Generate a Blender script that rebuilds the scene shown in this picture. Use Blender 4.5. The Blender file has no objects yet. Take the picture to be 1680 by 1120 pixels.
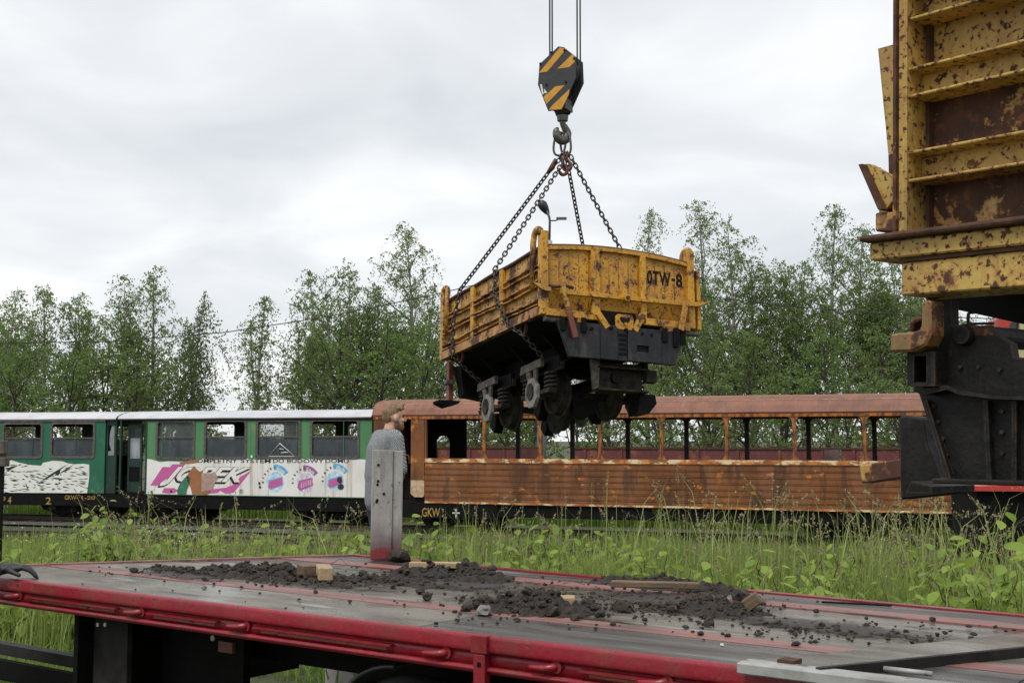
import bpy, bmesh, math, random
import numpy as np
from mathutils import Vector, Matrix, Euler

R = math.radians
rnd = random.Random(7)
nr = np.random.default_rng(11)
sc = bpy.context.scene
col = sc.collection

# ------------------------------------------------------------------ camera, sky, sun, exposure
FPX, CX, CY, HOR, EYE = 2000.0, 840.0, 560.0, 722.0, 2.3
PITCH = math.atan((HOR - CY) / FPX)
cam = bpy.data.cameras.new('camera'); camo = bpy.data.objects.new('camera', cam); col.objects.link(camo)
cam.sensor_width = 36.0; cam.lens = 36.0 * FPX / 1680.0
cam.clip_start = 0.05; cam.clip_end = 5000
camo.location = (0, 0, EYE); camo.rotation_euler = (math.pi / 2 + PITCH, 0, 0)
sc.camera = camo

SUN_EL, SUN_AZ = 58, 215            # soft light from behind and to the left, high
world = bpy.data.worlds.new('World'); sc.world = world; world.use_nodes = True
wn = world.node_tree; wn.nodes.clear()
wo = wn.nodes.new('ShaderNodeOutputWorld')
sky = wn.nodes.new('ShaderNodeTexSky'); sky.sky_type = 'NISHITA'; sky.sun_disc = False
sky.sun_elevation = R(SUN_EL); sky.sun_rotation = R(SUN_AZ)
b1 = wn.nodes.new('ShaderNodeBackground'); b1.inputs[1].default_value = 0.1
wn.links.new(sky.outputs[0], b1.inputs[0])
tc = wn.nodes.new('ShaderNodeTexCoord')
sep = wn.nodes.new('ShaderNodeSeparateXYZ'); wn.links.new(tc.outputs['Generated'], sep.inputs[0])
def wmath(op, a, b=None):
    n = wn.nodes.new('ShaderNodeMath'); n.operation = op
    for i, v in enumerate((a, b)):
        if v is None: continue
        if isinstance(v, (int, float)): n.inputs[i].default_value = v
        else: wn.links.new(v, n.inputs[i])
    return n.outputs[0]
zz = wmath('ADD', wmath('MAXIMUM', sep.outputs[2], 0.0), 0.22)
cb = wn.nodes.new('ShaderNodeCombineXYZ')
wn.links.new(wmath('DIVIDE', sep.outputs[0], zz), cb.inputs[0])
wn.links.new(wmath('DIVIDE', sep.outputs[1], zz), cb.inputs[1])
cb.inputs[2].default_value = 3.7
n1 = wn.nodes.new('ShaderNodeTexNoise'); n1.inputs['Scale'].default_value = 2.1; n1.inputs['Detail'].default_value = 7
n1.inputs['Roughness'].default_value = 0.46; n1.inputs['Distortion'].default_value = 0.45
wn.links.new(cb.outputs[0], n1.inputs[0])
ramp = wn.nodes.new('ShaderNodeValToRGB')
ramp.color_ramp.elements[0].position = 0.30; ramp.color_ramp.elements[0].color = (0.495, 0.516, 0.54, 1)
ramp.color_ramp.elements[1].position = 0.66; ramp.color_ramp.elements[1].color = (0.705, 0.708, 0.708, 1)
e = ramp.color_ramp.elements.new(0.50); e.color = (0.590, 0.606, 0.620, 1)
wn.links.new(n1.outputs[0], ramp.inputs[0])
b2 = wn.nodes.new('ShaderNodeBackground'); b2.inputs[1].default_value = 1.0
wn.links.new(ramp.outputs[0], b2.inputs[0])
mx = wn.nodes.new('ShaderNodeMixShader'); mx.inputs[0].default_value = 0.93
wn.links.new(b1.outputs[0], mx.inputs[1]); wn.links.new(b2.outputs[0], mx.inputs[2]); wn.links.new(mx.outputs[0], wo.inputs[0])

sl = bpy.data.lights.new('sun', 'SUN'); sl.energy = 1.5; sl.angle = R(18); sl.color = (1.0, 0.97, 0.92)
so = bpy.data.objects.new('sun', sl); col.objects.link(so)
_d = Vector((math.sin(R(SUN_AZ)) * math.cos(R(SUN_EL)), math.cos(R(SUN_AZ)) * math.cos(R(SUN_EL)), math.sin(R(SUN_EL))))
so.rotation_euler = _d.to_track_quat('Z', 'Y').to_euler(); so.location = _d * 60
sc.view_settings.view_transform = 'Standard'; sc.view_settings.look = 'None'
sc.view_settings.exposure = 0.58; sc.view_settings.gamma = 1.0; sc.view_settings.use_curve_mapping = False

# ------------------------------------------------------------------ helpers
_c, _s = math.cos(PITCH), math.sin(PITCH)
def ray(px, py):
    a = (px - CX) / FPX; b = -(py - CY) / FPX
    return Vector((a, _c - b * _s, _s + b * _c))
def at(px, py, Y):
    r = ray(px, py); return Vector((0, 0, EYE)) + r * (Y / r.y)
def atz(px, py, Z):
    r = ray(px, py); return Vector((0, 0, EYE)) + r * ((Z - EYE) / r.z)
def on_plane(o, px, py, v=0.0):
    """local coordinates (x, z) of a point seen at a pixel, on the plane y = v of object o"""
    m = o.matrix_basis.inverted()
    p = m @ Vector((0, 0, EYE)); d = (m.to_3x3() @ ray(px, py))
    t = (v - p.y) / d.y; q = p + d * t
    return q.x, q.z

def tag(o, label=None, cat=None, group=None, kind=None):
    if label: o['label'] = label
    if cat: o['category'] = cat
    if group: o['group'] = group
    if kind: o['kind'] = kind
    return o
def empty(name, loc, rot=(0, 0, 0), order='XYZ'):
    o = bpy.data.objects.new(name, None); o.rotation_mode = order
    o.location = loc; o.rotation_euler = rot; o.empty_display_size = 0.2
    col.objects.link(o); return o
def link_mesh(name, me, m, parent=None):
    o = bpy.data.objects.new(name, me); col.objects.link(o)
    if m is not None and not me.materials: me.materials.append(m)
    if parent is not None: o.parent = parent
    return o

class MB:
    def __init__(self): self.v = []; self.f = []; self.sm = []
    def add(self, vs, fs, smooth=False):
        n = len(self.v); self.v.extend(vs)
        for f in fs: self.f.append(tuple(i + n for i in f)); self.sm.append(smooth)
        return self
    def box(self, x0, x1, y0, y1, z0, z1):
        vs = [(x, y, z) for z in (z0, z1) for y in (y0, y1) for x in (x0, x1)]
        return self.add(vs, [(0, 2, 3, 1), (4, 5, 7, 6), (0, 1, 5, 4), (2, 6, 7, 3), (0, 4, 6, 2), (1, 3, 7, 5)])
    def bar(self, p, q, w, h, up=(0, 0, 1)):
        """box beam from p to q, w across and h along up"""
        p, q, up = Vector(p), Vector(q), Vector(up)
        d = (q - p).normalized(); s = d.cross(up)
        if s.length < 1e-4: s = d.cross(Vector((0, 1, 0)))
        s.normalize(); u = s.cross(d).normalized()
        vs = []
        for c in (p, q):
            for a, b in ((-1, -1), (1, -1), (1, 1), (-1, 1)):
                vs.append(tuple(c + s * (a * w / 2) + u * (b * h / 2)))
        return self.add(vs, [(0, 1, 2, 3), (7, 6, 5, 4), (0, 4, 5, 1), (1, 5, 6, 2), (2, 6, 7, 3), (3, 7, 4, 0)])
    def prism(self, poly, y0, y1, plane='xz'):
        """polygon in a plane, extruded along the third axis"""
        n = len(poly)
        def P(a, b, c):
            return (a, c, b) if plane == 'xz' else ((c, a, b) if plane == 'yz' else (a, b, c))
        vs = [P(a, b, y0) for a, b in poly] + [P(a, b, y1) for a, b in poly]
        fs = [tuple(range(n)), tuple(range(2 * n - 1, n - 1, -1))]
        fs += [(i, (i + 1) % n + 0, (i + 1) % n + n, i + n)[::-1] for i in range(n)]
        return self.add(vs, fs)
    def tube(self, pts, r, seg=8, closed=False, smooth=True, cap=True):
        pts = [Vector(p) for p in pts]; n = len(pts); rs = r if isinstance(r, (list, tuple)) else [r] * n
        base = len(self.v); prev = None
        for i, p in enumerate(pts):
            if closed: d = pts[(i + 1) % n] - pts[i - 1]
            else: d = pts[min(i + 1, n - 1)] - pts[max(i - 1, 0)]
            d.normalize()
            if prev is None:
                a = d.cross(Vector((0, 0, 1)))
                if a.length < 0.05: a = d.cross(Vector((1, 0, 0)))
            else: a = prev - d * prev.dot(d)
            a.normalize(); prev = a; b = d.cross(a)
            for k in range(seg):
                t = 2 * math.pi * k / seg
                self.v.append(tuple(p + a * (math.cos(t) * rs[i]) + b * (math.sin(t) * rs[i])))
        m = n if closed else n - 1
        for i in range(m):
            for k in range(seg):
                j = (i + 1) % n
                self.f.append((base + i * seg + k, base + i * seg + (k + 1) % seg, base + j * seg + (k + 1) % seg, base + j * seg + k)); self.sm.append(smooth)
        if cap and not closed:
            self.f.append(tuple(base + k for k in range(seg))[::-1]); self.sm.append(False)
            self.f.append(tuple(base + (n - 1) * seg + k for k in range(seg))); self.sm.append(False)
        return self
    def lathe(self, prof, axis='x', c=(0, 0, 0), seg=24, smooth=False):
        """prof: list of (along, radius)"""
        base = len(self.v); n = len(prof)
        for a, r in prof:
            for k in range(seg):
                t = 2 * math.pi * k / seg; u, w = r * math.cos(t), r * math.sin(t)
                p = (a, u, w) if axis == 'x' else ((u, a, w) if axis == 'y' else (u, w, a))
                self.v.append((p[0] + c[0], p[1] + c[1], p[2] + c[2]))
        for i in range(n - 1):
            for k in range(seg):
                self.f.append((base + i * seg + k, base + i * seg + (k + 1) % seg, base + (i + 1) * seg + (k + 1) % seg, base + (i + 1) * seg + k)); self.sm.append(smooth)
        self.f.append(tuple(base + k for k in range(seg))[::-1]); self.sm.append(False)
        self.f.append(tuple(base + (n - 1) * seg + k for k in range(seg))); self.sm.append(False)
        return self
    def mesh(self, name='mesh'):
        me = bpy.data.meshes.new(name); me.from_pydata(self.v, [], self.f)
        me.polygons.foreach_set('use_smooth', self.sm); me.update()
        bm = bmesh.new(); bm.from_mesh(me); bmesh.ops.recalc_face_normals(bm, faces=bm.faces); bm.to_mesh(me); bm.free()
        return me
    def build(self, name, m, parent=None):
        return link_mesh(name, self.mesh(name), m, parent)

def fast_mesh(name, V, Fq, m, parent=None, smooth=False):
    """numpy arrays to one mesh object; Fq is (n, k)"""
    me = bpy.data.meshes.new(name); V = np.asarray(V, np.float32); Fq = np.asarray(Fq, np.int32)
    me.vertices.add(len(V)); me.vertices.foreach_set('co', V.ravel())
    n, k = Fq.shape; me.loops.add(n * k); me.loops.foreach_set('vertex_index', Fq.ravel())
    me.polygons.add(n); me.polygons.foreach_set('loop_start', np.arange(0, n * k, k, dtype=np.int32))
    me.polygons.foreach_set('loop_total', np.full(n, k, np.int32))
    me.polygons.foreach_set('use_smooth', np.full(n, smooth)); me.update(calc_edges=True)
    return link_mesh(name, me, m, parent)

def copy_tree(o, parent=None):
    c = o.copy(); col.objects.link(c)
    if parent is not None: c.parent = parent
    for ch in list(o.children): copy_tree(ch, c)
    return c

def bevel(o, w=0.008, seg=1):
    md = o.modifiers.new('bevel', 'BEVEL'); md.width = w; md.segments = seg; md.limit_method = 'ANGLE'; md.angle_limit = R(40)
    return o

# ------------------------------------------------------------------ materials
class NT:
    def __init__(self, name):
        self.m = bpy.data.materials.new(name); self.m.use_nodes = True
        self.t = self.m.node_tree; self.t.nodes.clear()
        self.out = self.t.nodes.new('ShaderNodeOutputMaterial')
        self.bs = self.t.nodes.new('ShaderNodeBsdfPrincipled')
        self.t.links.new(self.bs.outputs[0], self.out.inputs[0])
        self.tc = self.t.nodes.new('ShaderNodeTexCoord')
    def n(self, k, **kw):
        nd = self.t.nodes.new(k)
        for a, b in kw.items(): setattr(nd, a, b)
        return nd
    def l(self, a, b): self.t.links.new(a, b)
    def coord(self, stretch=(1, 1, 1), off=(0, 0, 0), rot=(0, 0, 0)):
        mp = self.n('ShaderNodeMapping'); mp.inputs['Scale'].default_value = stretch; mp.inputs['Location'].default_value = off
        mp.inputs['Rotation'].default_value = rot
        self.l(self.tc.outputs['Object'], mp.inputs[0]); return mp.outputs[0]
    def noise(self, scale, stretch=(1, 1, 1), off=(0, 0, 0), detail=6, rough=0.6, dist=0.0):
        n = self.n('ShaderNodeTexNoise'); n.inputs['Scale'].default_value = scale; n.inputs['Detail'].default_value = detail
        n.inputs['Roughness'].default_value = rough; n.inputs['Distortion'].default_value = dist
        self.l(self.coord(stretch, off), n.inputs['Vector']); return n.outputs[0]
    def math(self, op, a, b=None, clamp=False):
        n = self.n('ShaderNodeMath', operation=op, use_clamp=clamp)
        for i, v in enumerate((a, b)):
            if v is None: continue
            if isinstance(v, (int, float)): n.inputs[i].default_value = v
            else: self.l(v, n.inputs[i])
        return n.outputs[0]
    def step(self, v, lo, hi):
        n = self.n('ShaderNodeMapRange', interpolation_type='SMOOTHSTEP', clamp=True)
        if lo > hi:
            n.inputs['From Min'].default_value = hi; n.inputs['From Max'].default_value = lo; n.inputs['To Min'].default_value = 1.0; n.inputs['To Max'].default_value = 0.0
        else: n.inputs['From Min'].default_value = lo; n.inputs['From Max'].default_value = hi
        self.l(v, n.inputs['Value']); return n.outputs[0]
    def mix(self, f, a, b, blend='MIX'):
        n = self.n('ShaderNodeMix', data_type='RGBA', blend_type=blend)
        if isinstance(f, (int, float)): n.inputs[0].default_value = f
        else: self.l(f, n.inputs[0])
        for i, v in ((6, a), (7, b)):
            if isinstance(v, tuple): n.inputs[i].default_value = (*v, 1) if len(v) == 3 else v
            else: self.l(v, n.inputs[i])
        return n.outputs[2]
    def edge(self, radius=0.012, lo=0.02, hi=0.25):
        bv = self.n('ShaderNodeBevel', samples=4); bv.inputs[0].default_value = radius
        g = self.n('ShaderNodeNewGeometry')
        d = self.n('ShaderNodeVectorMath', operation='DOT_PRODUCT'); self.l(bv.outputs[0], d.inputs[0]); self.l(g.outputs['Normal'], d.inputs[1])
        return self.step(self.math('SUBTRACT', 1.0, self.math('ABSOLUTE', d.outputs['Value'])), lo, hi)
    def island(self):
        return self.n('ShaderNodeNewGeometry').outputs['Random Per Island']
    def objrand(self):
        return self.n('ShaderNodeObjectInfo').outputs['Random']
    def done(self, color, rough=0.6, metal=0.0, bump=None, bstr=0.3, bdist=0.01, spec=None):
        if isinstance(color, tuple): self.bs.inputs['Base Color'].default_value = (*color, 1)
        else: self.l(color, self.bs.inputs['Base Color'])
        for k, v in (('Roughness', rough), ('Metallic', metal)):
            if isinstance(v, (int, float)): self.bs.inputs[k].default_value = v
            else: self.l(v, self.bs.inputs[k])
        if spec is not None: self.bs.inputs['Specular IOR Level'].default_value = spec
        if bump is not None:
            b = self.n('ShaderNodeBump'); b.inputs['Strength'].default_value = bstr; b.inputs['Distance'].default_value = bdist
            self.l(bump, b.inputs['Height']); self.l(b.outputs[0], self.bs.inputs['Normal'])
        return self.m

def painted_rust(name, paint, paint2, rust=(0.085, 0.032, 0.016), orange=(0.32, 0.13, 0.035), amount=0.5, scale=3.0, streak=0.5, edge=True, grime=0.3, rough=0.5, chips=0.5):
    t = NT(name)
    base = t.mix(t.step(t.noise(2.2, off=(3, 1, 2)), 0.35, 0.7), paint, paint2)
    big = t.noise(scale, detail=14, rough=0.74, dist=0.15)
    fine = t.noise(scale * 6.5, off=(5, 2, 7), detail=7, rough=0.62)
    lo = 0.74 - 0.32 * amount
    rim = t.step(big, lo - 0.075, lo)
    core = t.step(big, lo - 0.005, lo + 0.035)
    lo2 = 0.74 - 0.14 * chips
    chip = t.step(fine, lo2, lo2 + 0.03); chiprim = t.step(fine, lo2 - 0.06, lo2)
    st = t.noise(6.0, stretch=(6, 6, 0.35), off=(1, 8, 3), detail=5)
    stm = t.math('MULTIPLY', t.step(st, 0.52, 0.72), streak)
    c = t.mix(t.math('MULTIPLY', t.step(t.noise(1.3, stretch=(2.5, 2.5, 0.6), off=(9, 9, 1), detail=8), 0.4, 0.75), grime), base, (0.10, 0.065, 0.035))
    c = t.mix(t.math('MULTIPLY', stm, 0.8), c, orange)
    c = t.mix(t.math('MULTIPLY', t.math('MAXIMUM', rim, chiprim), 0.55), c, orange)
    dark = t.math('MAXIMUM', core, chip)
    if edge:
        em = t.math('MULTIPLY', t.edge(), t.step(t.noise(14, off=(2, 2, 2)), 0.42, 0.6))
        dark = t.math('MAXIMUM', dark, t.math('MULTIPLY', em, 0.9))
    rc = t.mix(t.step(t.noise(11, off=(4, 4, 4), detail=8), 0.35, 0.68), rust, (rust[0] * 0.5, rust[1] * 0.5, rust[2] * 0.55))
    rc = t.mix(t.step(t.noise(23, off=(7, 1, 4)), 0.5, 0.72), rc, (0.19, 0.070, 0.024))
    rc = t.mix(t.math('MULTIPLY', t.step(t.noise(5, stretch=(4, 4, .6), off=(1, 9, 4), detail=8), 0.5, 0.7), .6), rc, (0.030, 0.014, 0.010))
    c = t.mix(dark, c, rc)
    h = t.math('SUBTRACT', t.noise(30, detail=4), t.math('MULTIPLY', dark, 0.5))
    return t.done(c, rough=t.math('ADD', rough, t.math('MULTIPLY', dark, 0.25)), bump=h, bstr=0.35, bdist=0.006)

def plain(name, c, c2=None, rough=0.7, scale=8.0, metal=0.0, bstr=0.2, stretch=(1, 1, 1), bd=0.01, spec=None):
    t = NT(name); c2 = c2 or tuple(x * 0.6 for x in c)
    n = t.noise(scale, stretch=stretch, detail=8, rough=0.62)
    return t.done(t.mix(t.step(n, 0.3, 0.7), c, c2), rough=rough, metal=metal, bump=t.noise(scale * 4, detail=5), bstr=bstr, bdist=bd, spec=spec)

M = {}
M['yellow_end'] = painted_rust('yellow_end', (0.60, 0.31, 0.014), (0.50, 0.245, 0.014), amount=0.57, scale=5.0, streak=0.6, grime=0.35, chips=1.05)
M['yellow_side'] = painted_rust('yellow_side', (0.62, 0.37, 0.055), (0.48, 0.25, 0.035), amount=0.68, scale=3.8, streak=0.8, grime=0.45, chips=1.2)
M['yellow_near'] = painted_rust('yellow_near', (0.60, 0.405, 0.095), (0.42, 0.28, 0.07), amount=0.46, scale=9.0, streak=0.85, grime=0.55, chips=1.3, rough=0.55)
M['rust_panel'] = painted_rust('rust_panel', (0.56, 0.39, 0.11), (0.46, 0.27, 0.065), amount=0.98, scale=7.0, streak=0.7, grime=0.3, edge=False, chips=0.8)
M['hook_lug'] = painted_rust('hook_lug', (0.20, 0.135, 0.05), (0.13, 0.085, 0.035), amount=0.7, scale=8, streak=0.5)
M['rust_band'] = painted_rust('rust_band', (0.48, 0.25, 0.05), (0.30, 0.14, 0.03), amount=0.72, scale=4.0, streak=0.7)
M['rust_bar'] = plain('rust_bar', (0.10, 0.042, 0.02), (0.045, 0.02, 0.012), rough=0.85, scale=12, bstr=0.5)
M['rust_red'] = painted_rust('rust_red', (0.17, 0.035, 0.02), (0.12, 0.03, 0.02), amount=0.5, scale=6, streak=0.2)
M['black_iron'] = plain('black_iron', (0.009, 0.0085, 0.0085), (0.004, 0.004, 0.0042), rough=0.7, scale=9, bstr=0.35, spec=0.12)
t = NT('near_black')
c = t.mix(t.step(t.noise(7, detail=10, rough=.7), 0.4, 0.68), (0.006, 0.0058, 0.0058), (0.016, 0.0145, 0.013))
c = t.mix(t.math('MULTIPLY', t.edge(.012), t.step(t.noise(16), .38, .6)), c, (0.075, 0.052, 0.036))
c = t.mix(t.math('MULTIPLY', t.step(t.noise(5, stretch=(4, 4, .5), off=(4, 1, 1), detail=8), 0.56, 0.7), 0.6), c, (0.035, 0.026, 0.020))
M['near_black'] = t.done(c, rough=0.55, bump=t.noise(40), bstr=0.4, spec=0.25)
t = NT('headstock_black')
c = t.mix(t.step(t.noise(5, detail=9), 0.35, 0.7), (0.012, 0.0125, 0.0145), (0.024, 0.024, 0.027))
c = t.mix(t.math('MULTIPLY', t.step(t.noise(9, stretch=(4, 4, 0.4), off=(3, 3, 3)), 0.52, 0.75), 0.5), c, (0.06, 0.058, 0.057))
c = t.mix(t.step(t.noise(4, off=(8, 1, 2), detail=9), 0.62, 0.7), c, (0.07, 0.036, 0.02))
c = t.mix(t.math('MULTIPLY', t.step(t.noise(3, stretch=(2, 2, .8), off=(5, 9, 1), detail=9), 0.5, 0.72), 0.6), c, (0.075, 0.073, 0.073))
M['headstock'] = t.done(c, rough=0.5, bump=t.noise(25), bstr=0.4, spec=0.3)
M['grey_iron'] = plain('grey_iron', (0.15, 0.13, 0.108), (0.05, 0.042, 0.034), rough=0.75, scale=9, bstr=0.35)
M['dirty_iron'] = plain('dirty_iron', (0.055, 0.047, 0.038), (0.012, 0.0105, 0.009), rough=0.8, scale=8, bstr=0.4, spec=0.2)
M['axle_grey'] = plain('axle_grey', (0.24, 0.23, 0.215), (0.11, 0.10, 0.09), rough=0.7, scale=11, bstr=0.35)
M['chain'] = plain('chain', (0.07, 0.058, 0.05), (0.03, 0.024, 0.02), rough=0.6, scale=30, metal=0.3)
M['hook_steel'] = plain('hook_steel', (0.16, 0.155, 0.15), (0.07, 0.068, 0.066), rough=0.5, scale=20, metal=0.4)
M['block_black'] = plain('block_black', (0.030, 0.031, 0.034), (0.020, 0.021, 0.022), rough=0.55, scale=12)
M['block_yellow'] = plain('block_yellow', (0.60, 0.30, 0.02), (0.50, 0.23, 0.02), rough=0.5, scale=10)
M['hook_rust'] = plain('hook_rust', (0.14, 0.05, 0.03), (0.07, 0.03, 0.02), rough=0.7, scale=20)
M['cable'] = plain('cable', (0.05, 0.052, 0.056), (0.03, 0.03, 0.033), rough=0.6, scale=40)
M['wire'] = plain('wire', (0.012, 0.012, 0.013), rough=0.6, scale=40)
M['paint_black'] = plain('paint_black', (0.009, 0.009, 0.009), (0.017, 0.013, 0.01), rough=0.6, scale=20, spec=0.12)

# rusty coach
t = NT('coach_rust')
c = t.mix(t.step(t.noise(0.9, detail=9, rough=0.62), 0.36, 0.64), (0.225, 0.078, 0.018), (0.122, 0.041, 0.010))
c = t.mix(t.math('MULTIPLY', t.step(t.noise(1.2, stretch=(1.5, 1.5, 0.45), off=(3, 3, 3), detail=10, rough=.66), 0.50, 0.57), 0.7), c, (0.235, 0.098, 0.043))
c = t.mix(t.math('MULTIPLY', t.step(t.noise(1.6, stretch=(1.8, 1.8, 0.28), off=(8, 2, 2), detail=10, rough=.66), 0.51, 0.60), 0.7), c, (0.055, 0.024, 0.011))
c = t.mix(t.math('MULTIPLY', t.step(t.noise(4, stretch=(1.8, 1.8, 0.6), off=(2, 6, 4), detail=9, rough=.68), 0.55, 0.66), 0.5), c, (0.30, 0.100, 0.018))
c = t.mix(t.math('MULTIPLY', t.step(t.noise(2.4, stretch=(1.2, 1, 1.6), off=(1, 5, 9), detail=8), 0.585, 0.67), 0.85), c, (0.55, 0.20, 0.035))
c = t.mix(t.step(t.noise(4.2, stretch=(1.0, 1, 1.6), off=(4, 7, 2), detail=8), 0.69, 0.72), c, (0.62, 0.44, 0.22))
M['coach_rust'] = t.done(c, rough=0.62, bump=t.noise(22), bstr=0.25)
M['lip_highlight'] = plain('lip_highlight', (0.36, 0.18, 0.085), (0.14, 0.055, 0.022), rough=0.6, scale=2.5, bstr=0.1)
t = NT('coach_belt')
c = t.mix(t.step(t.noise(2.2, detail=7), 0.42, 0.6), (0.24, 0.08, 0.025), (0.55, 0.20, 0.04))
c = t.mix(t.step(t.noise(4.0, stretch=(0.6, 1, 1.5), off=(4, 7, 2), detail=8), 0.49, 0.56), c, (0.74, 0.58, 0.34))
c = t.mix(t.step(t.noise(9.0, stretch=(2, 2, .4), off=(1, 7, 2), detail=8), 0.55, 0.66), c, (0.33, 0.10, 0.022))
M['coach_belt'] = t.done(c, rough=0.7, bump=t.noise(22), bstr=0.3)
t = NT('coach_orange')
c = t.mix(t.step(t.noise(4, stretch=(2.5, 2.5, .9), detail=8), 0.40, 0.60), (0.42, 0.135, 0.02), (0.10, 0.038, 0.015))
c = t.mix(t.step(t.noise(7, stretch=(2, 2, .4), off=(3, 2, 1), detail=7), 0.63, 0.72), c, (0.6, 0.36, 0.16))
M['coach_orange'] = t.done(c, rough=0.7, bump=t.noise(30), bstr=0.3)
t = NT('coach_roof')
c = t.mix(t.step(t.noise(2.4, detail=8), 0.35, 0.68), (0.235, 0.090, 0.052), (0.150, 0.058, 0.034))
c = t.mix(t.math('MULTIPLY', t.step(t.noise(3, stretch=(4, .6, .6), off=(3, 1, 5), detail=8), 0.52, 0.7), .6), c, (0.28, 0.135, 0.085))
M['coach_roof'] = t.done(c, rough=0.6, bump=t.noise(40), bstr=0.12)
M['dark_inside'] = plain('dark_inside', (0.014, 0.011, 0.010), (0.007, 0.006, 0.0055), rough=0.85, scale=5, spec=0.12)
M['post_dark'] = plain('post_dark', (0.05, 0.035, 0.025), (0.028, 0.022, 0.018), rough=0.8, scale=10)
M['cream_peel'] = plain('cream_peel', (0.58, 0.47, 0.33), (0.36, 0.20, 0.10), rough=0.7, scale=9)

# green coaches
def green(name, a, b, worn):
    t = NT(name)
    c = t.mix(t.step(t.noise(2.5, stretch=(1.5, 1.5, .5), detail=8), 0.35, 0.68), a, b)
    c = t.mix(t.math('MULTIPLY', t.step(t.noise(3.3, stretch=(1, 1, .6), off=(2, 6, 1), detail=9), 0.55, 0.72), worn), c, (0.22, 0.24, 0.15))
    c = t.mix(t.step(t.noise(3.0, off=(6, 2, 8), detail=9, rough=.68), 0.655, 0.69), c, (0.30, 0.12, 0.035))
    c = t.mix(t.step(t.noise(3.6, off=(1, 4, 5), detail=9, rough=.68), 0.70, 0.72), c, (0.035, 0.022, 0.018))
    return t.done(c, rough=0.5, bump=t.noise(14), bstr=0.12)
M['green_b'] = green('green_b', (0.055, 0.20, 0.075), (0.085, 0.235, 0.10), 0.8)
M['green_a'] = green('green_a', (0.012, 0.135, 0.075), (0.010, 0.105, 0.058), 0.25)
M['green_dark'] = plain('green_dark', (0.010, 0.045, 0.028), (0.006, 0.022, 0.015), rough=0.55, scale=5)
t = NT('white_roof')
c = t.mix(t.step(t.noise(1.2, detail=8), 0.35, 0.7), (0.55, 0.55, 0.575), (0.44, 0.44, 0.465))
M['white_roof'] = t.done(c, rough=0.45, bump=t.noise(10), bstr=0.08)
t = NT('poster_white')
c = t.mix(t.step(t.noise(1.1, detail=6), 0.4, 0.7), (0.78, 0.77, 0.75), (0.66, 0.65, 0.62))
c = t.mix(t.math('MULTIPLY', t.step(t.noise(2.4, stretch=(3.4, 3.4, .12), off=(2, 7, 3), detail=5), 0.52, 0.70), 0.7), c, (0.42, 0.33, 0.22))
c = t.mix(t.step(t.noise(5, off=(3, 8, 1), detail=9), 0.71, 0.73), c, (0.06, 0.045, 0.04))
M['poster_white'] = t.done(c, rough=0.5, bump=t.noise(3, stretch=(3, 3, .05), detail=2), bstr=0.35, bdist=0.02)
M['pink'] = plain('pink', (0.56, 0.115, 0.33), (0.48, 0.10, 0.30), rough=0.5, scale=14)
M['print_black'] = plain('print_black', (0.012, 0.010, 0.014), rough=0.5, scale=14)
M['print_white'] = plain('print_white', (0.78, 0.78, 0.74), (0.70, 0.70, 0.64), rough=0.5, scale=5)
M['print_blue'] = plain('print_blue', (0.10, 0.36, 0.60), (0.16, 0.45, 0.66), rough=0.5, scale=14)
M['print_sky'] = plain('print_sky', (0.22, 0.50, 0.72), (0.74, 0.78, 0.80), rough=0.5, scale=9)
M['print_purple'] = plain('print_purple', (0.27, 0.09, 0.28), (0.36, 0.13, 0.33), rough=0.5, scale=14)
M['print_lilac'] = plain('print_lilac', (0.40, 0.32, 0.50), (0.76, 0.75, 0.75), rough=0.5, scale=10)
M['peel_rust'] = painted_rust('peel_rust', (0.30, 0.11, 0.04), (0.36, 0.16, 0.06), amount=0.45, scale=5, edge=False)
M['peel_primer'] = plain('peel_primer', (0.42, 0.32, 0.28), (0.34, 0.22, 0.17), rough=0.8, scale=8)
M['peel_green'] = plain('peel_green', (0.05, 0.20, 0.11), (0.03, 0.13, 0.07), rough=0.6, scale=8)
M['frame_grey'] = plain('frame_grey', (0.13, 0.115, 0.10), (0.055, 0.045, 0.038), rough=0.6, scale=16)
M['text_yellow'] = plain('text_yellow', (0.42, 0.27, 0.06), (0.16, 0.10, 0.03), rough=0.6, scale=16)
def glass(name, tint, opac, rough=0.12):
    t = NT(name)
    c = t.mix(t.step(t.noise(3.0, stretch=(1, 1, .5), detail=8), 0.35, 0.7), tint, tuple(x * 1.8 for x in tint))
    t.done(c, rough=rough)
    tr = t.n('ShaderNodeBsdfTransparent'); ms = t.n('ShaderNodeMixShader')
    f = t.math('ADD', opac, t.math('MULTIPLY', t.step(t.noise(2.0, off=(5, 5, 5), detail=6), 0.4, 0.8), 0.18))
    t.l(f, ms.inputs[0]); t.l(tr.outputs[0], ms.inputs[1]); t.l(t.bs.outputs[0], ms.inputs[2]); t.l(ms.outputs[0], t.out.inputs[0])
    return t.m
M['glass'] = glass('dirty_glass', (0.050, 0.062, 0.070), 0.62)
M['glass_clear'] = glass('clear_glass', (0.09, 0.11, 0.10), 0.30)
M['glass_pale'] = glass('pale_glass', (0.26, 0.28, 0.29), 0.75)

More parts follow.
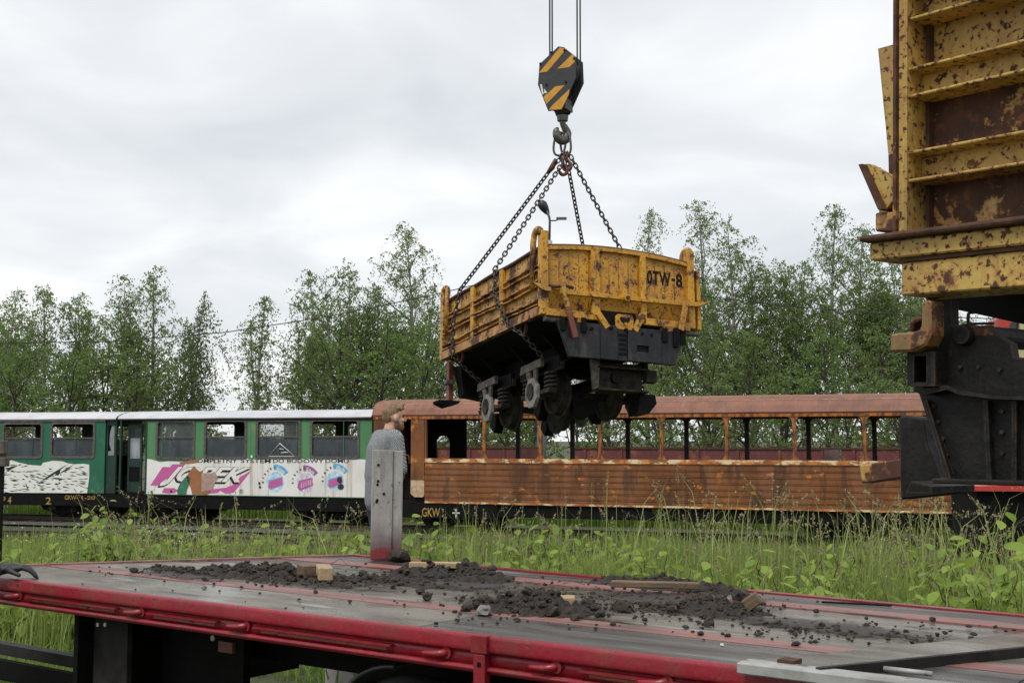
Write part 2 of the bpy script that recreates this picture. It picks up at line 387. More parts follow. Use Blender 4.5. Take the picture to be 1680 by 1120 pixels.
# truck
M['red_paint'] = painted_rust('red_paint', (0.27, 0.006, 0.022), (0.19, 0.005, 0.015), rust=(0.05, 0.014, 0.012), orange=(0.26, 0.04, 0.03), amount=0.42, scale=9, streak=0.3, grime=0.45, rough=0.34, chips=0.9)
t = NT('deck_plate')
c = t.mix(t.step(t.noise(1.7, stretch=(.5, 1, 1), detail=9, rough=.65), 0.35, 0.68), (0.180, 0.160, 0.130), (0.070, 0.055, 0.038))
c = t.mix(t.step(t.noise(3.0, stretch=(.22, 2.2, 1), off=(3, 5, 1), detail=8), 0.53, 0.66), c, (0.045, 0.038, 0.032))
c = t.mix(t.math('MULTIPLY', t.step(t.noise(1.6, stretch=(.35, 2.4, 1), off=(7, 2, 4), detail=8), 0.60, 0.70), 0.6), c, (0.36, 0.36, 0.37))
c = t.mix(t.math('MULTIPLY', t.step(t.noise(0.8, stretch=(.7, 1.3, 1), off=(2, 9, 4), detail=9, rough=.7), 0.50, 0.62), 0.75), c, (0.085, 0.068, 0.050))
c = t.mix(t.math('MULTIPLY', t.step(t.noise(6, stretch=(.5, 1.5, 1), off=(12, 9, 4), detail=9, rough=.75), 0.55, 0.66), 0.7), c, (0.05, 0.042, 0.034))
c = t.mix(t.step(t.noise(40, off=(1, 1, 1), detail=3), 0.64, 0.70), c, (0.045, 0.038, 0.032))
M['deck'] = t.done(c, rough=t.math('ADD', 0.14, t.math('MULTIPLY', t.step(t.noise(1.6, stretch=(.5, 1.5, 1), off=(9, 1, 1), detail=7), .40, .58), 0.5)), bump=t.noise(28, stretch=(.4, 1.6, 1)), bstr=0.25, bdist=0.006)
t = NT('deck_dark')
c = t.mix(t.step(t.noise(2.2, stretch=(.35, 3, 1), detail=10, rough=.7), 0.36, 0.66), (0.105, 0.094, 0.082), (0.040, 0.035, 0.031))
c = t.mix(t.math('MULTIPLY', t.step(t.noise(5, stretch=(.15, 5, 1), off=(3, 5, 1), detail=9), 0.5, 0.66), .8), c, (0.026, 0.023, 0.021))
c = t.mix(t.math('MULTIPLY', t.step(t.noise(2.6, stretch=(.3, 3, 1), off=(7, 2, 4), detail=9), 0.60, 0.70), 0.5), c, (0.30, 0.30, 0.31))
M['deck_dark'] = t.done(c, rough=t.math('ADD', 0.16, t.math('MULTIPLY', t.step(t.noise(1.6, stretch=(.5, 1.5, 1), off=(9, 1, 1), detail=7), .42, .6), 0.45)), bump=t.noise(20, stretch=(.15, 2.5, 1), detail=8), bstr=0.5, bdist=0.008)
t = NT('deck_strip')
c = t.mix(t.step(t.noise(2.5, stretch=(.5, 2, 1), detail=9), 0.4, 0.7), (0.265, 0.115, 0.102), (0.165, 0.078, 0.068))
c = t.mix(t.step(t.noise(5, stretch=(.3, 2, 1), off=(3, 1, 2), detail=10, rough=.72), 0.52, 0.60), c, (0.10, 0.062, 0.052))
c = t.mix(t.step(t.noise(1.4, stretch=(.5, 2, 1), off=(8, 1, 2), detail=10, rough=.72), 0.56, 0.62), c, (0.15, 0.042, 0.026))
M['deck_strip'] = t.done(c, rough=0.5, bump=t.noise(30), bstr=0.2)
t = NT('gap_beam')
c = t.mix(t.step(t.noise(4, detail=9), 0.4, 0.66), (0.36, 0.36, 0.345), (0.21, 0.205, 0.195))
c = t.mix(t.step(t.noise(7, off=(4, 4, 2), detail=9, rough=.7), 0.6, 0.64), c, (0.085, 0.045, 0.028))
M['grey_beam'] = t.done(c, rough=0.4, bump=t.noise(20), bstr=0.2)
M['rubber'] = plain('rubber', (0.018, 0.018, 0.018), (0.010, 0.010, 0.010), rough=0.8, scale=12)
M['chassis'] = plain('chassis', (0.006, 0.0058, 0.0058), (0.003, 0.003, 0.003), rough=0.7, scale=6, spec=0.12)
M['mudguard'] = plain('mudguard', (0.06, 0.062, 0.062), (0.03, 0.03, 0.03), rough=0.35, scale=6)
M['grey_panel'] = plain('grey_panel', (0.03, 0.029, 0.028), (0.017, 0.016, 0.015), rough=0.6, scale=5, spec=0.12)
M['white_dot'] = plain('white_dot', (0.7, 0.7, 0.68), rough=0.5)
M['reflector'] = plain('reflector', (0.22, 0.08, 0.06), (0.15, 0.06, 0.05), rough=0.4)
t = NT('soil')
c = t.mix(t.step(t.noise(9, detail=9), 0.35, 0.7), (0.036, 0.028, 0.021), (0.015, 0.012, 0.0095))
c = t.mix(t.step(t.noise(30, off=(3, 3, 1), detail=4), 0.64, 0.72), c, (0.065, 0.052, 0.041))
M['soil'] = t.done(c, rough=0.85, bump=t.noise(24, detail=9), bstr=0.9, bdist=0.02)
M['wood_old'] = plain('wood_old', (0.17, 0.115, 0.065), (0.085, 0.058, 0.035), rough=0.75, scale=7, stretch=(.4, 4, 4), bstr=0.4)
M['wood_cut'] = plain('wood_cut', (0.42, 0.31, 0.18), (0.29, 0.20, 0.11), rough=0.75, scale=9, stretch=(.5, 4, 4), bstr=0.3)
M['stone'] = plain('stone', (0.24, 0.235, 0.22), (0.13, 0.125, 0.115), rough=0.8, scale=10, bstr=0.5)
t = NT('stake_grey')
c = t.mix(t.step(t.noise(5, stretch=(1, 1, .5), detail=9), 0.35, 0.68), (0.36, 0.35, 0.325), (0.26, 0.252, 0.232))
c = t.mix(t.step(t.noise(16, stretch=(1, 1, .6), off=(2, 2, 2), detail=8), 0.58, 0.70), c, (0.12, 0.11, 0.10))
c = t.mix(t.math('MULTIPLY', t.step(t.noise(5, stretch=(4, 4, .35), off=(6, 2, 2), detail=8), 0.5, 0.68), .6), c, (0.14, 0.125, 0.11))
sz_ = t.n('ShaderNodeSeparateXYZ'); t.l(t.tc.outputs['Object'], sz_.inputs[0])
zn = t.math('ADD', sz_.outputs[2], t.math('MULTIPLY', t.math('SUBTRACT', t.noise(9, stretch=(1, 1, .6), off=(3, 3, 8), detail=8), .5), .22))
c = t.mix(t.step(zn, .36, .06), c, (0.13, 0.085, 0.09))
c = t.mix(t.step(zn, .10, .06), c, (0.20, 0.022, 0.026))
M['stake'] = t.done(c, rough=0.7, bump=t.noise(26), bstr=0.45)
M['lip_shadow_red'] = painted_rust('lip_shadow_red', (0.30, 0.05, 0.05), (0.20, 0.07, 0.07), amount=0.55, scale=5, edge=False)
M['stake_fade'] = plain('stake_fade', (0.20, 0.165, 0.165), (0.12, 0.085, 0.09), rough=0.7, scale=14, stretch=(1, 1, .5), bstr=0.4)
M['concrete'] = plain('concrete', (0.36, 0.355, 0.34), (0.26, 0.255, 0.24), rough=0.8, scale=6)
M['lamp_grey'] = plain('lamp_grey', (0.10, 0.105, 0.115), (0.07, 0.075, 0.08), rough=0.5)
M['lamp_dark'] = plain('lamp_dark', (0.03, 0.033, 0.036), (0.02, 0.02, 0.022), rough=0.45)
M['maroon'] = painted_rust('maroon', (0.15, 0.035, 0.04), (0.11, 0.032, 0.036), amount=0.45, scale=1.2, edge=False, streak=.3)
M['crane_red'] = plain('crane_red', (0.48, 0.045, 0.028), (0.40, 0.04, 0.026), rough=0.35, scale=3, bstr=0.05)
M['crane_cream'] = plain('crane_cream', (0.50, 0.46, 0.24), (0.42, 0.37, 0.18), rough=0.45, scale=5, bstr=0.05)
M['window_dark'] = plain('window_dark', (0.03, 0.035, 0.04), rough=0.08, scale=3, bstr=0.02)
M['rail'] = plain('rail', (0.07, 0.045, 0.032), (0.04, 0.026, 0.02), rough=0.6, scale=12)
M['sleeper'] = plain('sleeper', (0.05, 0.040, 0.032), (0.03, 0.024, 0.02), rough=0.85, scale=8)

# people
M['skin'] = plain('skin', (0.58, 0.34, 0.245), (0.52, 0.29, 0.20), rough=0.5, scale=25, bstr=0.05)
M['beard'] = plain('beard', (0.20, 0.115, 0.062), (0.13, 0.07, 0.04), rough=0.8, scale=60)
t = NT('hair')
c = t.mix(t.step(t.noise(18, stretch=(3, 3, .7), detail=6), 0.35, 0.68), (0.25, 0.155, 0.08), (0.13, 0.078, 0.04))
M['hair'] = t.done(c, rough=0.6, bump=t.noise(60, stretch=(3, 3, .5)), bstr=0.6, bdist=0.01)
t = NT('knit')
w = t.n('ShaderNodeTexWave', wave_type='BANDS', bands_direction='DIAGONAL'); w.inputs['Scale'].default_value = 26; w.inputs['Distortion'].default_value = 2.5
w.inputs['Detail'].default_value = 2
t.l(t.coord(), w.inputs['Vector'])
c = t.mix(w.outputs[1], (0.15, 0.16, 0.167), (0.33, 0.345, 0.352))
c = t.mix(t.step(t.noise(60, detail=3), 0.4, 0.65), c, (0.20, 0.21, 0.217), 'MIX')
M['knit'] = t.done(c, rough=0.95, bump=w.outputs[1], bstr=0.6, bdist=0.012)
M['jeans'] = plain('jeans', (0.035, 0.045, 0.075), (0.025, 0.03, 0.05), rough=0.85, scale=20)
M['dark_cloth'] = plain('dark_cloth', (0.03, 0.032, 0.038), (0.02, 0.02, 0.024), rough=0.85, scale=20)
M['glove'] = plain('glove', (0.020, 0.020, 0.026), (0.012, 0.012, 0.016), rough=0.5, scale=25, bstr=0.4)
M['boots'] = plain('boots', (0.03, 0.025, 0.02), rough=0.6, scale=20)

# vegetation
def leafmat(name, dark, light, trans=0.35, tcol=None, rough=0.5, obj=False):
    t = NT(name)
    c = t.mix(t.island() if not obj else t.objrand(), dark, light)
    c = t.mix(t.math('MULTIPLY', t.step(t.noise(0.45, off=(2, 4, 1), detail=3), 0.4, 0.65), 0.5), c, tuple(x * .8 for x in light))
    t.done(c, rough=rough, spec=0.35)
    tl = t.n('ShaderNodeBsdfTranslucent'); ms = t.n('ShaderNodeMixShader'); ms.inputs[0].default_value = trans
    t.l(t.mix(0.5, c, tcol or light), tl.inputs[0])
    t.l(t.bs.outputs[0], ms.inputs[1]); t.l(tl.outputs[0], ms.inputs[2]); t.l(ms.outputs[0], t.out.inputs[0])
    return t.m
M['leaf_birch'] = leafmat('leaf_birch', (0.095, 0.150, 0.042), (0.220, 0.300, 0.092), 0.55)
M['leaf_weep'] = leafmat('leaf_weep', (0.068, 0.110, 0.034), (0.150, 0.205, 0.068), 0.5)
M['leaf_bright'] = leafmat('leaf_bright', (0.090, 0.165, 0.036), (0.20, 0.30, 0.080), 0.52)
M['leaf_knot'] = leafmat('leaf_knot', (0.075, 0.165, 0.034), (0.40, 0.52, 0.10), 0.5, obj=True)
M['stem_knot'] = plain('stem_knot', (0.10, 0.055, 0.035), (0.07, 0.09, 0.03), rough=0.6, scale=12)
M['grass'] = leafmat('grass_blades', (0.085, 0.155, 0.030), (0.36, 0.43, 0.12), 0.45)
M['grass_low'] = leafmat('low_grass', (0.070, 0.150, 0.026), (0.26, 0.37, 0.075), 0.45)
M['stalk'] = leafmat('grass_stalks', (0.17, 0.25, 0.06), (0.42, 0.45, 0.17), 0.4)
M['straw'] = leafmat('seed_heads', (0.22, 0.21, 0.10), (0.38, 0.33, 0.19), 0.3)
M['flower'] = leafmat('yellow_flowers', (0.62, 0.45, 0.03), (0.75, 0.58, 0.06), 0.2)
M['flower_white'] = leafmat('pale_flowers', (0.55, 0.56, 0.45), (0.7, 0.7, 0.62), 0.2)
t = NT('birch_bark')
c = t.mix(t.step(t.noise(6, stretch=(.6, .6, 2.5), detail=7), 0.48, 0.6), (0.36, 0.34, 0.30), (0.06, 0.052, 0.045))
M['bark'] = t.done(c, rough=0.8, bump=t.noise(20), bstr=0.4)
M['bark_dark'] = plain('bark_dark', (0.07, 0.055, 0.042), (0.035, 0.03, 0.024), rough=0.85, scale=10, bstr=0.5)
t = NT('ground_earth')
c = t.mix(t.step(t.noise(0.5, detail=9), 0.35, 0.65), (0.055, 0.075, 0.025), (0.070, 0.060, 0.042))
c = t.mix(t.step(t.noise(7, off=(3, 2, 1), detail=8), 0.52, 0.7), c, (0.035, 0.05, 0.016))
M['ground'] = t.done(c, rough=0.95, bump=t.noise(9, detail=9), bstr=0.8, bdist=0.06)
t = NT('gravel_bed')
v = t.n('ShaderNodeTexVoronoi'); v.inputs['Scale'].default_value = 17; t.l(t.coord(), v.inputs['Vector'])
c = t.mix(v.outputs['Color'], (0.055, 0.052, 0.045), (0.13, 0.125, 0.112))
c = t.mix(t.step(t.noise(0.9, detail=7), 0.5, 0.66), c, (0.06, 0.085, 0.03))
M['gravel'] = t.done(c, rough=0.9, bump=v.outputs['Distance'], bstr=0.8, bdist=0.04)

# ------------------------------------------------------------------ ground and tracks
BO = Vector((0.6, 5.816, 0)); BANG = R(-36.457)            # the truck deck's frame: x along the near edge to the right, y across
def deck_uv(x, y):
    dx, dy = x - BO.x, y - BO.y
    return dx * math.cos(BANG) + dy * math.sin(BANG), -dx * math.sin(BANG) + dy * math.cos(BANG)
def smooth(a, b, x):
    t = min(1, max(0, (x - a) / (b - a))); return t * t * (3 - 2 * t)
def ground_z(x, y):
    u, b = deck_uv(x, y)
    berm = smooth(3.0, 4.6, b) * (1 - smooth(7.5, 13.0, b)) * smooth(-7.5, -4.0, u)
    return 0.45 * berm + 0.05 * math.sin(x * 1.3 + y * 0.7) * math.sin(y * 0.9 - x * .4) * (1 if y < 24 else 0)
xs = [-900, -500, -250, -120, -60] + list(np.arange(-30, 30.1, 0.6)) + [60, 120, 250, 500, 900]
ys = [-300, -100, -40, -15] + list(np.arange(-3, 34, 0.6)) + [40, 48, 60, 90, 150, 300, 600, 1200, 2500]
V = [(x, y, ground_z(x, y) if (-31 < x < 31 and -4 < y < 35) else 0.0) for y in ys for x in xs]
nx = len(xs)
Fq = [(j * nx + i, j * nx + i + 1, (j + 1) * nx + i + 1, (j + 1) * nx + i) for j in range(len(ys) - 1) for i in range(nx - 1)]
tag(fast_mesh('ground', V, Fq, M['ground'], smooth=True), kind='structure')

COACH_N = (-3.317, 29.308); COACH_E = (8.789, 24.544)
def track(name, pts, gauge=0.785, ballast=True):
    """rails and sleepers through plan points, rail top at z = 0.13"""
    root = empty(name, (0, 0, 0)); tag(root, kind='structure')
    P = [Vector((x, y, 0)) for x, y in pts]
    sm = []
    for i in range(len(P) - 1):
        n = max(2, int((P[i + 1] - P[i]).length / 0.7))
        sm += [P[i].lerp(P[i + 1], k / n) for k in range(n)]
    sm.append(P[-1])
    dirs = [(sm[min(i + 1, len(sm) - 1)] - sm[max(i - 1, 0)]).normalized() for i in range(len(sm))]
    side = [Vector((-d.y, d.x, 0)) for d in dirs]
    if ballast:
        V = []; 
        for p, s in zip(sm, side):
            for w, z in ((-1.3, 0.006), (-0.8, 0.045), (0.8, 0.045), (1.3, 0.006)): V.append(tuple(p + s * w + Vector((0, 0, z + .05))))
        F = [(i * 4 + k, i * 4 + k + 1, i * 4 + 4 + k + 1, i * 4 + 4 + k) for i in range(len(sm) - 1) for k in range(3)]
        fast_mesh('ballast', V, F, M['gravel'], root)
    for sgn in (-1, 1):
        m = MB(); prof = [(-.045, .0), (.045, .0), (.045, .012), (.008, .025), (.008, .07), (.026, .078), (.026, .1), (-.026, .1), (-.026, .078), (-.008, .07), (-.008, .025), (-.045, .012)]
        vs = []; fs = []; n = len(prof)
        for p, s in zip(sm, side):
            for w, z in prof: vs.append(tuple(p + s * (sgn * gauge / 2 + w) + Vector((0, 0, z + 0.115))))
        for i in range(len(sm) - 1):
            for k in range(n): fs.append((i * n + k, i * n + (k + 1) % n, (i + 1) * n + (k + 1) % n, (i + 1) * n + k))
        m.add(vs, fs).build('rail', M['rail'], root)
    sl = None
    for p, d in zip(sm, dirs):
        if sl is None:
            sl = MB().box(-0.1, 0.1, -0.75, 0.75, 0.0, 0.075).build('sleeper', M['sleeper'], root); o = sl
        else: o = sl.copy(); col.objects.link(o); o.parent = root
        o.location = p + Vector((0, 0, 0.045)); o.rotation_euler = (0, 0, math.atan2(d.y, d.x) + rnd.uniform(-.03, .03))
    return root
def off(p, q, v):
    d = (Vector(q) - Vector(p)).normalized(); return Vector((-d.y, d.x)) * v
n_b = off(COACH_N, COACH_E, 0.95)
track('coach_track', [(-24, 36.9), (-13.9 + .2, 34.5), (-10.4, 33.35), (COACH_N[0] + n_b.x, COACH_N[1] + n_b.y), (COACH_E[0] + n_b.x, COACH_E[1] + n_b.y), (15, 23.2)])
track('front_track', [(-22, 31.0), (-9, 27.6), (-1, 24.4), (6, 20.6), (12, 17)], ballast=False)

# ------------------------------------------------------------------ railway coaches
def wall_panel(mb, x0, x1, z0, z1, holes, y0, y1):
    """a wall with rectangular holes: only the faces that can be seen"""
    X = sorted({x0, x1, *[h[0] for h in holes], *[h[1] for h in holes]}); Z = sorted({z0, z1, *[h[2] for h in holes], *[h[3] for h in holes]})
    def full(i, j):
        if not (0 <= i < len(X) - 1 and 0 <= j < len(Z) - 1): return False
        cx, cz = (X[i] + X[i + 1]) / 2, (Z[j] + Z[j + 1]) / 2
        return not any(h[0] < cx < h[1] and h[2] < cz < h[3] for h in holes)
    for i in range(len(X) - 1):
        for j in range(len(Z) - 1):
            if not full(i, j): continue
            a, b, c, d = X[i], X[i + 1], Z[j], Z[j + 1]
            mb.add([(a, y0, c), (b, y0, c), (b, y0, d), (a, y0, d)], [(0, 1, 2, 3)])
            mb.add([(a, y1, c), (b, y1, c), (b, y1, d), (a, y1, d)], [(3, 2, 1, 0)])
            if not full(i - 1, j): mb.add([(a, y0, c), (a, y1, c), (a, y1, d), (a, y0, d)], [(3, 2, 1, 0)])
            if not full(i + 1, j): mb.add([(b, y0, c), (b, y1, c), (b, y1, d), (b, y0, d)], [(0, 1, 2, 3)])
            if not full(i, j - 1): mb.add([(a, y0, c), (b, y0, c), (b, y1, c), (a, y1, c)], [(3, 2, 1, 0)])
            if not full(i, j + 1): mb.add([(a, y0, d), (b, y0, d), (b, y1, d), (a, y1, d)], [(0, 1, 2, 3)])
    return mb
def shell(mb, prof, x0, x1, th=0.03, seg=1, wob=0.0):
    """roof shell: profile of (y, z) swept along x with thickness"""
    n = len(prof); inner = [(y * 0.985 + 0.015 * 1.0, z - th) for y, z in prof]
    vs = []; L = [x0 + (x1 - x0) * k / seg for k in range(seg + 1)]
    for x in L:
        dz = wob * rnd.uniform(-1, 1)
        vs += [(x, y, z + dz) for y, z in prof] + [(x, y, z + dz) for y, z in inner]
    fs = []; w = 2 * n
    for k in range(seg):
        for i in range(n - 1):
            fs.append((k * w + i, k * w + i + 1, (k + 1) * w + i + 1, (k + 1) * w + i))
            fs.append((k * w + n + i + 1, k * w + n + i, (k + 1) * w + n + i, (k + 1) * w + n + i + 1))
        for i in (0, n - 1): fs.append((k * w + i, k * w + n + i, (k + 1) * w + n + i, (k + 1) * w + i))
    for k in (0, seg):
        for i in range(n - 1): fs.append((k * w + i, k * w + i + 1, k * w + n + i + 1, k * w + n + i))
    return mb.add(vs, fs, smooth=False)
def rrect(x0, x1, z0, z1, r, n=4):
    P = []
    for cx, cz, a in ((x1 - r, z0 + r, -90), (x1 - r, z1 - r, 0), (x0 + r, z1 - r, 90), (x0 + r, z0 + r, 180)):
        for k in range(n + 1): t = R(a + 90 * k / n); P.append((cx + r * math.cos(t), cz + r * math.sin(t)))
    return P
def ring(mb, outer, inner, y0, y1):
    n = len(outer)
    vs = [(x, y, z) for y in (y0, y1) for poly in (outer, inner) for x, z in poly]
    fs = []
    for i in range(n):
        j = (i + 1) % n
        fs += [(i, j, n + j, n + i), (2 * n + i, 3 * n + i, 3 * n + j, 2 * n + j), (i, 2 * n + i, 2 * n + j, j), (n + i, n + j, 3 * n + j, 3 * n + i)]
    return mb.add(vs, fs)
def fit_text(body, m, parent, x0, x1, z0, z1, y, shear=0.0, bold=0.0, name='lettering', rot=0.0):
    cu = bpy.data.curves.new('t', 'FONT'); cu.body = body; cu.shear = shear; cu.offset = bold; cu.resolution_u = 3; cu.extrude = 0.0
    to = bpy.data.objects.new('t', cu); col.objects.link(to); dg = bpy.context.evaluated_depsgraph_get()
    me = bpy.data.meshes.new_from_object(to.evaluated_get(dg)); bpy.data.objects.remove(to); bpy.data.curves.remove(cu)
    co = np.empty(len(me.vertices) * 3, np.float32); me.vertices.foreach_get('co', co); co = co.reshape(-1, 3)
    lo, hi = co.min(0), co.max(0)
    X = x0 + (co[:, 0] - lo[0]) / (hi[0] - lo[0]) * (x1 - x0); Z = z0 + (co[:, 1] - lo[1]) / (hi[1] - lo[1]) * (z1 - z0)
    if rot:
        cx, cz = (x0 + x1) / 2, (z0 + z1) / 2; c_, s_ = math.cos(rot), math.sin(rot)
        X, Z = cx + (X - cx) * c_ - (Z - cz) * s_, cz + (X - cx) * s_ + (Z - cz) * c_
    me.vertices.foreach_set('co', np.stack([X, np.full_like(X, y), Z], 1).astype(np.float32).ravel()); me.update()
    me.materials.clear()
    return link_mesh(name, me, m, parent)
def wheelset(parent, x, z, r, half, mat_w, axis_y0, gauge=0.785):
    m = MB()
    for s in (-1, 1):
        yc = axis_y0 + s * gauge / 2
        m.lathe([(-.06 * s, r * 1.1), (-.035 * s, r * 1.1), (-.03 * s, r), (.06 * s, r * .98), (.06 * s, r * .82), (.03 * s, r * .78), (.03 * s, r * .3), (.08 * s, r * .25)], 'y', (x, yc, z), 28)
    m.lathe([(axis_y0 - half, .06), (axis_y0 + half, .06)], 'y', (x, 0, z), 12)
    return m.build('wheelset', mat_w, parent)

def underframe(root, L, zs, depth=1.9, bog=(2.0, -2.0)):
    MB().box(0.0, L, 0.05, 0.16, zs - 0.30, zs - 0.012).build('solebar', M['black_iron'], root)
    MB().box(0.0, L, depth - .16, depth - .05, zs - 0.30, zs - 0.012).build('solebar', M['black_iron'], root)
    for xc in (bog[0], L + bog[1]):
        fr = MB()
        for y in (.28, depth - .28):
            fr.prism([(xc - 1.1, .62), (xc + 1.1, .62), (xc + .95, .42), (xc + .45, .33), (xc - .45, .33), (xc - .95, .42)], y - .04, y + .04)
        fr.box(xc - .15, xc + .15, .2, depth - .2, .36, .58)
        fo = fr.build('bogie', M['black_iron'], root)
        for dx in (-.65, .65):
            wheelset(fo, xc + dx, .215 + .33, .33, .75, M['dirty_iron'], depth / 2)
            for y in (.16, depth - .30):
                MB().box(xc + dx - .11, xc + dx + .11, y, y + .12, .42, .66).build('axle_box', M['dirty_iron'], fo)
        for y in (.15, depth - .15):
            sp = [(xc + .10 * math.cos(t), y + .06 + .0, .38 + .2 * t / 31) if False else (xc + .08 * math.cos(t), y + .06 + .08 * math.sin(t), .36 + .22 * t / 31.4) for t in np.linspace(0, 31.4, 50)]
            MB().tube(sp, .014, 5).build('spring', M['dirty_iron'], fo)

# --- the rusty brown coach
ang_b = math.atan2(COACH_E[1] - COACH_N[1], COACH_E[0] - COACH_N[0]); LB = math.hypot(COACH_E[0] - COACH_N[0], COACH_E[1] - COACH_N[1])
bc = empty('railway_coach', (COACH_N[0], COACH_N[1], 0), (0, 0, ang_b))
tag(bc, 'long open rusty brown railway coach without windows behind the hanging wagon', 'railway coach')
def ub(px, py=720, v=0.0): return on_plane(bc, px, py, v)[0]
ZS, ZB, ZE, DB = 0.85, 1.88, 2.80, 1.9
xl = ub(697)
posts = [ub(p) for p in (794, 886, 984, 1085, 1192, 1303, 1418, 1532)]
# lower wall of horizontal boards, each its own piece, over a backing sheet
MB().box(xl, LB, 0.03, 0.06, ZS, ZB).build('wall_sheet', M['coach_rust'], bc)
nb = 7; bh = (ZB - .10 - ZS) / nb
for k in range(nb):
    z0 = ZS + k * bh
    m = MB(); segs = 26; vs = []; fs = []
    for i in range(segs + 1):
        x = xl + (LB - xl) * i / segs; w = 0.0
        vs += [(x, .009 + w, z0 + .001), (x, .006 + w, z0 + .008), (x, .006 + w, z0 + bh - .012), (x, .004, z0 + bh - .001), (x, .032, z0 + bh - .001), (x, .032, z0 + .001)]
    for i in range(segs):
        for q in range(6): fs.append((i * 6 + q, i * 6 + (q + 1) % 6, i * 6 + 6 + (q + 1) % 6, i * 6 + 6 + q))
    fs += [tuple(range(6)), tuple(segs * 6 + q for q in range(5, -1, -1))]
    m.add(vs, fs).build('board', M['coach_rust'], bc)
    MB().box(xl + .005, LB - .005, -.006, .005, z0 + bh - .016, z0 + bh - .0105).build('lip_highlight', M['lip_highlight'], bc)  # pale strip paints the light caught by each board's top lip
MB().box(xl, LB, -0.015, 0.09, ZB - .095, ZB).build('belt_rail', M['coach_belt'], bc)
MB().box(xl, LB, -0.006, 0.02, ZS - .012, ZS + .03).build('bottom_strip', M['coach_belt'], bc)
# end pillar section and doorway at the left
xd0, xd1, xp = ub(652), ub(674), xl - .012
MB().box(0.0, xd0, 0.0, .05, ZS + .35, ZE).build('end_pillar', M['coach_rust'], bc)
pil = MB().box(xd1, xp, 0.0, .05, ZS + .52, ZE).build('end_pillar', M['coach_rust'], bc)
MB().prism([(xd1, ZS + .515), (xp, ZS + .515), (xp, ZS + .16), (xp - .04, ZS + .12), (xd1 + .10, ZS + .12), (xd1, ZS + .2)], .003, .045).build('peeling_patch', M['cream_peel'], bc)
MB().box(xd0 + .02, xd1 - .01, .3, .34, ZS, ZS + .55).build('door_step', M['dark_inside'], bc)
hr = [(xd0 + .12, -.03, ZS + .5), (xd0 + .12, -.05, ZS + 1.0), (xd0 + .2, -.05, ZS + 1.12), (xd0 + .32, -.05, ZS + 1.1), (xd0 + .34, -.03, ZS + .9)]
MB().tube(hr, .014, 6).build('handrail', M['grey_iron'], bc)
# posts with flared heads, near side
edges = [xl + .03] + posts
def bracket(mb, x, z, r, sgn, y0, y1):
    P = [(x, z), (x + sgn * r, z)] + [(x + sgn * (r - r * math.sin(t)), z - r + r * math.cos(t)) for t in [R(a) for a in (18, 36, 54, 72, 90)]]
    mb.prism(P if sgn > 0 else P[::-1], y0, y1)
for i, x in enumerate(posts):
    m = MB().box(x - .035, x + .035, 0.0, .07, ZB, ZE)
    m.prism([(x - .10, ZB), (x + .10, ZB), (x + .035, ZB + .10), (x - .035, ZB + .10)], -.004, .03)
    bracket(m, x - .035, ZE, .14, -1, .0, .05); bracket(m, x + .035, ZE, .14, 1, .0, .05)
    m.build('window_post', M['coach_orange'], bc)
m = MB().box(xl, xl + .04, 0.0, .07, ZB, ZE); m.build('window_post', M['coach_rust'], bc)
MB().box(LB - .12, LB, 0.0, .07, ZB, ZE).build('window_post', M['coach_rust'], bc)
MB().box(0, LB, -.012, .06, ZE - .0, ZE + .115).build('eave', M['coach_orange'], bc)
# far side wall
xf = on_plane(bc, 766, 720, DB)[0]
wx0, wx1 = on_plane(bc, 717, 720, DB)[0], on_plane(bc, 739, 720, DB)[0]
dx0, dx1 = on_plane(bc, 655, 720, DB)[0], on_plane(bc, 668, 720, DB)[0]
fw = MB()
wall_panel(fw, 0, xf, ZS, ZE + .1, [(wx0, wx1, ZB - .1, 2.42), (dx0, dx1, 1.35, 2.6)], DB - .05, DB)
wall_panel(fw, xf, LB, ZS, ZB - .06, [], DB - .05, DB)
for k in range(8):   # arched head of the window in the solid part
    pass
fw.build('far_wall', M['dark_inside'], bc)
cxw, rw = (wx0 + wx1) / 2, (wx1 - wx0) / 2
for sgn in (-1, 1):
    P = [(cxw + sgn * rw, 2.42)] + [(cxw + sgn * rw * math.cos(R(a)), 2.42 - rw + rw * math.sin(R(a))) for a in range(0, 91, 15)]
    MB().prism(P if sgn > 0 else P[::-1], DB - .048, DB - .004).build('arch_corner', M['dark_inside'], bc)
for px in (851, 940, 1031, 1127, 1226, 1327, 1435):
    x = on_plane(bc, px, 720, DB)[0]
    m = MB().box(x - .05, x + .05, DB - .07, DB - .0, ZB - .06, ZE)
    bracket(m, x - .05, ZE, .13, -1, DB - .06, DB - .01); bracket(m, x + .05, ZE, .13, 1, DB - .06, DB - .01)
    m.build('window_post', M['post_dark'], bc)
MB().box(xf, LB, DB - .06, DB + .012, ZE - .02, ZE + .115).build('eave', M['coach_orange'], bc)
for xe in (0.0, LB - .05):
    ew = MB(); ew.box(xe + .002, xe + .048, .09, DB - .09, ZS, ZE + .1); ew.build('end_wall', M['coach_rust'], bc)
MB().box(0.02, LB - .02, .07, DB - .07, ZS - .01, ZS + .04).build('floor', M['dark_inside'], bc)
prof = [(-.03, ZE + .10), (.03, ZE + .24), (.13, ZE + .36), (.30, ZE + .43), (.60, ZE + .475), (DB / 2, ZE + .495), (DB - .6, ZE + .475), (DB - .3, ZE + .43), (DB - .13, ZE + .36), (DB - .03, ZE + .24), (DB + .03, ZE + .10)]
rf = shell(MB(), prof, -.04, LB + .04, .03, 20, .004).build('roof', M['coach_roof'], bc)
MB().box(.3, LB, .118, .13, ZE + .352, ZE + .366).build('roof_seam', M['cream_peel'], rf)
m = MB()
m.prism([(y, z - .034) for y, z in prof], .0, .03, 'yz')
m.build('roof_end', M['coach_roof'], bc)
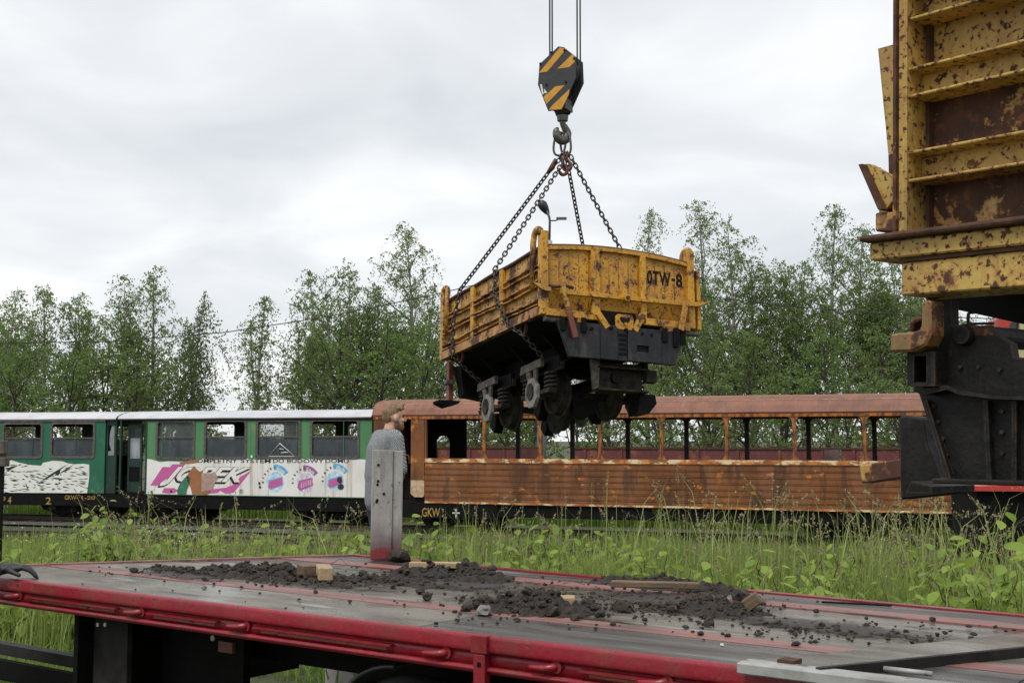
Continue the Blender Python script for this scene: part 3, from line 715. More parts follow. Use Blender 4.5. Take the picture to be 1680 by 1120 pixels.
for x in np.arange(1.2, LB, 1.36):
    m = MB()
    m.tube([(x, y * .96 + .03, z - .06) for y, z in prof], .02, 4).build('roof_bow', M['dark_inside'], bc)
for x in np.arange(2.2, LB - .6, 1.4):     # row of bench backs inside
    pass
underframe(bc, LB, ZS)
x, z = on_plane(bc, 690, 840)
MB().box(-.25, 3.2, .012, .045, ZS - .36, ZS - .03).build('end_beam', M['black_iron'], bc)
x0, z0 = on_plane(bc, 692, 847); x1, z1 = on_plane(bc, 722, 833)
fit_text('GKW', M['text_yellow'], bc, x0, x1, z0, z1, .004, bold=.02)
fit_text('+', M['white_dot'], bc, *[on_plane(bc, p, 840)[0] for p in (742, 754)], on_plane(bc, 748, 848)[1], on_plane(bc, 748, 834)[1], .004)

# --- the two green coaches
def green_coach(label, p0, p1, mat_w, wins, panes, vest, roofmat=M['white_roof'], over=(0.0, 0.0), ze=2.88, zs=.89):
    ang = math.atan2(p1[1] - p0[1], p1[0] - p0[0]); L = math.hypot(p1[0] - p0[0], p1[1] - p0[1]); D = 1.9
    o = empty('railway_coach', (p0[0], p0[1], 0), (0, 0, ang)); tag(o, label, 'railway coach')
    holes = []
    for a, b, c, d in wins:
        xa, zt = on_plane(o, a, c); xb, zb = on_plane(o, b, d)
        holes.append((xa, xb, zb, zt))
    b0, b1 = vest
    wall_panel(MB(), b0, L - b1, zs, ze, holes, 0.0, .045).build('wall', mat_w, o)
    fh = [(h[0] + .08, h[1] + .08, h[2] + .03, h[3] - .05) for h in holes]
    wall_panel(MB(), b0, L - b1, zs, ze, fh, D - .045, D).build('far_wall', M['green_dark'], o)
    for i, h in enumerate(holes):
        f = ring(MB(), rrect(h[0] - .03, h[1] + .03, h[2] - .03, h[3] + .03, .09), rrect(h[0] + .035, h[1] - .035, h[2] + .035, h[3] - .035, .07), -.018, .02).build('window_frame', M['frame_grey'], o)
        # fillets closing the square corners of the opening behind the rounded frame
        zm = h[2] + (h[3] - h[2]) * .56
        MB().box(h[0] + .03, h[1] - .03, -.006, .024, zm - .018, zm + .018).build('window_bar', M['frame_grey'], f)
        lo, up = panes[i]
        if lo: MB().box(h[0] + .02, h[1] - .02, .026, .03, h[2] + .02, zm - .012).build('pane', lo, f)
        if up: MB().box(h[0] + .02, h[1] - .02, .031, .035, zm + .012, h[3] - .02).build('pane', up, f)
    for xx in np.arange(b0 + .45, L - b1 - .2, 1.31):
        MB().box(xx - .006, xx + .006, -.0045, -.0005, zs + .02, ze - .08).build('panel_seam', mat_w, o)
    for h in fh:
        f = ring(MB(), rrect(h[0] - .02, h[1] + .02, h[2] - .02, h[3] + .02, .06), rrect(h[0] + .03, h[1] - .03, h[2] + .03, h[3] - .03, .06), D - .06, D - .02).build('window_frame', M['frame_grey'], o)
        MB().box(h[0], h[1], D - .05, D - .03, (h[2] + h[3]) / 2 - .015, (h[2] + h[3]) / 2 + .015).build('window_bar', M['frame_grey'], f)
        MB().box(h[0], h[1], D - .025, D - .02, h[2], (h[2] + h[3]) / 2 - .016).build('pane', M['glass'], f)
    MB().box(b0, L - b1, .05, D - .05, zs, zs + .05).build('floor', M['dark_inside'], o)
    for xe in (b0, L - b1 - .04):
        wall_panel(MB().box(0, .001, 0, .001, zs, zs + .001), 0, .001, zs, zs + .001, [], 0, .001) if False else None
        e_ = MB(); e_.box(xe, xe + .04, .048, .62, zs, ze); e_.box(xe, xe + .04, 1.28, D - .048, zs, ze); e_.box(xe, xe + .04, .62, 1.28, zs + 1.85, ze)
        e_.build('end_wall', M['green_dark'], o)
    prof = [(-.05, ze - .005), (.02, ze + .06), (.2, ze + .125), (.5, ze + .18), (D / 2, ze + .205), (D - .5, ze + .18), (D - .2, ze + .125), (D - .02, ze + .06), (D + .05, ze - .005)]
    rf = shell(MB(), prof, -over[0], L + over[1], .025, 12, .004).build('roof', roofmat, o)
    MB().box(b0, L - b1, -.03, .0, ze - .075, ze - .008).build('gutter_shadow_band', M['black_iron'] if mat_w is M['green_b'] else M['frame_grey'], rf)  # gutter made tall and dark to paint its shadow under the eave
    for xx in (-over[0] + .012, L + over[1] - .03):
        MB().prism([(y, z - .03) for y, z in prof], xx, xx + .018, 'yz').build('roof_end', M['green_dark'], rf)
    # benches seen dimly through the windows
    for xx in np.arange(b0 + .7, L - b1 - .3, 1.15):
        for ys_ in (.12, 1.1):
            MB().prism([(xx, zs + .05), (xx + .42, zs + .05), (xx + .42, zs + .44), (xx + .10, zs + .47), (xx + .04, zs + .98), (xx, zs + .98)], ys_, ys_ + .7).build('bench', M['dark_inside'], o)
    underframe(o, L, zs, bog=(1.3, -1.3))
    MB().box(-.15, L + .15, .012, .045, zs - .34, zs - .03).build('end_beam', M['black_iron'], o)
    return o, L
# the right one, with the advertisement
P20, P21 = (-10.37, 32.33), (-3.44, 29.99)
w2 = [(258, 318, 690, 752), (337, 403, 689.5, 751.5), (422, 492, 689, 751), (511, 588, 688.5, 751)]
g2, L2 = green_coach('faded green railway coach with white pink-lettered advertisement under its four windows', P20, P21, M['green_b'], w2,
    [(M['glass'], M['glass_clear']), (M['glass'], None), (M['glass'], M['glass_clear']), (M['glass'], None)], (.86, 0.0), over=(.05, .0))
def X2(px, py=780): return on_plane(g2, px, py)[0]
def Z2(px, py): return on_plane(g2, px, py)[1]
# vestibule of the right coach: open platform with a door leaf
MB().box(.02, .86, .05, 1.85, .89, .94).build('platform_floor', M['dark_inside'], g2)
MB().box(.0, .05, .0, .06, .89, 2.88).build('corner_post', M['green_dark'], g2)
MB().box(.80, .858, .002, .05, .89, 2.88).build('corner_post', M['green_dark'], g2)
dr = wall_panel(MB(), .06, .50, .92, 2.72, [(.12, .44, 1.82, 2.62)], .28, .32).build('door', M['green_dark'], g2)
MB().box(.12, .44, .295, .302, 1.82, 2.36).build('pane', M['glass_pale'], dr)
MB().box(.12, .44, .295, .302, 2.37, 2.62).build('pane', M['glass'], dr)
MB().box(.12, .44, .27, .285, 1.22, 1.60).build('door_panel', M['black_iron'], dr)
wall_panel(MB(), .52, .80, .92, 2.72, [(.56, .76, 1.9, 2.6)], 1.55, 1.58).build('far_door', M['green_dark'], g2)
# advertisement sheet
pz0, pz1 = .91, Z2(420, 752.2)
ax0, ax1 = X2(241), X2(602)
sheet = [(ax0, pz0), (ax1, pz0), (ax1, pz1 - .06), (ax1 - .06, pz1), (X2(335), pz1), (X2(322), pz1 - .05), (X2(300), pz1 - .09), (X2(276), pz1 - .075), (X2(262), pz1 - .10), (X2(248), pz1 - .03), (ax0, pz1 - .02)]
ad = MB().prism(sheet, -.006, -.001).build('advertisement', M['poster_white'], g2)
def flat(name, P, y, m, parent):                  # a flat printed or painted shape a hair proud of the sheet
    return MB().prism(P, y, y + .0015).build(name, m, parent)
def pg(L_): return [(X2(a, b), Z2(a, b)) for a, b in L_]
c1 = lambda a, b: (230 + a / 8.4, 740 + b / 8.4)
# logo: pink ground, pink and black shadows, white letters
flat('print', pg([c1(*p) for p in ((140, 470), (310, 215), (420, 215), (440, 178), (620, 175), (480, 375), (360, 380), (240, 470))]), -.0085, M['pink'], ad)
flat('print', pg([c1(*p) for p in ((300, 570), (330, 505), (480, 505), (520, 540), (480, 575), (390, 580))]), -.0085, M['pink'], ad)
flat('print', pg([c1(*p) for p in ((925, 585), (1000, 520), (1180, 500), (1330, 440), (1370, 360), (1525, 265), (1500, 310), (1290, 570), (1180, 585), (1105, 540), (1060, 575))]), -.0085, M['pink'], ad)
lx0, lx1 = X2(262), X2(412); lz0, lz1 = Z2(300, 797), Z2(300, 765)
fit_text('JOPEK', M['print_black'], ad, lx0 - .06, lx1 + .0, lz0 - .045, lz1 - .045, -.0105, shear=.62, bold=.042)
fit_text('JOPEK', M['print_black'], ad, lx0 - .005, lx1 + .012, lz0 - .012, lz1 + .008, -.0125, shear=.62, bold=.036)
fit_text('JOPEK', M['print_white'], ad, lx0 + .005, lx1 + .005, lz0, lz1, -.0145, shear=.62, bold=.028)
# peeled patches
def blob(cx, cz, rx, rz, n=22, j=.22, seed=1):
    q = random.Random(seed); return [(cx + rx * (1 + q.uniform(-j, j)) * math.cos(2 * math.pi * k / n), cz + rz * (1 + q.uniform(-j, j)) * math.sin(2 * math.pi * k / n)) for k in range(n)]
flat('peeled_patch', pg([c1(*p) for p in ((510, 540), (560, 430), (650, 330), (690, 360), (690, 430), (650, 520), (640, 590), (520, 590))]), -.0165, M['peel_green'], ad)
flat('peeled_patch', pg([c1(*p) for p in ((650, 340), (690, 270), (745, 200), (790, 250), (830, 280), (870, 260), (850, 590), (720, 590), (700, 500), (655, 420))]), -.0165, M['peel_rust'], ad)
flat('peeled_patch', pg([c1(*p) for p in ((852, 290), (900, 300), (980, 300), (1030, 280), (1060, 330), (1080, 380), (1030, 440), (1000, 520), (900, 545), (850, 560))]), -.0168, M['peel_primer'], ad)
flat('peeled_patch', pg([c1(*p) for p in ((850, 562), (900, 548), (985, 512), (960, 560), (920, 600), (850, 600))]), -.0166, M['peel_rust'], ad)
flat('peeled_patch', pg([c1(*p) for p in ((540, 150), (640, 140), (690, 120), (830, 105), (800, 150), (690, 165), (560, 172))]), -.0166, M['peel_rust'], ad)
for k, (a, b) in enumerate(((160, 560), (430, 550), (1645, 440), (1655, 490), (1540, 70))):
    x, z = pg([c1(a, b)])[0]; flat('peeled_patch', blob(x, z, .03, .035, seed=k), -.0165, M['print_black'] if k < 4 else M['print_white'], ad)
for wd, a, b in (('KOMPLETNY', 315, 389), ('SYSTEM', 395, 444), ('DO', 448, 466), ('BUDOWY', 471, 531), ('DOMU', 534, 572)):
    fit_text(wd, M['print_black'], ad, X2(a), X2(b), Z2((a + b) / 2, 759), Z2((a + b) / 2, 752.4), -.010, bold=.012)
fit_text('®', M['print_black'], ad, X2(393), X2(400), Z2(396, 809.5), Z2(396, 802), -.010)
# three round emblems with a brick each
c2 = lambda a, b: (410 + a / 8.0, 740 + b / 8.0)
for k, (cx, cy, word, disc, ban, brick) in enumerate(((335, 400, 'ściana', 'print_sky', 'print_blue', 'pink'), (725, 410, 'ściana', 'print_lilac', 'print_purple', 'pink'), (1120, 385, 'dach', 'print_sky', 'print_blue', 'pink'))):
    x, z = pg([c2(cx, cy)])[0]; s = .0158 / 1.0
    s = (X2(410 + (cx + 100) / 8.0) - x) / 100
    flat('emblem', blob(x, z, 115 * s, 120 * s, 26, .07, 40 + k), -.0085, M[disc], ad)
    arc = [(x + r * s * math.sin(R(a)), z + r * s * math.cos(R(a))) for r, aa in ((205, range(-8, 57, 8)), (140, range(56, -9, -8))) for a in aa]
    flat('emblem', arc, -.0105, M[ban], ad)
    fit_text(word, M['print_white'], ad, x + 15 * s, x + 130 * s, z + 115 * s, z + 172 * s, -.0125, bold=.02, rot=R(-26))
    for i, ch in enumerate('system'):
        a = R(-92 + 17.5 * i); fx, fz = x + 165 * s * math.sin(a), z + 165 * s * math.cos(a)
        fit_text(ch, M['print_black'], ad, fx - 12 * s, fx + 12 * s, fz - 14 * s, fz + 14 * s, -.0105, bold=.01, rot=-a)
    dark = 'print_purple' if k == 1 else 'print_blue'
    flat('emblem', [(x + a * s, z + b * s) for a, b in ((-100, -60), (-85, 20), (85, 60), (105, -20), (90, -40), (-60, -95))], -.0105, M[dark], ad)
    flat('emblem', [(x + a * s, z + b * s) for a, b in ((-85, -70), (-78, 5), (95, 52), (100, -28), (-55, -80))], -.0125, M[brick], ad)
    if k == 1:
        for i in range(5): flat('emblem', [(x + a * s, z + b * s) for a, b in ((-50 + 30 * i, -62 + 9 * i), (-40 + 30 * i, -60 + 9 * i), (-36 + 30 * i, 5 + 8 * i), (-46 + 30 * i, 3 + 8 * i))], -.0145, M['print_lilac'], ad)
    if k == 2:
        flat('peeled_patch', blob(x + 60 * s, z + 10 * s, 34 * s, 38 * s, 18, .2, 3), -.0165, M['green_dark'], ad); flat('peeled_patch', blob(x + 75 * s, z - 70 * s, 40 * s, 34 * s, 18, .2, 5), -.0165, M['green_dark'], ad)
# chalk triangle drawn on the third window
tri = [on_plane(g2, a, b, .02) for a, b in ((441, 748), (459, 727), (484, 748))]
MB().tube([(x, .02, z) for x, z in tri], .014, 4, closed=True).build('chalk_drawing', M['print_white'], g2)
MB().tube([(tri[0][0] + .35, .02, tri[0][1] + .09), (tri[0][0] + .55, .02, tri[0][1] + .10)], .012, 4).build('chalk_drawing', M['print_white'], g2)
MB().tube([(tri[0][0] + .30, .02, tri[0][1] + .19), (tri[0][0] + .42, .02, tri[0][1] + .17)], .010, 4).build('chalk_drawing', M['print_white'], g2)

# the left one, with the bird mural
d1 = Vector((-10.62 + 13.98, 32.74 - 33.5)); d1.normalize()
P11 = (-10.62, 32.74); P10 = (P11[0] - d1.x * 9.5, P11[1] - d1.y * 9.5)
w1 = [(-70, -12, 694, 750), (6, 68, 694, 750), (85, 154, 693.5, 750)]
g1, L1 = green_coach('dark green railway coach with white painted mural at the left edge', P10, P11, M['green_a'], w1, [(M['glass'], None)] * 3, (0.0, .30), over=(.0, .02))
def X1(px, py=780): return on_plane(g1, px, py)[0]
def Z1(px, py): return on_plane(g1, px, py)[1]
ep = wall_panel(MB(), L1 - .30, L1, .89, 2.86, [(L1 - .25, L1 - .06, 1.9, 2.7)], .05, .09).build('door', M['green_dark'], g1)
MB().prism([(L1 - .25, 1.9), (L1 - .06, 1.9), (L1 - .06, 2.7), (L1 - .15, 2.68), (L1 - .20, 2.5), (L1 - .21, 2.2), (L1 - .15, 2.02), (L1 - .25, 2.0)], .068, .074).build('pane', M['glass_pale'], ep)
c3 = lambda a, b: (a / 6.225, 680 + b / 6.225)
def pg1(L_): return [(X1(*c3(a, b)), Z1(*c3(a, b))) for a, b in L_]
z0 = .905
mural = [(-500, 470), (40, 475), (120, 465), (200, 490), (330, 515), (420, 520), (440, 490), (540, 470), (640, 475), (690, 495), (760, 505), (860, 500), (912, 510), (912, 640), (890, 800), (30, 795), (-500, 790)]
mu = MB().prism(pg1(mural), -.006, -.001).build('mural', M['print_white'], g1)
q = random.Random(5); dm = MB()
def sliver(x0, y0, x1, y1, w):
    dx, dy = x1 - x0, y1 - y0; l = math.hypot(dx, dy) or 1; nx_, ny_ = -dy / l, dx / l
    k = q.uniform(-.6, .6)
    P = [(x0, y0), (x0 + dx * .35 + nx_ * w, y0 + dy * .35 + ny_ * w), (x0 + dx * .7 + nx_ * w * .6, y0 + dy * .7 + ny_ * w * .6), (x1, y1), (x0 + dx * .5 - nx_ * w * (.4 + k * .3), y0 + dy * .5 - ny_ * w * (.4 + k * .3))]
    dm.prism(pg1(P), -.0085, -.0065)
for a in ((400, 690, 700, 500, 16), (370, 705, 480, 670, 9), (520, 640, 680, 660, 12), (590, 610, 760, 505, 10), (640, 585, 740, 540, 7), (50, 560, 190, 515, 18), (60, 575, 120, 545, 16), (260, 690, 300, 785, 9), (240, 600, 290, 650, 7), (300, 640, 400, 680, 6), (560, 620, 620, 560, 26), (840, 720, 880, 685, 5), (780, 700, 890, 755, 5)): sliver(*a)
for k in range(190):
    x = q.uniform(-480, 880); y = q.uniform(500, 785); l = q.uniform(25, 90)
    if y < 530 and x > 300: continue
    sliver(x, y, min(x + l, 905), y + q.uniform(-6, 16), q.uniform(4, 10))
dm.build('mural_strokes', M['green_dark'], mu)['kind'] = 'stuff'
for txt, a, b, c_, d_ in (('P 4', 4, 20, 826, 814), ('2', 76, 85, 827, 815), ('GKW-', 107, 128, 819, 812), ('1-20', 135, 157, 819, 813)):
    fit_text(txt, M['text_yellow'], g1, X1(a), X1(b), Z1(a, c_), Z1(a, d_), .004, bold=.02)

# ------------------------------------------------------------------ low wagons on the track beyond, lamp post, wires, mast
def low_wagon(label, px0, px1, ytop, Y0, Y1):
    a, b = at(px0, ytop, Y0), at(px1, ytop, Y1); ang = math.atan2(b.y - a.y, b.x - a.x); L = math.hypot(b.x - a.x, b.y - a.y)
    o = empty('open_wagon', (a.x, a.y, 0), (0, 0, ang)); tag(o, label, 'wagon', 'maroon open wagons on the track behind the coaches')
    zt = a.z
    for y in (0, 1.7):
        MB().box(0, L, y, y + .05, .75, zt).build('side_board', M['maroon'], o)
        m = MB()
        for x in np.arange(.3, L, 1.1): m.box(x, x + .07, y - .04 if y == 0 else y + .05, y if y == 0 else y + .09, .72, zt - .02)
        m.build('stanchions', M['maroon'], o)
        MB().box(-.03, L + .03, y - .03, y + .08, zt, zt + .05).build('top_rail', M['rust_bar'], o)
    MB().box(0, L, .05, 1.7, .72, .78).build('floor', M['dark_inside'], o)
    for x in (0, L - .05): MB().box(x, x + .05, .052, 1.698, .78, zt - .01).build('end_board', M['maroon'], o)
    MB().box(.1, L - .1, .3, .42, .5, .72).build('solebar', M['black_iron'], o); MB().box(.1, L - .1, 1.3, 1.42, .5, .72).build('solebar', M['black_iron'], o)
    for x in (.9, L - .9): wheelset(o, x, .33, .33, .7, M['dirty_iron'], .87)
    return o
low_wagon('maroon open wagon seen through the left openings of the brown coach', 700, 846, 735, 36.4, 35.2)
low_wagon('long maroon open wagon seen through the middle openings of the brown coach', 942, 1352, 736, 34.4, 31.2)
low_wagon('maroon open wagon seen through the last openings beside the near wagon', 1380, 1640, 737, 31.0, 28.8)
track('back_track', [(-20, 43.4), (0, 36.6), (8, 33.2), (20, 27.8)])

lp = at(884, 790, 40); lp.z = 0
lamp = empty('street_lamp', lp); tag(lamp, 'slim street lamp with dark oval head rising behind the hanging wagon', 'street lamp')
tp = at(902, 362, 40) - lp
MB().tube([(0, 0, 0), (tp.x * .5, 0, tp.z * .5), (tp.x * .96, 0, tp.z * .93)], [.17, .14, .10], 12).build('pole', M['concrete'], lamp)
hp = at(893, 341, 40) - lp
MB().tube([(tp.x * .96, 0, tp.z * .92), (tp.x, 0, tp.z), (tp.x - .02, -.02, tp.z + .12), (hp.x + .08, -.05, hp.z - .1)], .04, 8).build('arm', M['lamp_grey'], lamp)
m = MB(); ax = Vector((-.17, -.06, .26)).normalized()
m.tube([Vector(hp) + ax * k for k in (-.26, -.16, .0, .14, .24, .29)], [.05, .10, .15, .165, .11, .03], 14); m.build('lamp_head', M['lamp_dark'], lamp)
h2 = at(924, 357, 40) - lp
MB().tube([(tp.x, 0, tp.z), (tp.x + .2, .1, tp.z + .02), (h2.x - .1, .2, h2.z)], .025, 6).build('arm', M['lamp_grey'], lamp)
m = MB().box(h2.x - .22, h2.x + .12, .12, .28, h2.z - .03, h2.z + .04); m.build('lamp_head', M['lamp_grey'], lamp)

def overhead(label, P):
    """a sagging wire through pixel points at given distances"""
    pts = [at(*p) for p in P]
    out = []
    for i in range(len(pts) - 1):
        for k in range(6): out.append(pts[i].lerp(pts[i + 1], k / 6))
    out.append(pts[-1])
    o = MB().tube(out, .016, 5).build('overhead_wire', M['wire']); tag(o, label, 'wire', 'overhead wires meeting at the lamp post'); return o
wl = at(901, 450, 39.9)
overhead('thin black wire sagging across the birches on the left', [(-160, 562, 37), (0, 563, 37.5), (180, 560, 38), (370, 545, 38.5), (540, 519, 39), (700, 486, 39.5), (895, 440, 40)])
overhead('thin black wire across the birches right of the hanging wagon', [(903, 446, 40), (1030, 468, 39.5), (1150, 485, 39), (1300, 503, 38), (1430, 513, 37), (1560, 520, 36), (1800, 530, 34)])
ma = at(1265, 600, 85); ma.z = 0
mast = empty('antenna_mast', ma); tag(mast, 'tiny thin antenna mast in the gap between the right birches', 'mast')
mt = at(1265, 445, 85).z
MB().tube([(0, 0, 0), (0, 0, mt)], [.06, .03], 6).build('pole', M['lamp_grey'], mast)
MB().tube([(-.3, 0, mt - .3), (.3, 0, mt - .3)], .02, 5).build('crossbar', M['lamp_grey'], mast)

# ------------------------------------------------------------------ trees
def leaves_mesh(name, P, size, m, parent, hang=0.3):
    """one rhombic leaf at each point of P"""
    n = len(P)
    d = nr.normal(size=(n, 3)); d[:, 2] -= hang * 2; d /= np.linalg.norm(d, axis=1)[:, None]
    w = np.cross(d, nr.normal(size=(n, 3))); w /= np.linalg.norm(w, axis=1)[:, None]
    s = (size * nr.uniform(.65, 1.35, n))[:, None]
    V = np.empty((n, 4, 3)); V[:, 0] = P - d * s * .55; V[:, 1] = P + w * s * .36 - d * s * .06; V[:, 2] = P + d * s * .55; V[:, 3] = P - w * s * .36 - d * s * .06
    return fast_mesh(name, V.reshape(-1, 3), np.arange(n * 4).reshape(n, 4), m, parent)

def birch(label, px, ytop, Y, rad, cat='tree', style='birch', dens=1.0, base=.14, leafm='leaf_birch', group='birches behind the coaches', leaf=.076):
    top = at(px, ytop, Y); H_ = top.z
    o = empty('birch_tree' if style != 'bush' else 'leafy_tree', (top.x, Y, 0)); tag(o, label, cat, group)
    r = random.Random(int(px * 7 + ytop)); g = np.random.default_rng(int(px * 13 + ytop))
    lean = (r.uniform(-.35, .35), r.uniform(-.4, .4))
    if style == 'birch' and not 380 < px < 520: rad *= 1.14
    def trunk(t): return Vector((lean[0] * math.sin(t * 3.14), lean[1] * math.sin(t * 3.14), H_ * t))
    tm = MB(); tr0 = .009 * H_ + .02
    leaders = [(base, trunk, 1.0, 1.0)]                  # start, path, top share, weight
    if style == 'birch':
        for k in range(r.choice((1, 2, 2, 3))):
            t0 = r.uniform(.16, .42); tt = r.uniform(.68, .93); az = r.random() * 6.28; rr = rad * r.uniform(.35, .8)
            p0 = trunk(t0); p1 = Vector((p0.x + math.cos(az) * rr, p0.y + math.sin(az) * rr, H_ * tt))
            def sub(t, p0=p0, p1=p1): return p0.lerp(p1, t) + Vector((p0.x - p1.x, p0.y - p1.y, 0)) * (.25 * math.sin(t * 3.14) * -1)
            leaders.append((.15, sub, (tt - t0), .75))
    for k_, (b0_, path_, share, wt) in enumerate(leaders):
        r0 = tr0 if k_ == 0 else tr0 * .5
        tm.tube([path_(k / 12) for k in range(13)], [r0 * (1 - k / 12) ** .85 + .010 for k in range(13)], 7)
    pts = []
    for k_, (b0_, path_, share, wt) in enumerate(leaders):
        lr = rad * (1.0 if len(leaders) == 1 else (.92 if k_ == 0 else .68))
        nb = int((16 + H_ * share * 6.0) * (1.0 if style != 'bush' else .8)); lop = r.random() * 6.28
        for i in range(nb):
            t = b0_ + (1 - b0_) * ((i + r.random()) / nb) ** .92
            rel = (t - b0_) / (1 - b0_)
            if style == 'bush': prof = math.sin(math.pi * min(1, .18 + rel * .80)) ** .7
            else: prof = (1 - rel) ** .60 * (.60 + .40 * min(1, rel * 4)) + .03
            ln = lr * prof * r.choice((r.uniform(.45, .8), r.uniform(.7, 1.1), r.uniform(.9, 1.35)))
            az = i * 2.39996 + r.uniform(-.7, .7); el = R(r.uniform(12, 62) + 16 * rel); ln *= 1 + .25 * math.cos(az - lop) + .25 * math.sin(rel * 15 + az * 2 + lop)
            if r.random() < .10: continue
            d = Vector((math.cos(az) * math.cos(el), math.sin(az) * math.cos(el), math.sin(el)))
            p = path_(t); path = [p]; steps = 6
            droop = .14 if style != 'weep' else .55
            for k in range(steps):
                d = (d + Vector((r.uniform(-.18, .18), r.uniform(-.18, .18), -droop * (k / steps) * 1.6 + .02))).normalized()
                p = p + d * (ln * 1.15 / steps); path.append(p)
            tm.tube(path, [max(.005, .016 * ln * (1 - k / 7)) for k in range(7)], 4, cap=False)
            A = np.array([tuple(v) for v in path])
            nt = max(4, int(ln * 6.8 * dens * (1.25 if style == 'weep' else 1)))
            for _ in range(nt):
                s = (.18 + .82 * r.random() ** .75) * steps; k = min(int(s), steps - 1); q0 = A[k] + (A[k + 1] - A[k]) * (s - k)
                if style == 'weep': tl = r.uniform(.7, 2.2); dv = np.array([r.gauss(0, .25), r.gauss(0, .25), -.2]); gr = .9
                elif style == 'bush': tl = r.uniform(.25, .75); dv = np.array([r.gauss(0, 1), r.gauss(0, 1), r.uniform(-.3, .7)]); gr = .25
                else: tl = r.uniform(.35, 1.3); dv = np.array([r.gauss(0, .6), r.gauss(0, .6), r.uniform(-.35, .55)]); gr = 1.0
                kk = max(6, int(tl * (19 if style != 'weep' else 18)))
                ss = np.sort(g.random(kk)) * tl
                dn = dv / (np.linalg.norm(dv) + 1e-6)
                P = q0 + dn * ss[:, None] * .75; P[:, 2] -= gr * ss * ss * .75 if style != 'weep' else ss * .95
                pts.append(P + g.normal(0, .04, P.shape))
    tm.build('trunk', M['bark'] if style != 'bush' else M['bark_dark'], o)
    P = np.concatenate(pts); P = P[P[:, 2] > .25]
    leaves_mesh('crown', P, leaf, M[leafm], o, hang=.6 if style != 'bush' else .2)
    return o, len(P)

T = [  # label, x, top y, distance, crown radius, kwargs
 ('birch at the very left edge of the photo above the green coach', 4, 528, 51, 2.3, dict(dens=1.3)),
 ('birch with a small pointed top, second from the left edge', 28, 482, 50, 1.9, {}),
 ('birch with a pointed top, third from the left edge', 72, 478, 48, 2.3, dict(dens=1.2)),
 ('slim birch with a pointed top between the left birches and the tall pair', 128, 490, 49, 1.8, {}),
 ('left birch of the tall pair above the coach platforms', 203, 455, 48, 1.9, {}),
 ('tall airy birch above the gap between the two green coaches', 252, 446, 49, 2.0, {}),
 ('weeping birch with hanging strands beside the bright gap of sky', 338, 476, 46, .75, dict(style='weep', leafm='leaf_weep', base=.3, dens=1.7)),
 ('short weeping birch between the airy birch and the taller weeping one', 306, 522, 47, .6, dict(style='weep', leafm='leaf_weep', base=.3, dens=1.3)),
 ('loose thin birch right of the bright gap of sky', 436, 490, 50, 1.25, dict(dens=.95)),
 ('birch with a narrow top above the advertisement coach', 508, 446, 52, 1.7, dict(dens=1.2)),
 ('low dense birch under the narrow-topped one', 535, 482, 50, 2.0, dict(dens=1.2)),
 ('pointed birch left of the tallest one', 575, 438, 50, 2.3, dict(dens=1.2)),
 ('low birch tucked against the tallest left one', 622, 470, 51, 1.9, dict(dens=1.1)),
 ('tallest birch left of the hanging wagon', 666, 378, 51, 3.0, dict(dens=1.0)),
 ('birch whose crown meets the far end of the hanging wagon', 712, 470, 49, 2.0, dict(dens=1.0)),
 ('birch behind the middle of the hanging wagon', 800, 500, 50, 2.2, {}),
 ('birch seen below the hanging wagon', 890, 520, 51, 2.2, {}),
 ('birch behind the wagon end, left of the misty tops', 985, 460, 53, 2.0, {}),
 ('thin birch top above the right corner of the hanging wagon', 1067, 350, 54, 2.0, dict(dens=.9)),
 ('low birch close behind the right side of the hanging wagon', 1105, 430, 51, 2.0, dict(dens=1.1)),
 ('tallest birch right of the hanging wagon', 1146, 333, 52, 2.4, {}),
 ('birch just right of the tallest right one', 1193, 365, 50, 2.3, dict(dens=1.2)),
 ('round-shouldered birch falling to the gap with the mast', 1232, 425, 50, 2.2, dict(dens=1.2)),
 ('low birch under the gap with the mast', 1282, 500, 52, 2.0, dict(dens=.9)),
 ('birch on the left shoulder of the big right birch', 1322, 430, 51, 2.0, {}),
 ('big pointed birch in the right half of the tree row', 1371, 344, 50, 2.8, dict(dens=1.1)),
 ('forked birch beside the near yellow wagon', 1415, 372, 51, 2.2, dict(dens=1.0)),
 ('birch half hidden by the near yellow wagon', 1462, 430, 51, 2.5, dict(dens=1.1)),
 ('birch behind the underframe of the near wagon', 1540, 450, 51, 2.5, {}),
 ('birch seen beneath the near yellow wagon at the right edge', 1640, 480, 50, 2.5, {}),
]
for lab, px, yt, Y, rad, kw in T: birch(lab, px, yt, Y, rad, **kw)
B = [(30, 585, 45, 2.4), (105, 600, 44, 2.2), (165, 585, 45, 1.9), (225, 600, 44, 2.0), (278, 612, 45, 1.3), (490, 615, 46, 1.5), (560, 560, 46, 2.3), (640, 555, 45, 2.2), (705, 545, 44, 2.3), (790, 590, 46, 2.2),
     (870, 620, 47, 1.9), (1010, 590, 46, 2.3), (1090, 560, 46, 2.3), (1170, 570, 45, 2.4), (1240, 560, 46, 2.1), (1350, 560, 46, 2.3), (1440, 560, 45, 2.4), (1520, 580, 45, 2.3), (1620, 600, 45, 2.2)]
BL = ['at the left edge behind the first coach window', 'behind the second window of the left coach', 'above the platform end of the left coach', 'behind the first window of the advertisement coach', 'behind the second window of the advertisement coach',
      'behind the third window of the advertisement coach', 'behind the last window of the advertisement coach', "behind the standing man's head", 'behind the left end of the brown coach', 'below the far end of the hanging wagon',
      'seen under the axles of the hanging wagon', 'seen under the front beam of the hanging wagon', 'just right of the front beam of the hanging wagon', 'above the third opening right of the hanging wagon', 'below the gap with the mast',
      'below the big right birch', 'left of the underframe of the near wagon', 'behind the underframe of the near wagon', 'at the right edge under the near wagon']
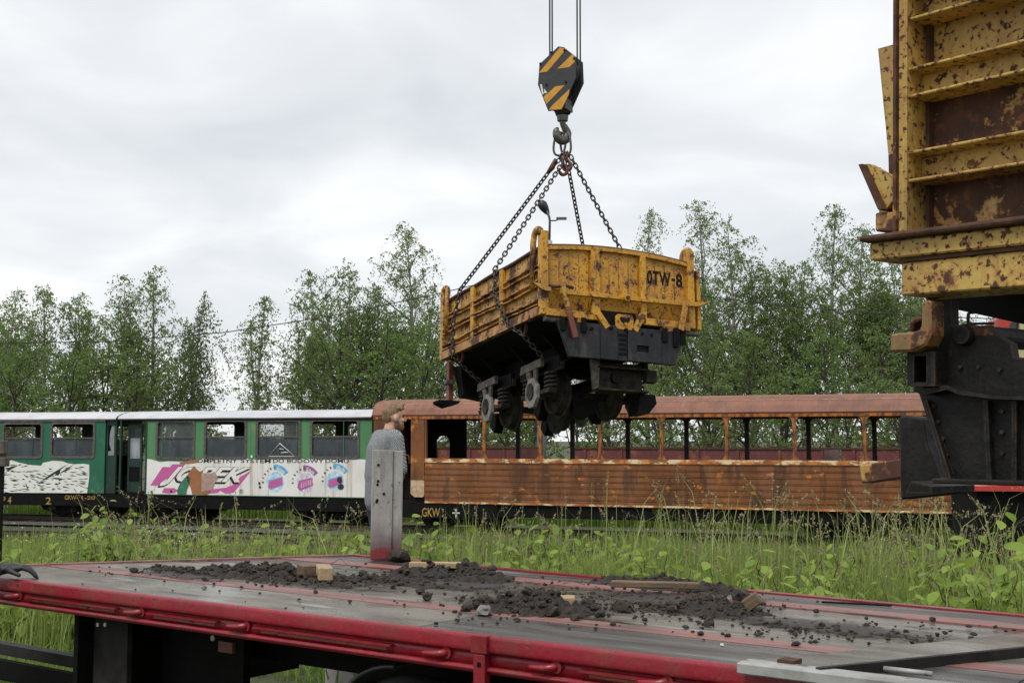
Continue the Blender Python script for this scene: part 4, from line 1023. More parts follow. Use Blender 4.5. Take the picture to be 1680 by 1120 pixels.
B += [(330, 655, 60, 1.8), (420, 660, 62, 1.8), (820, 640, 41, 1.7), (930, 650, 41, 1.5), (1060, 640, 41, 1.8), (1180, 635, 41, 1.9), (1290, 640, 41, 1.8), (1400, 640, 40, 1.8), (1480, 650, 40, 1.7), (985, 655, 55, 2.2)]
BL += ['far off in the bright gap of sky, left one', 'far off in the bright gap of sky, right one', 'behind the first maroon wagon', 'in the gap between the first two maroon wagons', 'behind the left half of the long maroon wagon', 'behind the middle of the long maroon wagon', 'behind the right half of the long maroon wagon', 'behind the gap before the last maroon wagon', 'behind the last maroon wagon', 'far behind the gap between the maroon wagons']
for (px, yt, Y, rad), lab in zip(B, BL):
    birch('low bushy green tree ' + lab, px, yt, Y, rad, style='bush', leafm='leaf_bright' if px in (105, 640, 705, 1090, 1350, 30) else 'leaf_birch', base=.1, dens=1.05, group='low bushy trees behind the coaches', leaf=.088)

# ------------------------------------------------------------------ flatbed trailer in front
ZD = 1.30
tk = empty('flatbed_trailer', BO, (0, 0, BANG)); tag(tk, 'red-edged flatbed trailer with muddy grey deck in the foreground', 'trailer')
def BW(u, b): return b * (1 - .03 * u)
UL, UR = -6.4, 4.6                       # left and right end
def strip(name, m, b0, b1, u0, u1, z, th=.03, n=14, cut0=0.0, cut1=0.0):
    """a deck strip between two lines, following the deck's slight taper"""
    vs = []; fs = []
    for i in range(n + 1):
        for b, cu in ((b0, cut0), (b1, cut1)):
            u = (u0 + cu) + (u1 - u0 - cu) * i / n
            for zz_ in (z, z - th): vs.append((u, BW(u, b), zz_))
    for i in range(n):
        k = i * 4; j = k + 4
        fs += [(k, k + 2, j + 2, j), (k + 1, j + 1, j + 3, k + 3), (k, j, j + 1, k + 1), (k + 2, k + 3, j + 3, j + 2)]
    fs += [(0, 1, 3, 2), (n * 4, n * 4 + 2, n * 4 + 3, n * 4 + 1)]
    return MB().add(vs, fs).build(name, m, tk)
CUT = lambda b: max(0, b) / 2.48 * 1.95
lines = [(.02, .56, 'deck', 0), (.565, .74, 'deck_strip', .004), (.745, 1.30, 'deck', 0), (1.305, 1.92, 'deck', -.003), (1.925, 2.11, 'deck_strip', .004), (2.115, 2.40, 'deck', 0)]
for b0, b1_, mm, dz in lines:
    if mm == 'deck':
        for ua, ub_ in ((UL, -4.0), (-3.995, -1.4), (-1.395, 1.6), (1.605, UR)):
            c0 = CUT(b0) if ua == UL else 0; c1_ = CUT(b1_) if ua == UL else 0
            strip('deck_plate', M['deck_dark'] if (b0 < .1 and ua > -1.5) or b0 > 2.1 else M['deck'], b0, b1_, ua, ub_, ZD + dz + rnd.uniform(-.002, .002), cut0=c0, cut1=c1_)
    else: strip('red_strip', M['deck_strip'], b0, b1_, UL, UR, ZD + dz, cut0=CUT(b0), cut1=CUT(b1_))
strip('far_edge', M['red_paint'], 2.405, 2.47, UL, UR, ZD + .012, th=.16, cut0=CUT(2.405), cut1=CUT(2.47))
m = MB(); n_ = 10
m.bar((UL, .0, ZD - .075), (UL + CUT(2.47), BW(UL + 2, 2.47), ZD - .075), .06, .18); m.build('front_edge', M['deck_strip'], tk)
# near side rail: top lip, web, lower flange
def rail_part(name, prof, u0=UL, u1=UR):
    m = MB(); k = len(prof); segs = 24; vs = []; fs = []
    for i in range(segs + 1):
        u = u0 + (u1 - u0) * i / segs
        vs += [(u, y, z) for y, z in prof]
    for i in range(segs):
        for q_ in range(k): fs.append((i * k + q_, i * k + (q_ + 1) % k, (i + 1) * k + (q_ + 1) % k, (i + 1) * k + q_))
    fs += [tuple(range(k)), tuple(segs * k + q_ for q_ in range(k - 1, -1, -1))]
    return m.add(vs, fs, True).build(name, M['red_paint'], tk)
def arcp(cy, cz, r, a0, a1, n=5): return [(cy + r * math.cos(R(a0 + (a1 - a0) * k / n)), cz + r * math.sin(R(a0 + (a1 - a0) * k / n))) for k in range(n + 1)]
o = rail_part('side_rail_top', [(.018, ZD + .006)] + arcp(-.012, ZD - .012, .02, 80, 180) + [(-.034, ZD - .055)] + arcp(-.020, ZD - .066, .014, 180, 270, 3) + [(.018, ZD - .08)]); bevel(o, .003)
rail_part('side_rail_web', [(.0, ZD - .079), (.0, ZD - .15), (.02, ZD - .15), (.02, ZD - .079)])
rail_part('side_rail_flange', [(.02, ZD - .149), (-.022, ZD - .155)] + arcp(-.022, ZD - .166, .010, 90, 270, 3) + [(-.02, ZD - .185), (.02, ZD - .185)])
# rope hooks and step lips with coloured shadow strips along the rail
def hook(u):
    h = MB()
    h.tube([(u + .075, .005, ZD - .105), (u + .06, -.03, ZD - .108), (u + .03, -.045, ZD - .112), (u - .05, -.045, ZD - .116), (u - .075, -.042, ZD - .114)], [.022, .021, .017, .014, .010], 8)
    h.lathe([(-.02, .030), (.0, .030)], 'y', (u + .075, .0, ZD - .106), 12)
    h.build('rope_hook', M['red_paint'], tk)
def lip_shadow(u0, u1):
    s = MB(); s.prism([(-.0, ZD - .098), (-.038, ZD - .104), (-.038, ZD - .112), (.0, ZD - .118)], u0, u1, 'yz'); o_ = s.build('step_lip', M['red_paint'], tk)
    MB().box(u0 + .04, u1 - .05, -.003, -.001, ZD - .138, ZD - .121).build('lip_shadow', M['lip_shadow_red'], o_)  # red-brown strip stands in for the shadow beneath the lip
def u_near(px, y): return on_plane(tk, px, y, -.03)[0]
for px, py in ((20, 968), (218, 992), (388, 1018), (712, 1065), (890, 1090)): hook(u_near(px, py))
hook(u_near(890, 1090) + .62); hook(u_near(20, 968) - 1.0)
for a, b in (((42, 972), (190, 985)), ((240, 1000), (355, 1012)), ((415, 1025), (640, 1052)), ((950, 1096), (1150, 1120))): lip_shadow(u_near(*a), u_near(*b))
# stake pocket
uc = u_near(790, 1065)
m = MB().box(uc - .055, uc + .05, -.055, .0, ZD - .085, ZD + .012); bevel(m.build('stake_pocket', M['red_paint'], tk), .008, 2)
m = MB().box(uc - .04, uc + .035, -.05, .0, ZD - .235, ZD - .086); o = bevel(m.build('stake_pocket', M['red_paint'], tk), .006, 2)
MB().box(uc - .012, uc + .012, -.053, -.051, ZD - .15, ZD - .125).build('pin_hole', M['chassis'], o)
MB().box(uc - .055, uc + .05, -.065, .0, ZD - .27, ZD - .236).build('stake_pocket', M['red_paint'], tk)
# chassis, cross beams, panels below
for b in (.75, 1.75): MB().box(UL + 1.5, UR, b, b + .12, .82, ZD - .05).build('chassis_beam', M['chassis'], tk)
for u in np.arange(UL + .8, UR, .95): MB().box(u, u + .08, .02, 2.3, 1.12, ZD - .034).build('cross_beam', M['chassis'], tk)
u0 = on_plane(tk, 152, 1040, .25)[0]
fp = MB().box(u0, u0 + .05, .1, 2.2, .42, 1.12).build('front_panel', M['chassis'], tk)
for k, px in enumerate((157, 169)):
    x_, z_ = on_plane(tk, px, 1024, .09); MB().lathe([(-.006, .014), (.0, .014)], 'y', (x_ + .012, .1, z_), 10).build('bolt', M['white_dot'], fp)
MB().box(u0 + .06, u0 + .44, .22, .26, .3, 1.08).build('grey_panel', M['grey_panel'], tk)
MB().box(u0 + .46, u0 + 1.3, .5, .56, .3, 1.1).build('dark_panel', M['chassis'], tk)
x_, z_ = on_plane(tk, 375, 1060, .5); MB().box(x_ - .07, x_ + .07, .47, .5, z_ - .035, z_ + .035).build('reflector', M['reflector'], tk)
x_, z_ = on_plane(tk, 350, 1046, .5); MB().lathe([(-.01, .02), (.0, .02)], 'y', (x_, .5, z_), 8).build('bolt', M['white_dot'], tk)
# mudguard and wheels
uw = on_plane(tk, 665, 1190, .15)[0]; rw_ = .47; zc = .50
P = [(uw - .56 * math.cos(R(a)), zc + .56 * math.sin(R(a))) for a in range(8, 90, 8)]
vs = []; fs = []
for i, (a, z) in enumerate(P): vs += [(a, .08, z), (a, .42, z)]
fs = [(i * 2, i * 2 + 1, i * 2 + 3, i * 2 + 2) for i in range(len(P) - 1)]
mg = MB().tube([(a, .08, z) for a, z in P], .012, 5)
mg.add(vs, fs); mo = mg.build('mudguard', M['mudguard'], tk); sd = mo.modifiers.new('solid', 'SOLIDIFY'); sd.thickness = .006
def truck_wheel(u, b, par):
    w = empty('wheel', (u, b, .5)); w.parent = par
    MB().lathe([(-.14, .30), (-.14, .42), (-.12, .47), (-.05, .495), (.05, .495), (.12, .47), (.14, .42), (.14, .30)], 'y', (0, 0, 0), 40, True).build('tyre', M['rubber'], w)
    MB().lathe([(-.135, .30), (-.10, .27), (-.06, .24), (-.06, .12), (-.12, .10), (-.12, .02)], 'y', (0, 0, 0), 28).build('rim', M['grey_iron'], w)
    return w
for u in (uw, uw + 1.35, uw + 2.7):
    for b in (.22, 2.2): truck_wheel(u, b, tk)
    MB().lathe([(.2, .07), (2.2, .07)], 'y', (u, 0, .5), 12).build('axle', M['chassis'], tk)
# low beam at the lower left
x0, z0_ = on_plane(tk, 0, 1095, .9); x1, z1_ = on_plane(tk, 152, 1078, .9)
MB().bar((x0 - 1.2, .9, z1_ - .05), (x1, .9, z1_ - .05), .10, .09).build('tow_beam', M['grey_panel'], tk)
MB().bar((x0 - 1.2, .78, z1_ - .19), (x1 + .1, .78, z1_ - .19), .06, .16).build('tow_beam', M['chassis'], tk)
# grey hinged frame at the rear
zb = ZD + .035
def Q(px, py, z=zb): p = tk.matrix_basis.inverted() @ atz(px, py, z); return p.x, p.y
fr = MB()
pa, pb, pc, pd = Q(1218, 1084), Q(1450, 1118), Q(1690, 1042), Q(1700, 1063)
fr.bar((pa[0], pa[1], zb - .02), (pb[0] + 1.2, pa[1] - .02, zb - .02), .12, .05); bevel(fr.build('rear_frame', M['grey_beam'], tk), .006)
pe, pf = Q(1345, 1098), Q(1700, 1062)
m = MB(); m.prism([Q(1345, 1096, ZD + .03), Q(1700, 1060, ZD + .03), Q(1700, 1036, ZD + .03), Q(1225, 1084, ZD + .03)], ZD + .008, ZD + .032, 'xy'); bevel(m.build('rear_plate', M['deck'], tk), .005)
m = MB().bar((pe[0], pe[1] - .02, ZD + .012), (pf[0], pf[1] - .02, ZD + .012), .03, .07); m.build('rear_edge', M['grey_panel'], tk)
p1_, p2_ = Q(1450, 1090), Q(1530, 1099)
MB().tube([(p1_[0], p1_[1], ZD + .02), (p2_[0], p2_[1], ZD + .02)], .012, 6).build('hinge_pin', M['grey_beam'], tk)
h_ = Q(1282, 1094); MB().box(h_[0] - .05, h_[0] + .03, -.02, .06, zb + .0, zb + .02).build('hinge', M['rust_bar'], tk)
# board stake at the far corner
sk0 = atz(608, 918, ZD + .012); sk1 = atz(659, 917, ZD + .012)
stx = empty('stake_board', (sk0.x, sk0.y, ZD + .014), (0, R(.6), math.atan2(sk1.y - sk0.y, sk1.x - sk0.x) - .02)); tag(stx, 'grey weathered stake board with red base at the deck corner', 'stake')
sw = (sk1 - sk0).length
hh_ = (918 - 742) / FPX * sk0.y * 1.005
o = MB().box(0, sw * .665, .0, .07, 0.0, hh_).build('front_board', M['stake'], stx); bevel(o, .004)
o = MB().box(sw * .672, sw, .018, .075, 0.0, hh_ - .004).build('side_board', M['stake'], stx); bevel(o, .004)
pass
for a, b in ((.05, .82), (.05, .68), (.045, .65), (.1, .57), (.04, .5), (.045, .515)):
    MB().lathe([(-.004, .012), (.003, .012)], 'y', (a, 0, b * hh_ / .95), 8).build('bolt_hole', M['paint_black'], stx)

# ------------------------------------------------------------------ the hanging tipper wagon
# local frame: x across the end, y along the wagon away from the camera, z up; z = 0 at the foot of the tub
hw = empty('tipper_wagon', (1.35, 15.458, 3.813), (-0.1053, 0.0489, 0.4216), 'YXZ')
tag(hw, 'rusty yellow tipper wagon hanging from crane chains in mid-air', 'wagon')
HM = hw.matrix_basis.copy()
LW, HX = 3.43, 1.05
def rimz(x): return .86 + .075 * (1 - (x / HX) ** 2)
def end_side(y0, s):
    """one end: y0 is the plane, s = -1 towards the camera end"""
    Y = lambda d: y0 + s * d
    yy = lambda a, b: (min(Y(a), Y(b)), max(Y(a), Y(b)))
    xs_ = np.linspace(-1.02, 1.03, 15)
    E_ = 'yellow_end' if s < 0 else 'yellow_side'
    m = MB().prism([(-1.02, .27)] + [(1.03, .27)] + [(x, rimz(x) - .05) for x in xs_[::-1]], *yy(0, -.012)); m.build('end_sheet', M[E_], hw)
    # three raised panels with narrow seams
    for a, b in ((-.98, -.42), (-.27, .295), (.40, .99)):
        n = 8; X = np.linspace(a, b, n)
        m = MB().prism([(a, .32), (b, .32)] + [(x, rimz(x) - .085) for x in X[::-1]], *yy(.0, .010)); bevel(m.build('end_panel', M[E_], hw), .006)
        for xx in np.linspace(a, b, 5)[1:-1]:
            MB().box(xx - .004, xx + .004, *yy(.010, .0125), .33, rimz(xx) - .10).build('panel_seam', M['rust_band'], hw)
    rim = MB(); vs = []; fs = []
    X = np.linspace(-1.06, 1.07, 16)
    for x in X: vs += [(x, yy(-.03, .055)[0], rimz(x) - .05), (x, yy(-.03, .055)[1], rimz(x) - .05), (x, yy(-.03, .055)[1], rimz(x)), (x, yy(-.03, .055)[0], rimz(x))]
    for i in range(15):
        for q_ in range(4): fs.append((i * 4 + q_, i * 4 + (q_ + 1) % 4, i * 4 + 4 + (q_ + 1) % 4, i * 4 + 4 + q_))
    fs += [(0, 1, 2, 3), (63, 62, 61, 60)]
    rim.add(vs, fs).build('end_rim', M[E_], hw)
    MB().tube([(x, Y(.02), rimz(x) + .006) for x in X], .022, 6).build('rim_lip', M['rust_bar'], hw)
    for x, hwid in ((-.345, .06), (.35, .04)):
        o = MB().box(x - hwid, x + hwid, *yy(.011, .07), -.03, rimz(x) - .052).build('end_rib', M[E_], hw); bevel(o, .006)
    return yy
yyf = end_side(0.0, -1)
# near end details
bevel(MB().bar((-.86, -.095, .275), (.985, -.095, .292), .05, .055).build('cross_bar', M['yellow_end'], hw), .004)
MB().prism([(.985, .265), (1.13, .275), (1.31, .345), (1.31, .36), (.985, .32)], -.12, -.07).build('bar_horn', M['yellow_end'], hw)
MB().prism([(-1.0, .265), (-1.0, .315), (-1.17, .35), (-1.24, .36), (-1.24, .345), (-1.1, .27)], -.12, -.07).build('bar_horn', M['yellow_side'], hw)
# sloping sheet between the bar and the low beam
m = MB().add([(-1.0, -.012, .31), (1.0, -.012, .31), (1.0, .06, .05), (-1.0, .06, .05)], [(0, 1, 2, 3)]); sdm = m.build('skirt_sheet', M['yellow_end'], hw); md = sdm.modifiers.new('s', 'SOLIDIFY'); md.thickness = .01
for a, b in ((-1.05, -.40), (.36, .85)):
    bevel(MB().bar((a, -.06, .01), (b, -.06, .006), .07, .09).build('low_beam', M['yellow_end'], hw), .005)
bevel(MB().box(.85, 1.03, -.08, .0, -.06, .05).build('low_beam', M['yellow_end'], hw), .005)
for a, b in (((-.34, .06), (-.20, -.12)), ((.32, .10), (.19, -.13))):
    bevel(MB().bar((a[0], -.075, a[1]), (b[0], -.075, b[1]), .06, .08, up=(.7, 0, .7)).build('brace', M['yellow_end'], hw), .004)
MB().box(-.24, .26, .0, .02, -.09, .12).build('void_plate', M['paint_black'], hw)
# lifting eye plate with its heart-shaped opening
P = rrect(-.085, .17, -.13, .068, .045, 3)
eye = MB().prism(P, -.105, -.07).build('eye_plate', M['yellow_end'], hw); bevel(eye, .005)
hp_ = [(.043, -.078), (-.02, -.02), (-.035, .015), (-.015, .035), (.015, .030), (.043, .012), (.072, .030), (.10, .035), (.12, .015), (.105, -.02)]
MB().prism(hp_, -.1075, -.1055).build('eye_opening', M['paint_black'], eye)
MB().lathe([(-.02, .02), (0, .02)], 'y', (.045, -.105, -.055), 10).build('pin', M['yellow_end'], eye)
# round lug on the cross bar
lg = MB().lathe([(-.05, .05), (0, .055), (.04, .055)], 'y', (.045, -.13, .275), 14); lg.prism([(-.0, .275), (.09, .275), (.075, .42), (.015, .42)], -.11, -.075); lg.build('lug', M['yellow_end'], hw)
MB().lathe([(-.02, .024), (.0, .024)], 'y', (.045, -.185, .27), 10).build('lug_pin', M['rust_bar'], hw)
# struts
bevel(MB().bar((-.845, -.135, .36), (-.78, -.14, .06), .03, .06, up=(1, 0, 0)).build('strut', M['yellow_side'], hw), .004)
bevel(MB().bar((-.785, -.145, .08), (-.685, -.155, -.30), .03, .075, up=(1, 0, 0)).build('strut', M['rust_red'], hw), .004)
bevel(MB().bar((.945, -.13, .32), (.845, -.14, -.075), .03, .075, up=(1, 0, 0)).build('strut', M['yellow_end'], hw), .004)
MB().tube([(-1.0, -.02, .36), (-.9, -.06, .345), (-.78, -.09, .365), (-.68, -.09, .34)], .022, 6).build('lever', M['rust_bar'], hw)
# corner posts with bent straps
def corner(x, y, sx, sy, top, mat_):
    bevel(MB().box(x - .05, x + .05, y - .05, y + .06, -.02, top).build('corner_post', M[mat_], hw), .006)
    P = []
    yb = y - sy * .10
    for a in range(0, 181, 20): P.append((x + sx * .03, yb - sy * .0 + sy * .095 * math.cos(R(180 - a)) * -1 * 1.0, top - .03 + .10 * math.sin(R(a))))
    P = [(x + sx * .045, y - sy * .23, .35)] + [(x + sx * .04, y - sy * .21, top - .10)] + [(x + sx * .03, y - sy * (.105 + .105 * math.cos(R(a))), top - .05 + .095 * math.sin(R(a))) for a in range(0, 181, 20)]
    MB().tube(P, .042, 8).build('strap', M['yellow_side'], hw)
corner(-1.06, -.02, -1, -1, 1.055, 'yellow_end'); corner(1.07, -.02, 1, -1, 1.03, 'yellow_end')
MB().box(1.16, 1.21, -.06, .1, -.02, .78).build('stay', M['yellow_end'], hw)
corner(-1.06, LW, -1, 1, 1.02, 'yellow_side'); corner(1.07, LW, 1, 1, 1.02, 'yellow_side')
end_side(LW, 1)
# long sides
for s in (-1, 1):
    sx = s * 1.05
    def SX(d): return sx + s * d
    def bx(m, a, b, y0, y1, z0, z1): return m.box(min(SX(a), SX(b)), max(SX(a), SX(b)), y0, y1, z0, z1)
    bx(MB(), 0, -.012, .03, LW - .03, .06, .85).build('side_sheet', M['yellow_side'], hw)
    for k, (z, w) in enumerate(((.62, .05), (.555, .05), (.42, .055), (.36, .055), (.19, .06), (.125, .06))):
        q_ = random.Random(k + 10 * s); n = 18; vs = []; fs = []
        for i in range(n + 1):
            y = .05 + (LW - .1) * i / n; dz = .012 * math.sin(y * 2.1 + k) + q_.uniform(-.005, .005); dx = q_.uniform(-.006, .008)
            vs += [(SX(0), y, z + dz), (SX(w + dx), y, z + dz), (SX(w + dx), y, z + dz + .016), (SX(0), y, z + dz + .016)]
        for i in range(n):
            for q2 in range(4): fs.append((i * 4 + q2, i * 4 + (q2 + 1) % 4, i * 4 + 4 + (q2 + 1) % 4, i * 4 + 4 + q2))
        fs += [(0, 1, 2, 3), tuple(n * 4 + i for i in (3, 2, 1, 0))]
        MB().add(vs, fs).build('side_flange', M['yellow_side'] if k % 2 == 0 else M['rust_band'], hw)
    for y in (1.22, 2.25):
        bevel(bx(MB(), .0, .052, y - .055, y + .055, .10, .84).build('side_rib', M['yellow_end'], hw), .005)
    bx(MB(), -.0, .065, .0, LW, -.018, .095).build('side_sill', M['rust_band'], hw)
    MB().tube([(SX(.02), y, .855 + .006 * math.sin(y * 5)) for y in np.linspace(.1, LW - .1, 14)], .024, 6).build('rim_lip', M['rust_bar'], hw)
    for y in (.64, 2.83):
        MB().tube([(SX(-.02), y - .08, -.0), (SX(-.02), y - .085, -.08), (SX(-.02), y - .05, -.14), (SX(-.02), y, -.155), (SX(-.02), y + .05, -.14), (SX(-.02), y + .085, -.08), (SX(-.02), y + .08, 0)], .026, 7).build('ring_lug', M['rust_bar'], hw)
MB().box(-1.03, 1.03, .02, LW - .02, -.01, .05).build('tub_floor', M['rust_bar'], hw)
m = MB().prism([(-1.0, -.012), (1.0, -.012), (.5, -.16), (-.5, -.16)], .05, LW - .05); m.build('tub_underside', M['black_iron'], hw)
# headstocks with bolted plates
def headstock(y, s, near):
    a, b = (y - .10, y - .045) if s < 0 else (y + .045, y + .10)
    W1, W2, zt, zb_ = .925, .76, -.085, -.53
    hole = (.2, .375, -.40, -.315)
    xs_ = [-.9, -.31, -.05, .09, .55, .945]
    def edge_x(z, sgn): t = (zt - z) / (zt - zb_); return .018 + sgn * (W1 + (W2 - W1) * t)
    MB().prism([(edge_x(zt, -1), zt), (edge_x(zb_, -1), zb_), (edge_x(zb_, 1), zb_), (edge_x(zt, 1), zt)], a + .012, b).build('headstock', M['headstock'], hw)
    if not near: return
    A = a
    P1 = [(edge_x(zt, -1), zt), (edge_x(zb_, -1), zb_), (-.315, zb_), (-.315, zt)]
    for P_ in (P1, [(-.305, zt), (-.305, zb_ + .006), (-.06, zb_ + .006), (-.06, zt)], [(.56, zt), (.56, zb_), (edge_x(zb_, 1), zb_), (edge_x(zt, 1), zt)]):
        bevel(MB().prism(P_, A, A + .0125).build('headstock_plate', M['headstock'], hw), .004)
    hp2 = MB(); wall_panel(hp2, .075, .55, zb_ + .004, -.145, [hole], A - .022, A + .012); hp2.build('coupling_plate', M['headstock'], hw)
    MB().box(hole[0], hole[1], A + .008, A + .011, hole[2], hole[3]).build('coupling_hole', M['paint_black'], hw)
    MB().box(-.055, .07, A, A + .0125, zb_ + .004, zt).build('headstock_plate', M['headstock'], hw)
    for k in range(5):
        MB().box(-.05 + .01 * (k % 2), .06, A - .012, A - .001, -.22 - k * .06, -.185 - k * .06).build('rivet_bar', M['black_iron'], hw)
    for x, z in ((-.52, -.16), (-.44, -.16), (.05, -.13), (-.16, -.13), (.28, -.165), (.42, -.17)):
        MB().lathe([(-.03, .022), (.0, .022)], 'y', (x, A, z), 8).build('bolt', M['black_iron'], hw)
    for x, z0_, z1_ in ((-.55, -.22, -.03), (.62, -.25, -.06), (.78, -.30, -.05), (.89, -.26, -.06), (-.84, -.22, -.05)):
        bevel(MB().box(x - .035, x + .035, A - .035, A - .001, z0_, z1_).build('hinge_lug', M['black_iron'], hw), .008)
    MB().box(-.62, -.50, -.09, -.02, -.084, -.0).build('bracket_block', M['yellow_end'], hw); MB().box(.60, .80, -.09, -.02, -.084, -.02).build('bracket_block', M['yellow_end'], hw)
    MB().lathe([(-.08, .035), (.14, .035)], 'x', (-.98, -.03, -.07), 10).build('roller', M['grey_iron'], hw); MB().lathe([(-.08, .03), (.14, .03)], 'x', (1.02, -.03, -.085), 10).build('roller', M['grey_iron'], hw)
headstock(0.0, -1, True); headstock(LW, 1, False)
for x in (-.38, .30): MB().box(x, x + .09, -.04, LW + .04, -.42, -.165).build('frame_sill', M['black_iron'], hw)
for y in (.9, 1.7, 2.5): MB().box(-.30, .30, y - .06, y + .06, -.38, -.2).build('frame_cross', M['black_iron'], hw)
for y in (.7, 1.7, 2.7): MB().prism([(-.75, -.10), (.75, -.10), (.45, -.40), (-.45, -.40)], y - .03, y + .03).build('bolster', M['black_iron'], hw)
# axles
def octa(c, r, ph=22.5): return [(c[0] + r * math.cos(R(ph + 45 * k)), c[1] + r * math.sin(R(ph + 45 * k)) * 1.12) for k in range(8)]
for y in (.975, 2.48):
    ws = MB()
    for s in (-1, 1):
        xc = s * .40
        ws.lathe([(-.07 * s, .315), (-.045 * s, .315), (-.035 * s, .275), (.06 * s, .268), (.06 * s, .225), (.02 * s, .21), (.02 * s, .10), (.08 * s, .085)], 'x', (xc, y, -.835), 32)
    ws.lathe([(-.72, .05), (.72, .05)], 'x', (0, y, -.835), 12); ws.build('wheelset', M['dirty_iron'], hw)
    for s in (-1, 1):
        X0 = s * .74; gi = 'grey_iron'
        def pr(P_, a, b, nm, mt): return bevel(MB().prism(P_, min(X0 + s * a, X0 + s * b), max(X0 + s * a, X0 + s * b), 'yz').build(nm, M[mt], hw), .006)
        pr(octa((y, -.84), .185), -.02, .035, 'axle_box', 'axle_grey')
        pr(octa((y, -.82), .105), .036, .055, 'axle_box_lid', 'dirty_iron')
        pr([(y - .30, -.42), (y + .33, -.445), (y + .36, -.56), (y - .28, -.53)], -.03, .03, 'guard_bar', gi)
        pr([(y - .15, -.53), (y - .045, -.53), (y - .03, -.74), (y - .10, -.74)], -.02, .02, 'guard_leg', gi)
        pr([(y + .08, -.53), (y + .20, -.54), (y + .11, -.74), (y + .045, -.74)], -.02, .02, 'guard_leg', gi)
        pr([(y - .62, -.50), (y + .62, -.50), (y + .62, -.60), (y - .62, -.60)], -.16, -.10, 'spring_beam', 'dirty_iron')
        pr([(y - .44, -.82), (y + .44, -.82), (y + .40, -.88), (y - .40, -.88)], -.14, -.02, 'spring_seat', 'dirty_iron')
        for dy in (-.33, .33):
            sp = [(X0 - s * .10 + .075 * math.cos(t_), y + dy + .075 * math.sin(t_), -.82 + .22 * t_ / (8 * math.pi)) for t_ in np.linspace(0, 8 * math.pi, 56)]
            MB().tube(sp, .021, 6).build('coil_spring', M['dirty_iron'], hw)
            MB().lathe([(-.82, .05), (-.60, .05)], 'z', (X0 - s * .10, y + dy, 0), 10).build('spring_core', M['black_iron'], hw)
        pr([(y + .30, -.86), (y + .50, -.84), (y + .56, -1.02), (y + .42, -1.14), (y + .34, -1.02)], -.40, -.26, 'brake_shoe', 'black_iron')
    MB().box(-.62, .62, y - .07, y + .07, -.60, -.42).build('axle_bolster', M['black_iron'], hw)
    for s in (-1, 1): MB().box(s * .62 - .03, s * .62 + .03, y - .6, y + .6, -.58, -.42).build('axle_frame', M['black_iron'], hw)
# hanging bracket box at the near end
bevel(MB().prism([(-.335, -.50), (-.21, -.50), (-.235, -.86), (-.30, -.88)], .10, .16).build('hanger', M['grey_iron'], hw), .005)
MB().box(-.24, .46, .22, .26, -.86, -.50).build('hanger_box', M['dirty_iron'], hw)
MB().box(-.24, .47, .06, .26, -.885, -.862).build('hanger_box', M['dirty_iron'], hw); MB().box(-.24, .47, .06, .26, -.60, -.575).build('hanger_box', M['dirty_iron'], hw)
MB().lathe([(-.02, .07), (.06, .07)], 'y', (.06, .18, -.70), 16).build('hanger_hole', M['paint_black'], hw)
bevel(MB().box(.47, .62, .10, .22, -.74, -.58).build('buffer_block', M['dirty_iron'], hw), .01)
MB().prism([(.40, -.89), (.62, -.89), (.64, -1.0), (.52, -1.14), (.36, -1.16)], .16, .42).build('rail_guard', M['black_iron'], hw)
MB().prism([(-.32, -.9), (.10, -.9), (.02, -1.08), (-.12, -1.17), (-.25, -1.13)], .7, .84).build('rail_guard', M['black_iron'], hw)
# far end: rusty post with a foot plate
bevel(MB().box(-.94, -.86, LW + .10, LW + .2, -.62, .0).build('end_post', M['rust_red'], hw), .006)
bevel(MB().box(-1.0, -.86, LW + .05, LW + .15, -.36, -.29).build('end_bracket', M['grey_iron'], hw), .005)
m = MB().prism([(-1.10, -.60), (-.76, -.60), (-.80, -.645), (-.95, -.69), (-1.08, -.64)], LW + .06, LW + .36); m.build('foot_step', M['black_iron'], hw)
MB().prism([(-.85, -.10), (-.30, -.10), (-.30, -.62), (-.80, -.55)], LW - .15, LW + .06).build('end_bulk', M['black_iron'], hw)
MB().box(-1.02, -.98, LW + .0, LW + .22, .30, .40).build('far_horn', M['yellow_side'], hw)
for ch, a, b in (('0', .432, .510), ('T', .518, .61), ('W', .612, .79), ('8', .866, .965)):
    fit_text(ch, M['paint_black'], hw, a, b, .530, .715, -.0145, bold=.035)
MB().box(.80, .855, -.0147, -.0142, .605, .640).build('lettering', M['paint_black'], hw)

# ------------------------------------------------------------------ crane hook block, slings
hc = HM @ Vector((0.02, 1.66, .9)); HY = hc.y
def hp3(px, py, dy=0.0): return at(px, py, HY + dy)
hb = empty('hook_block', hp3(923, 190)); tag(hb, 'black and yellow striped crane hook block with steel hook', 'hook block')
hb.rotation_euler = (0, 0, R(-24))
S_ = HY / FPX / 1.0
def c7(a, b): return ((840 + a / 3.733 - 923) * S_, (190 - (b / 3.733)) * S_)
PL = [(310, 288), (345, 298), (415, 365), (420, 500), (330, 690), (245, 690), (180, 515), (190, 385)]
def fl(P_, y0, y1, nm, mt, par=hb): return MB().prism([c7(*p) for p in P_], y0, y1).build(nm, M[mt], par)
kx = 1 / math.cos(R(24))
def flx(P_, y0, y1, nm, mt, par=hb): return MB().prism([((c7(*p)[0]) * kx * .97, c7(*p)[1]) for p in P_], y0, y1).build(nm, M[mt], par)
pl1 = flx(PL, -.16, -.145, 'cheek_plate', 'block_black'); bevel(pl1, .003)
pl2 = flx(PL, .145, .16, 'cheek_plate', 'block_black'); bevel(pl2, .003)
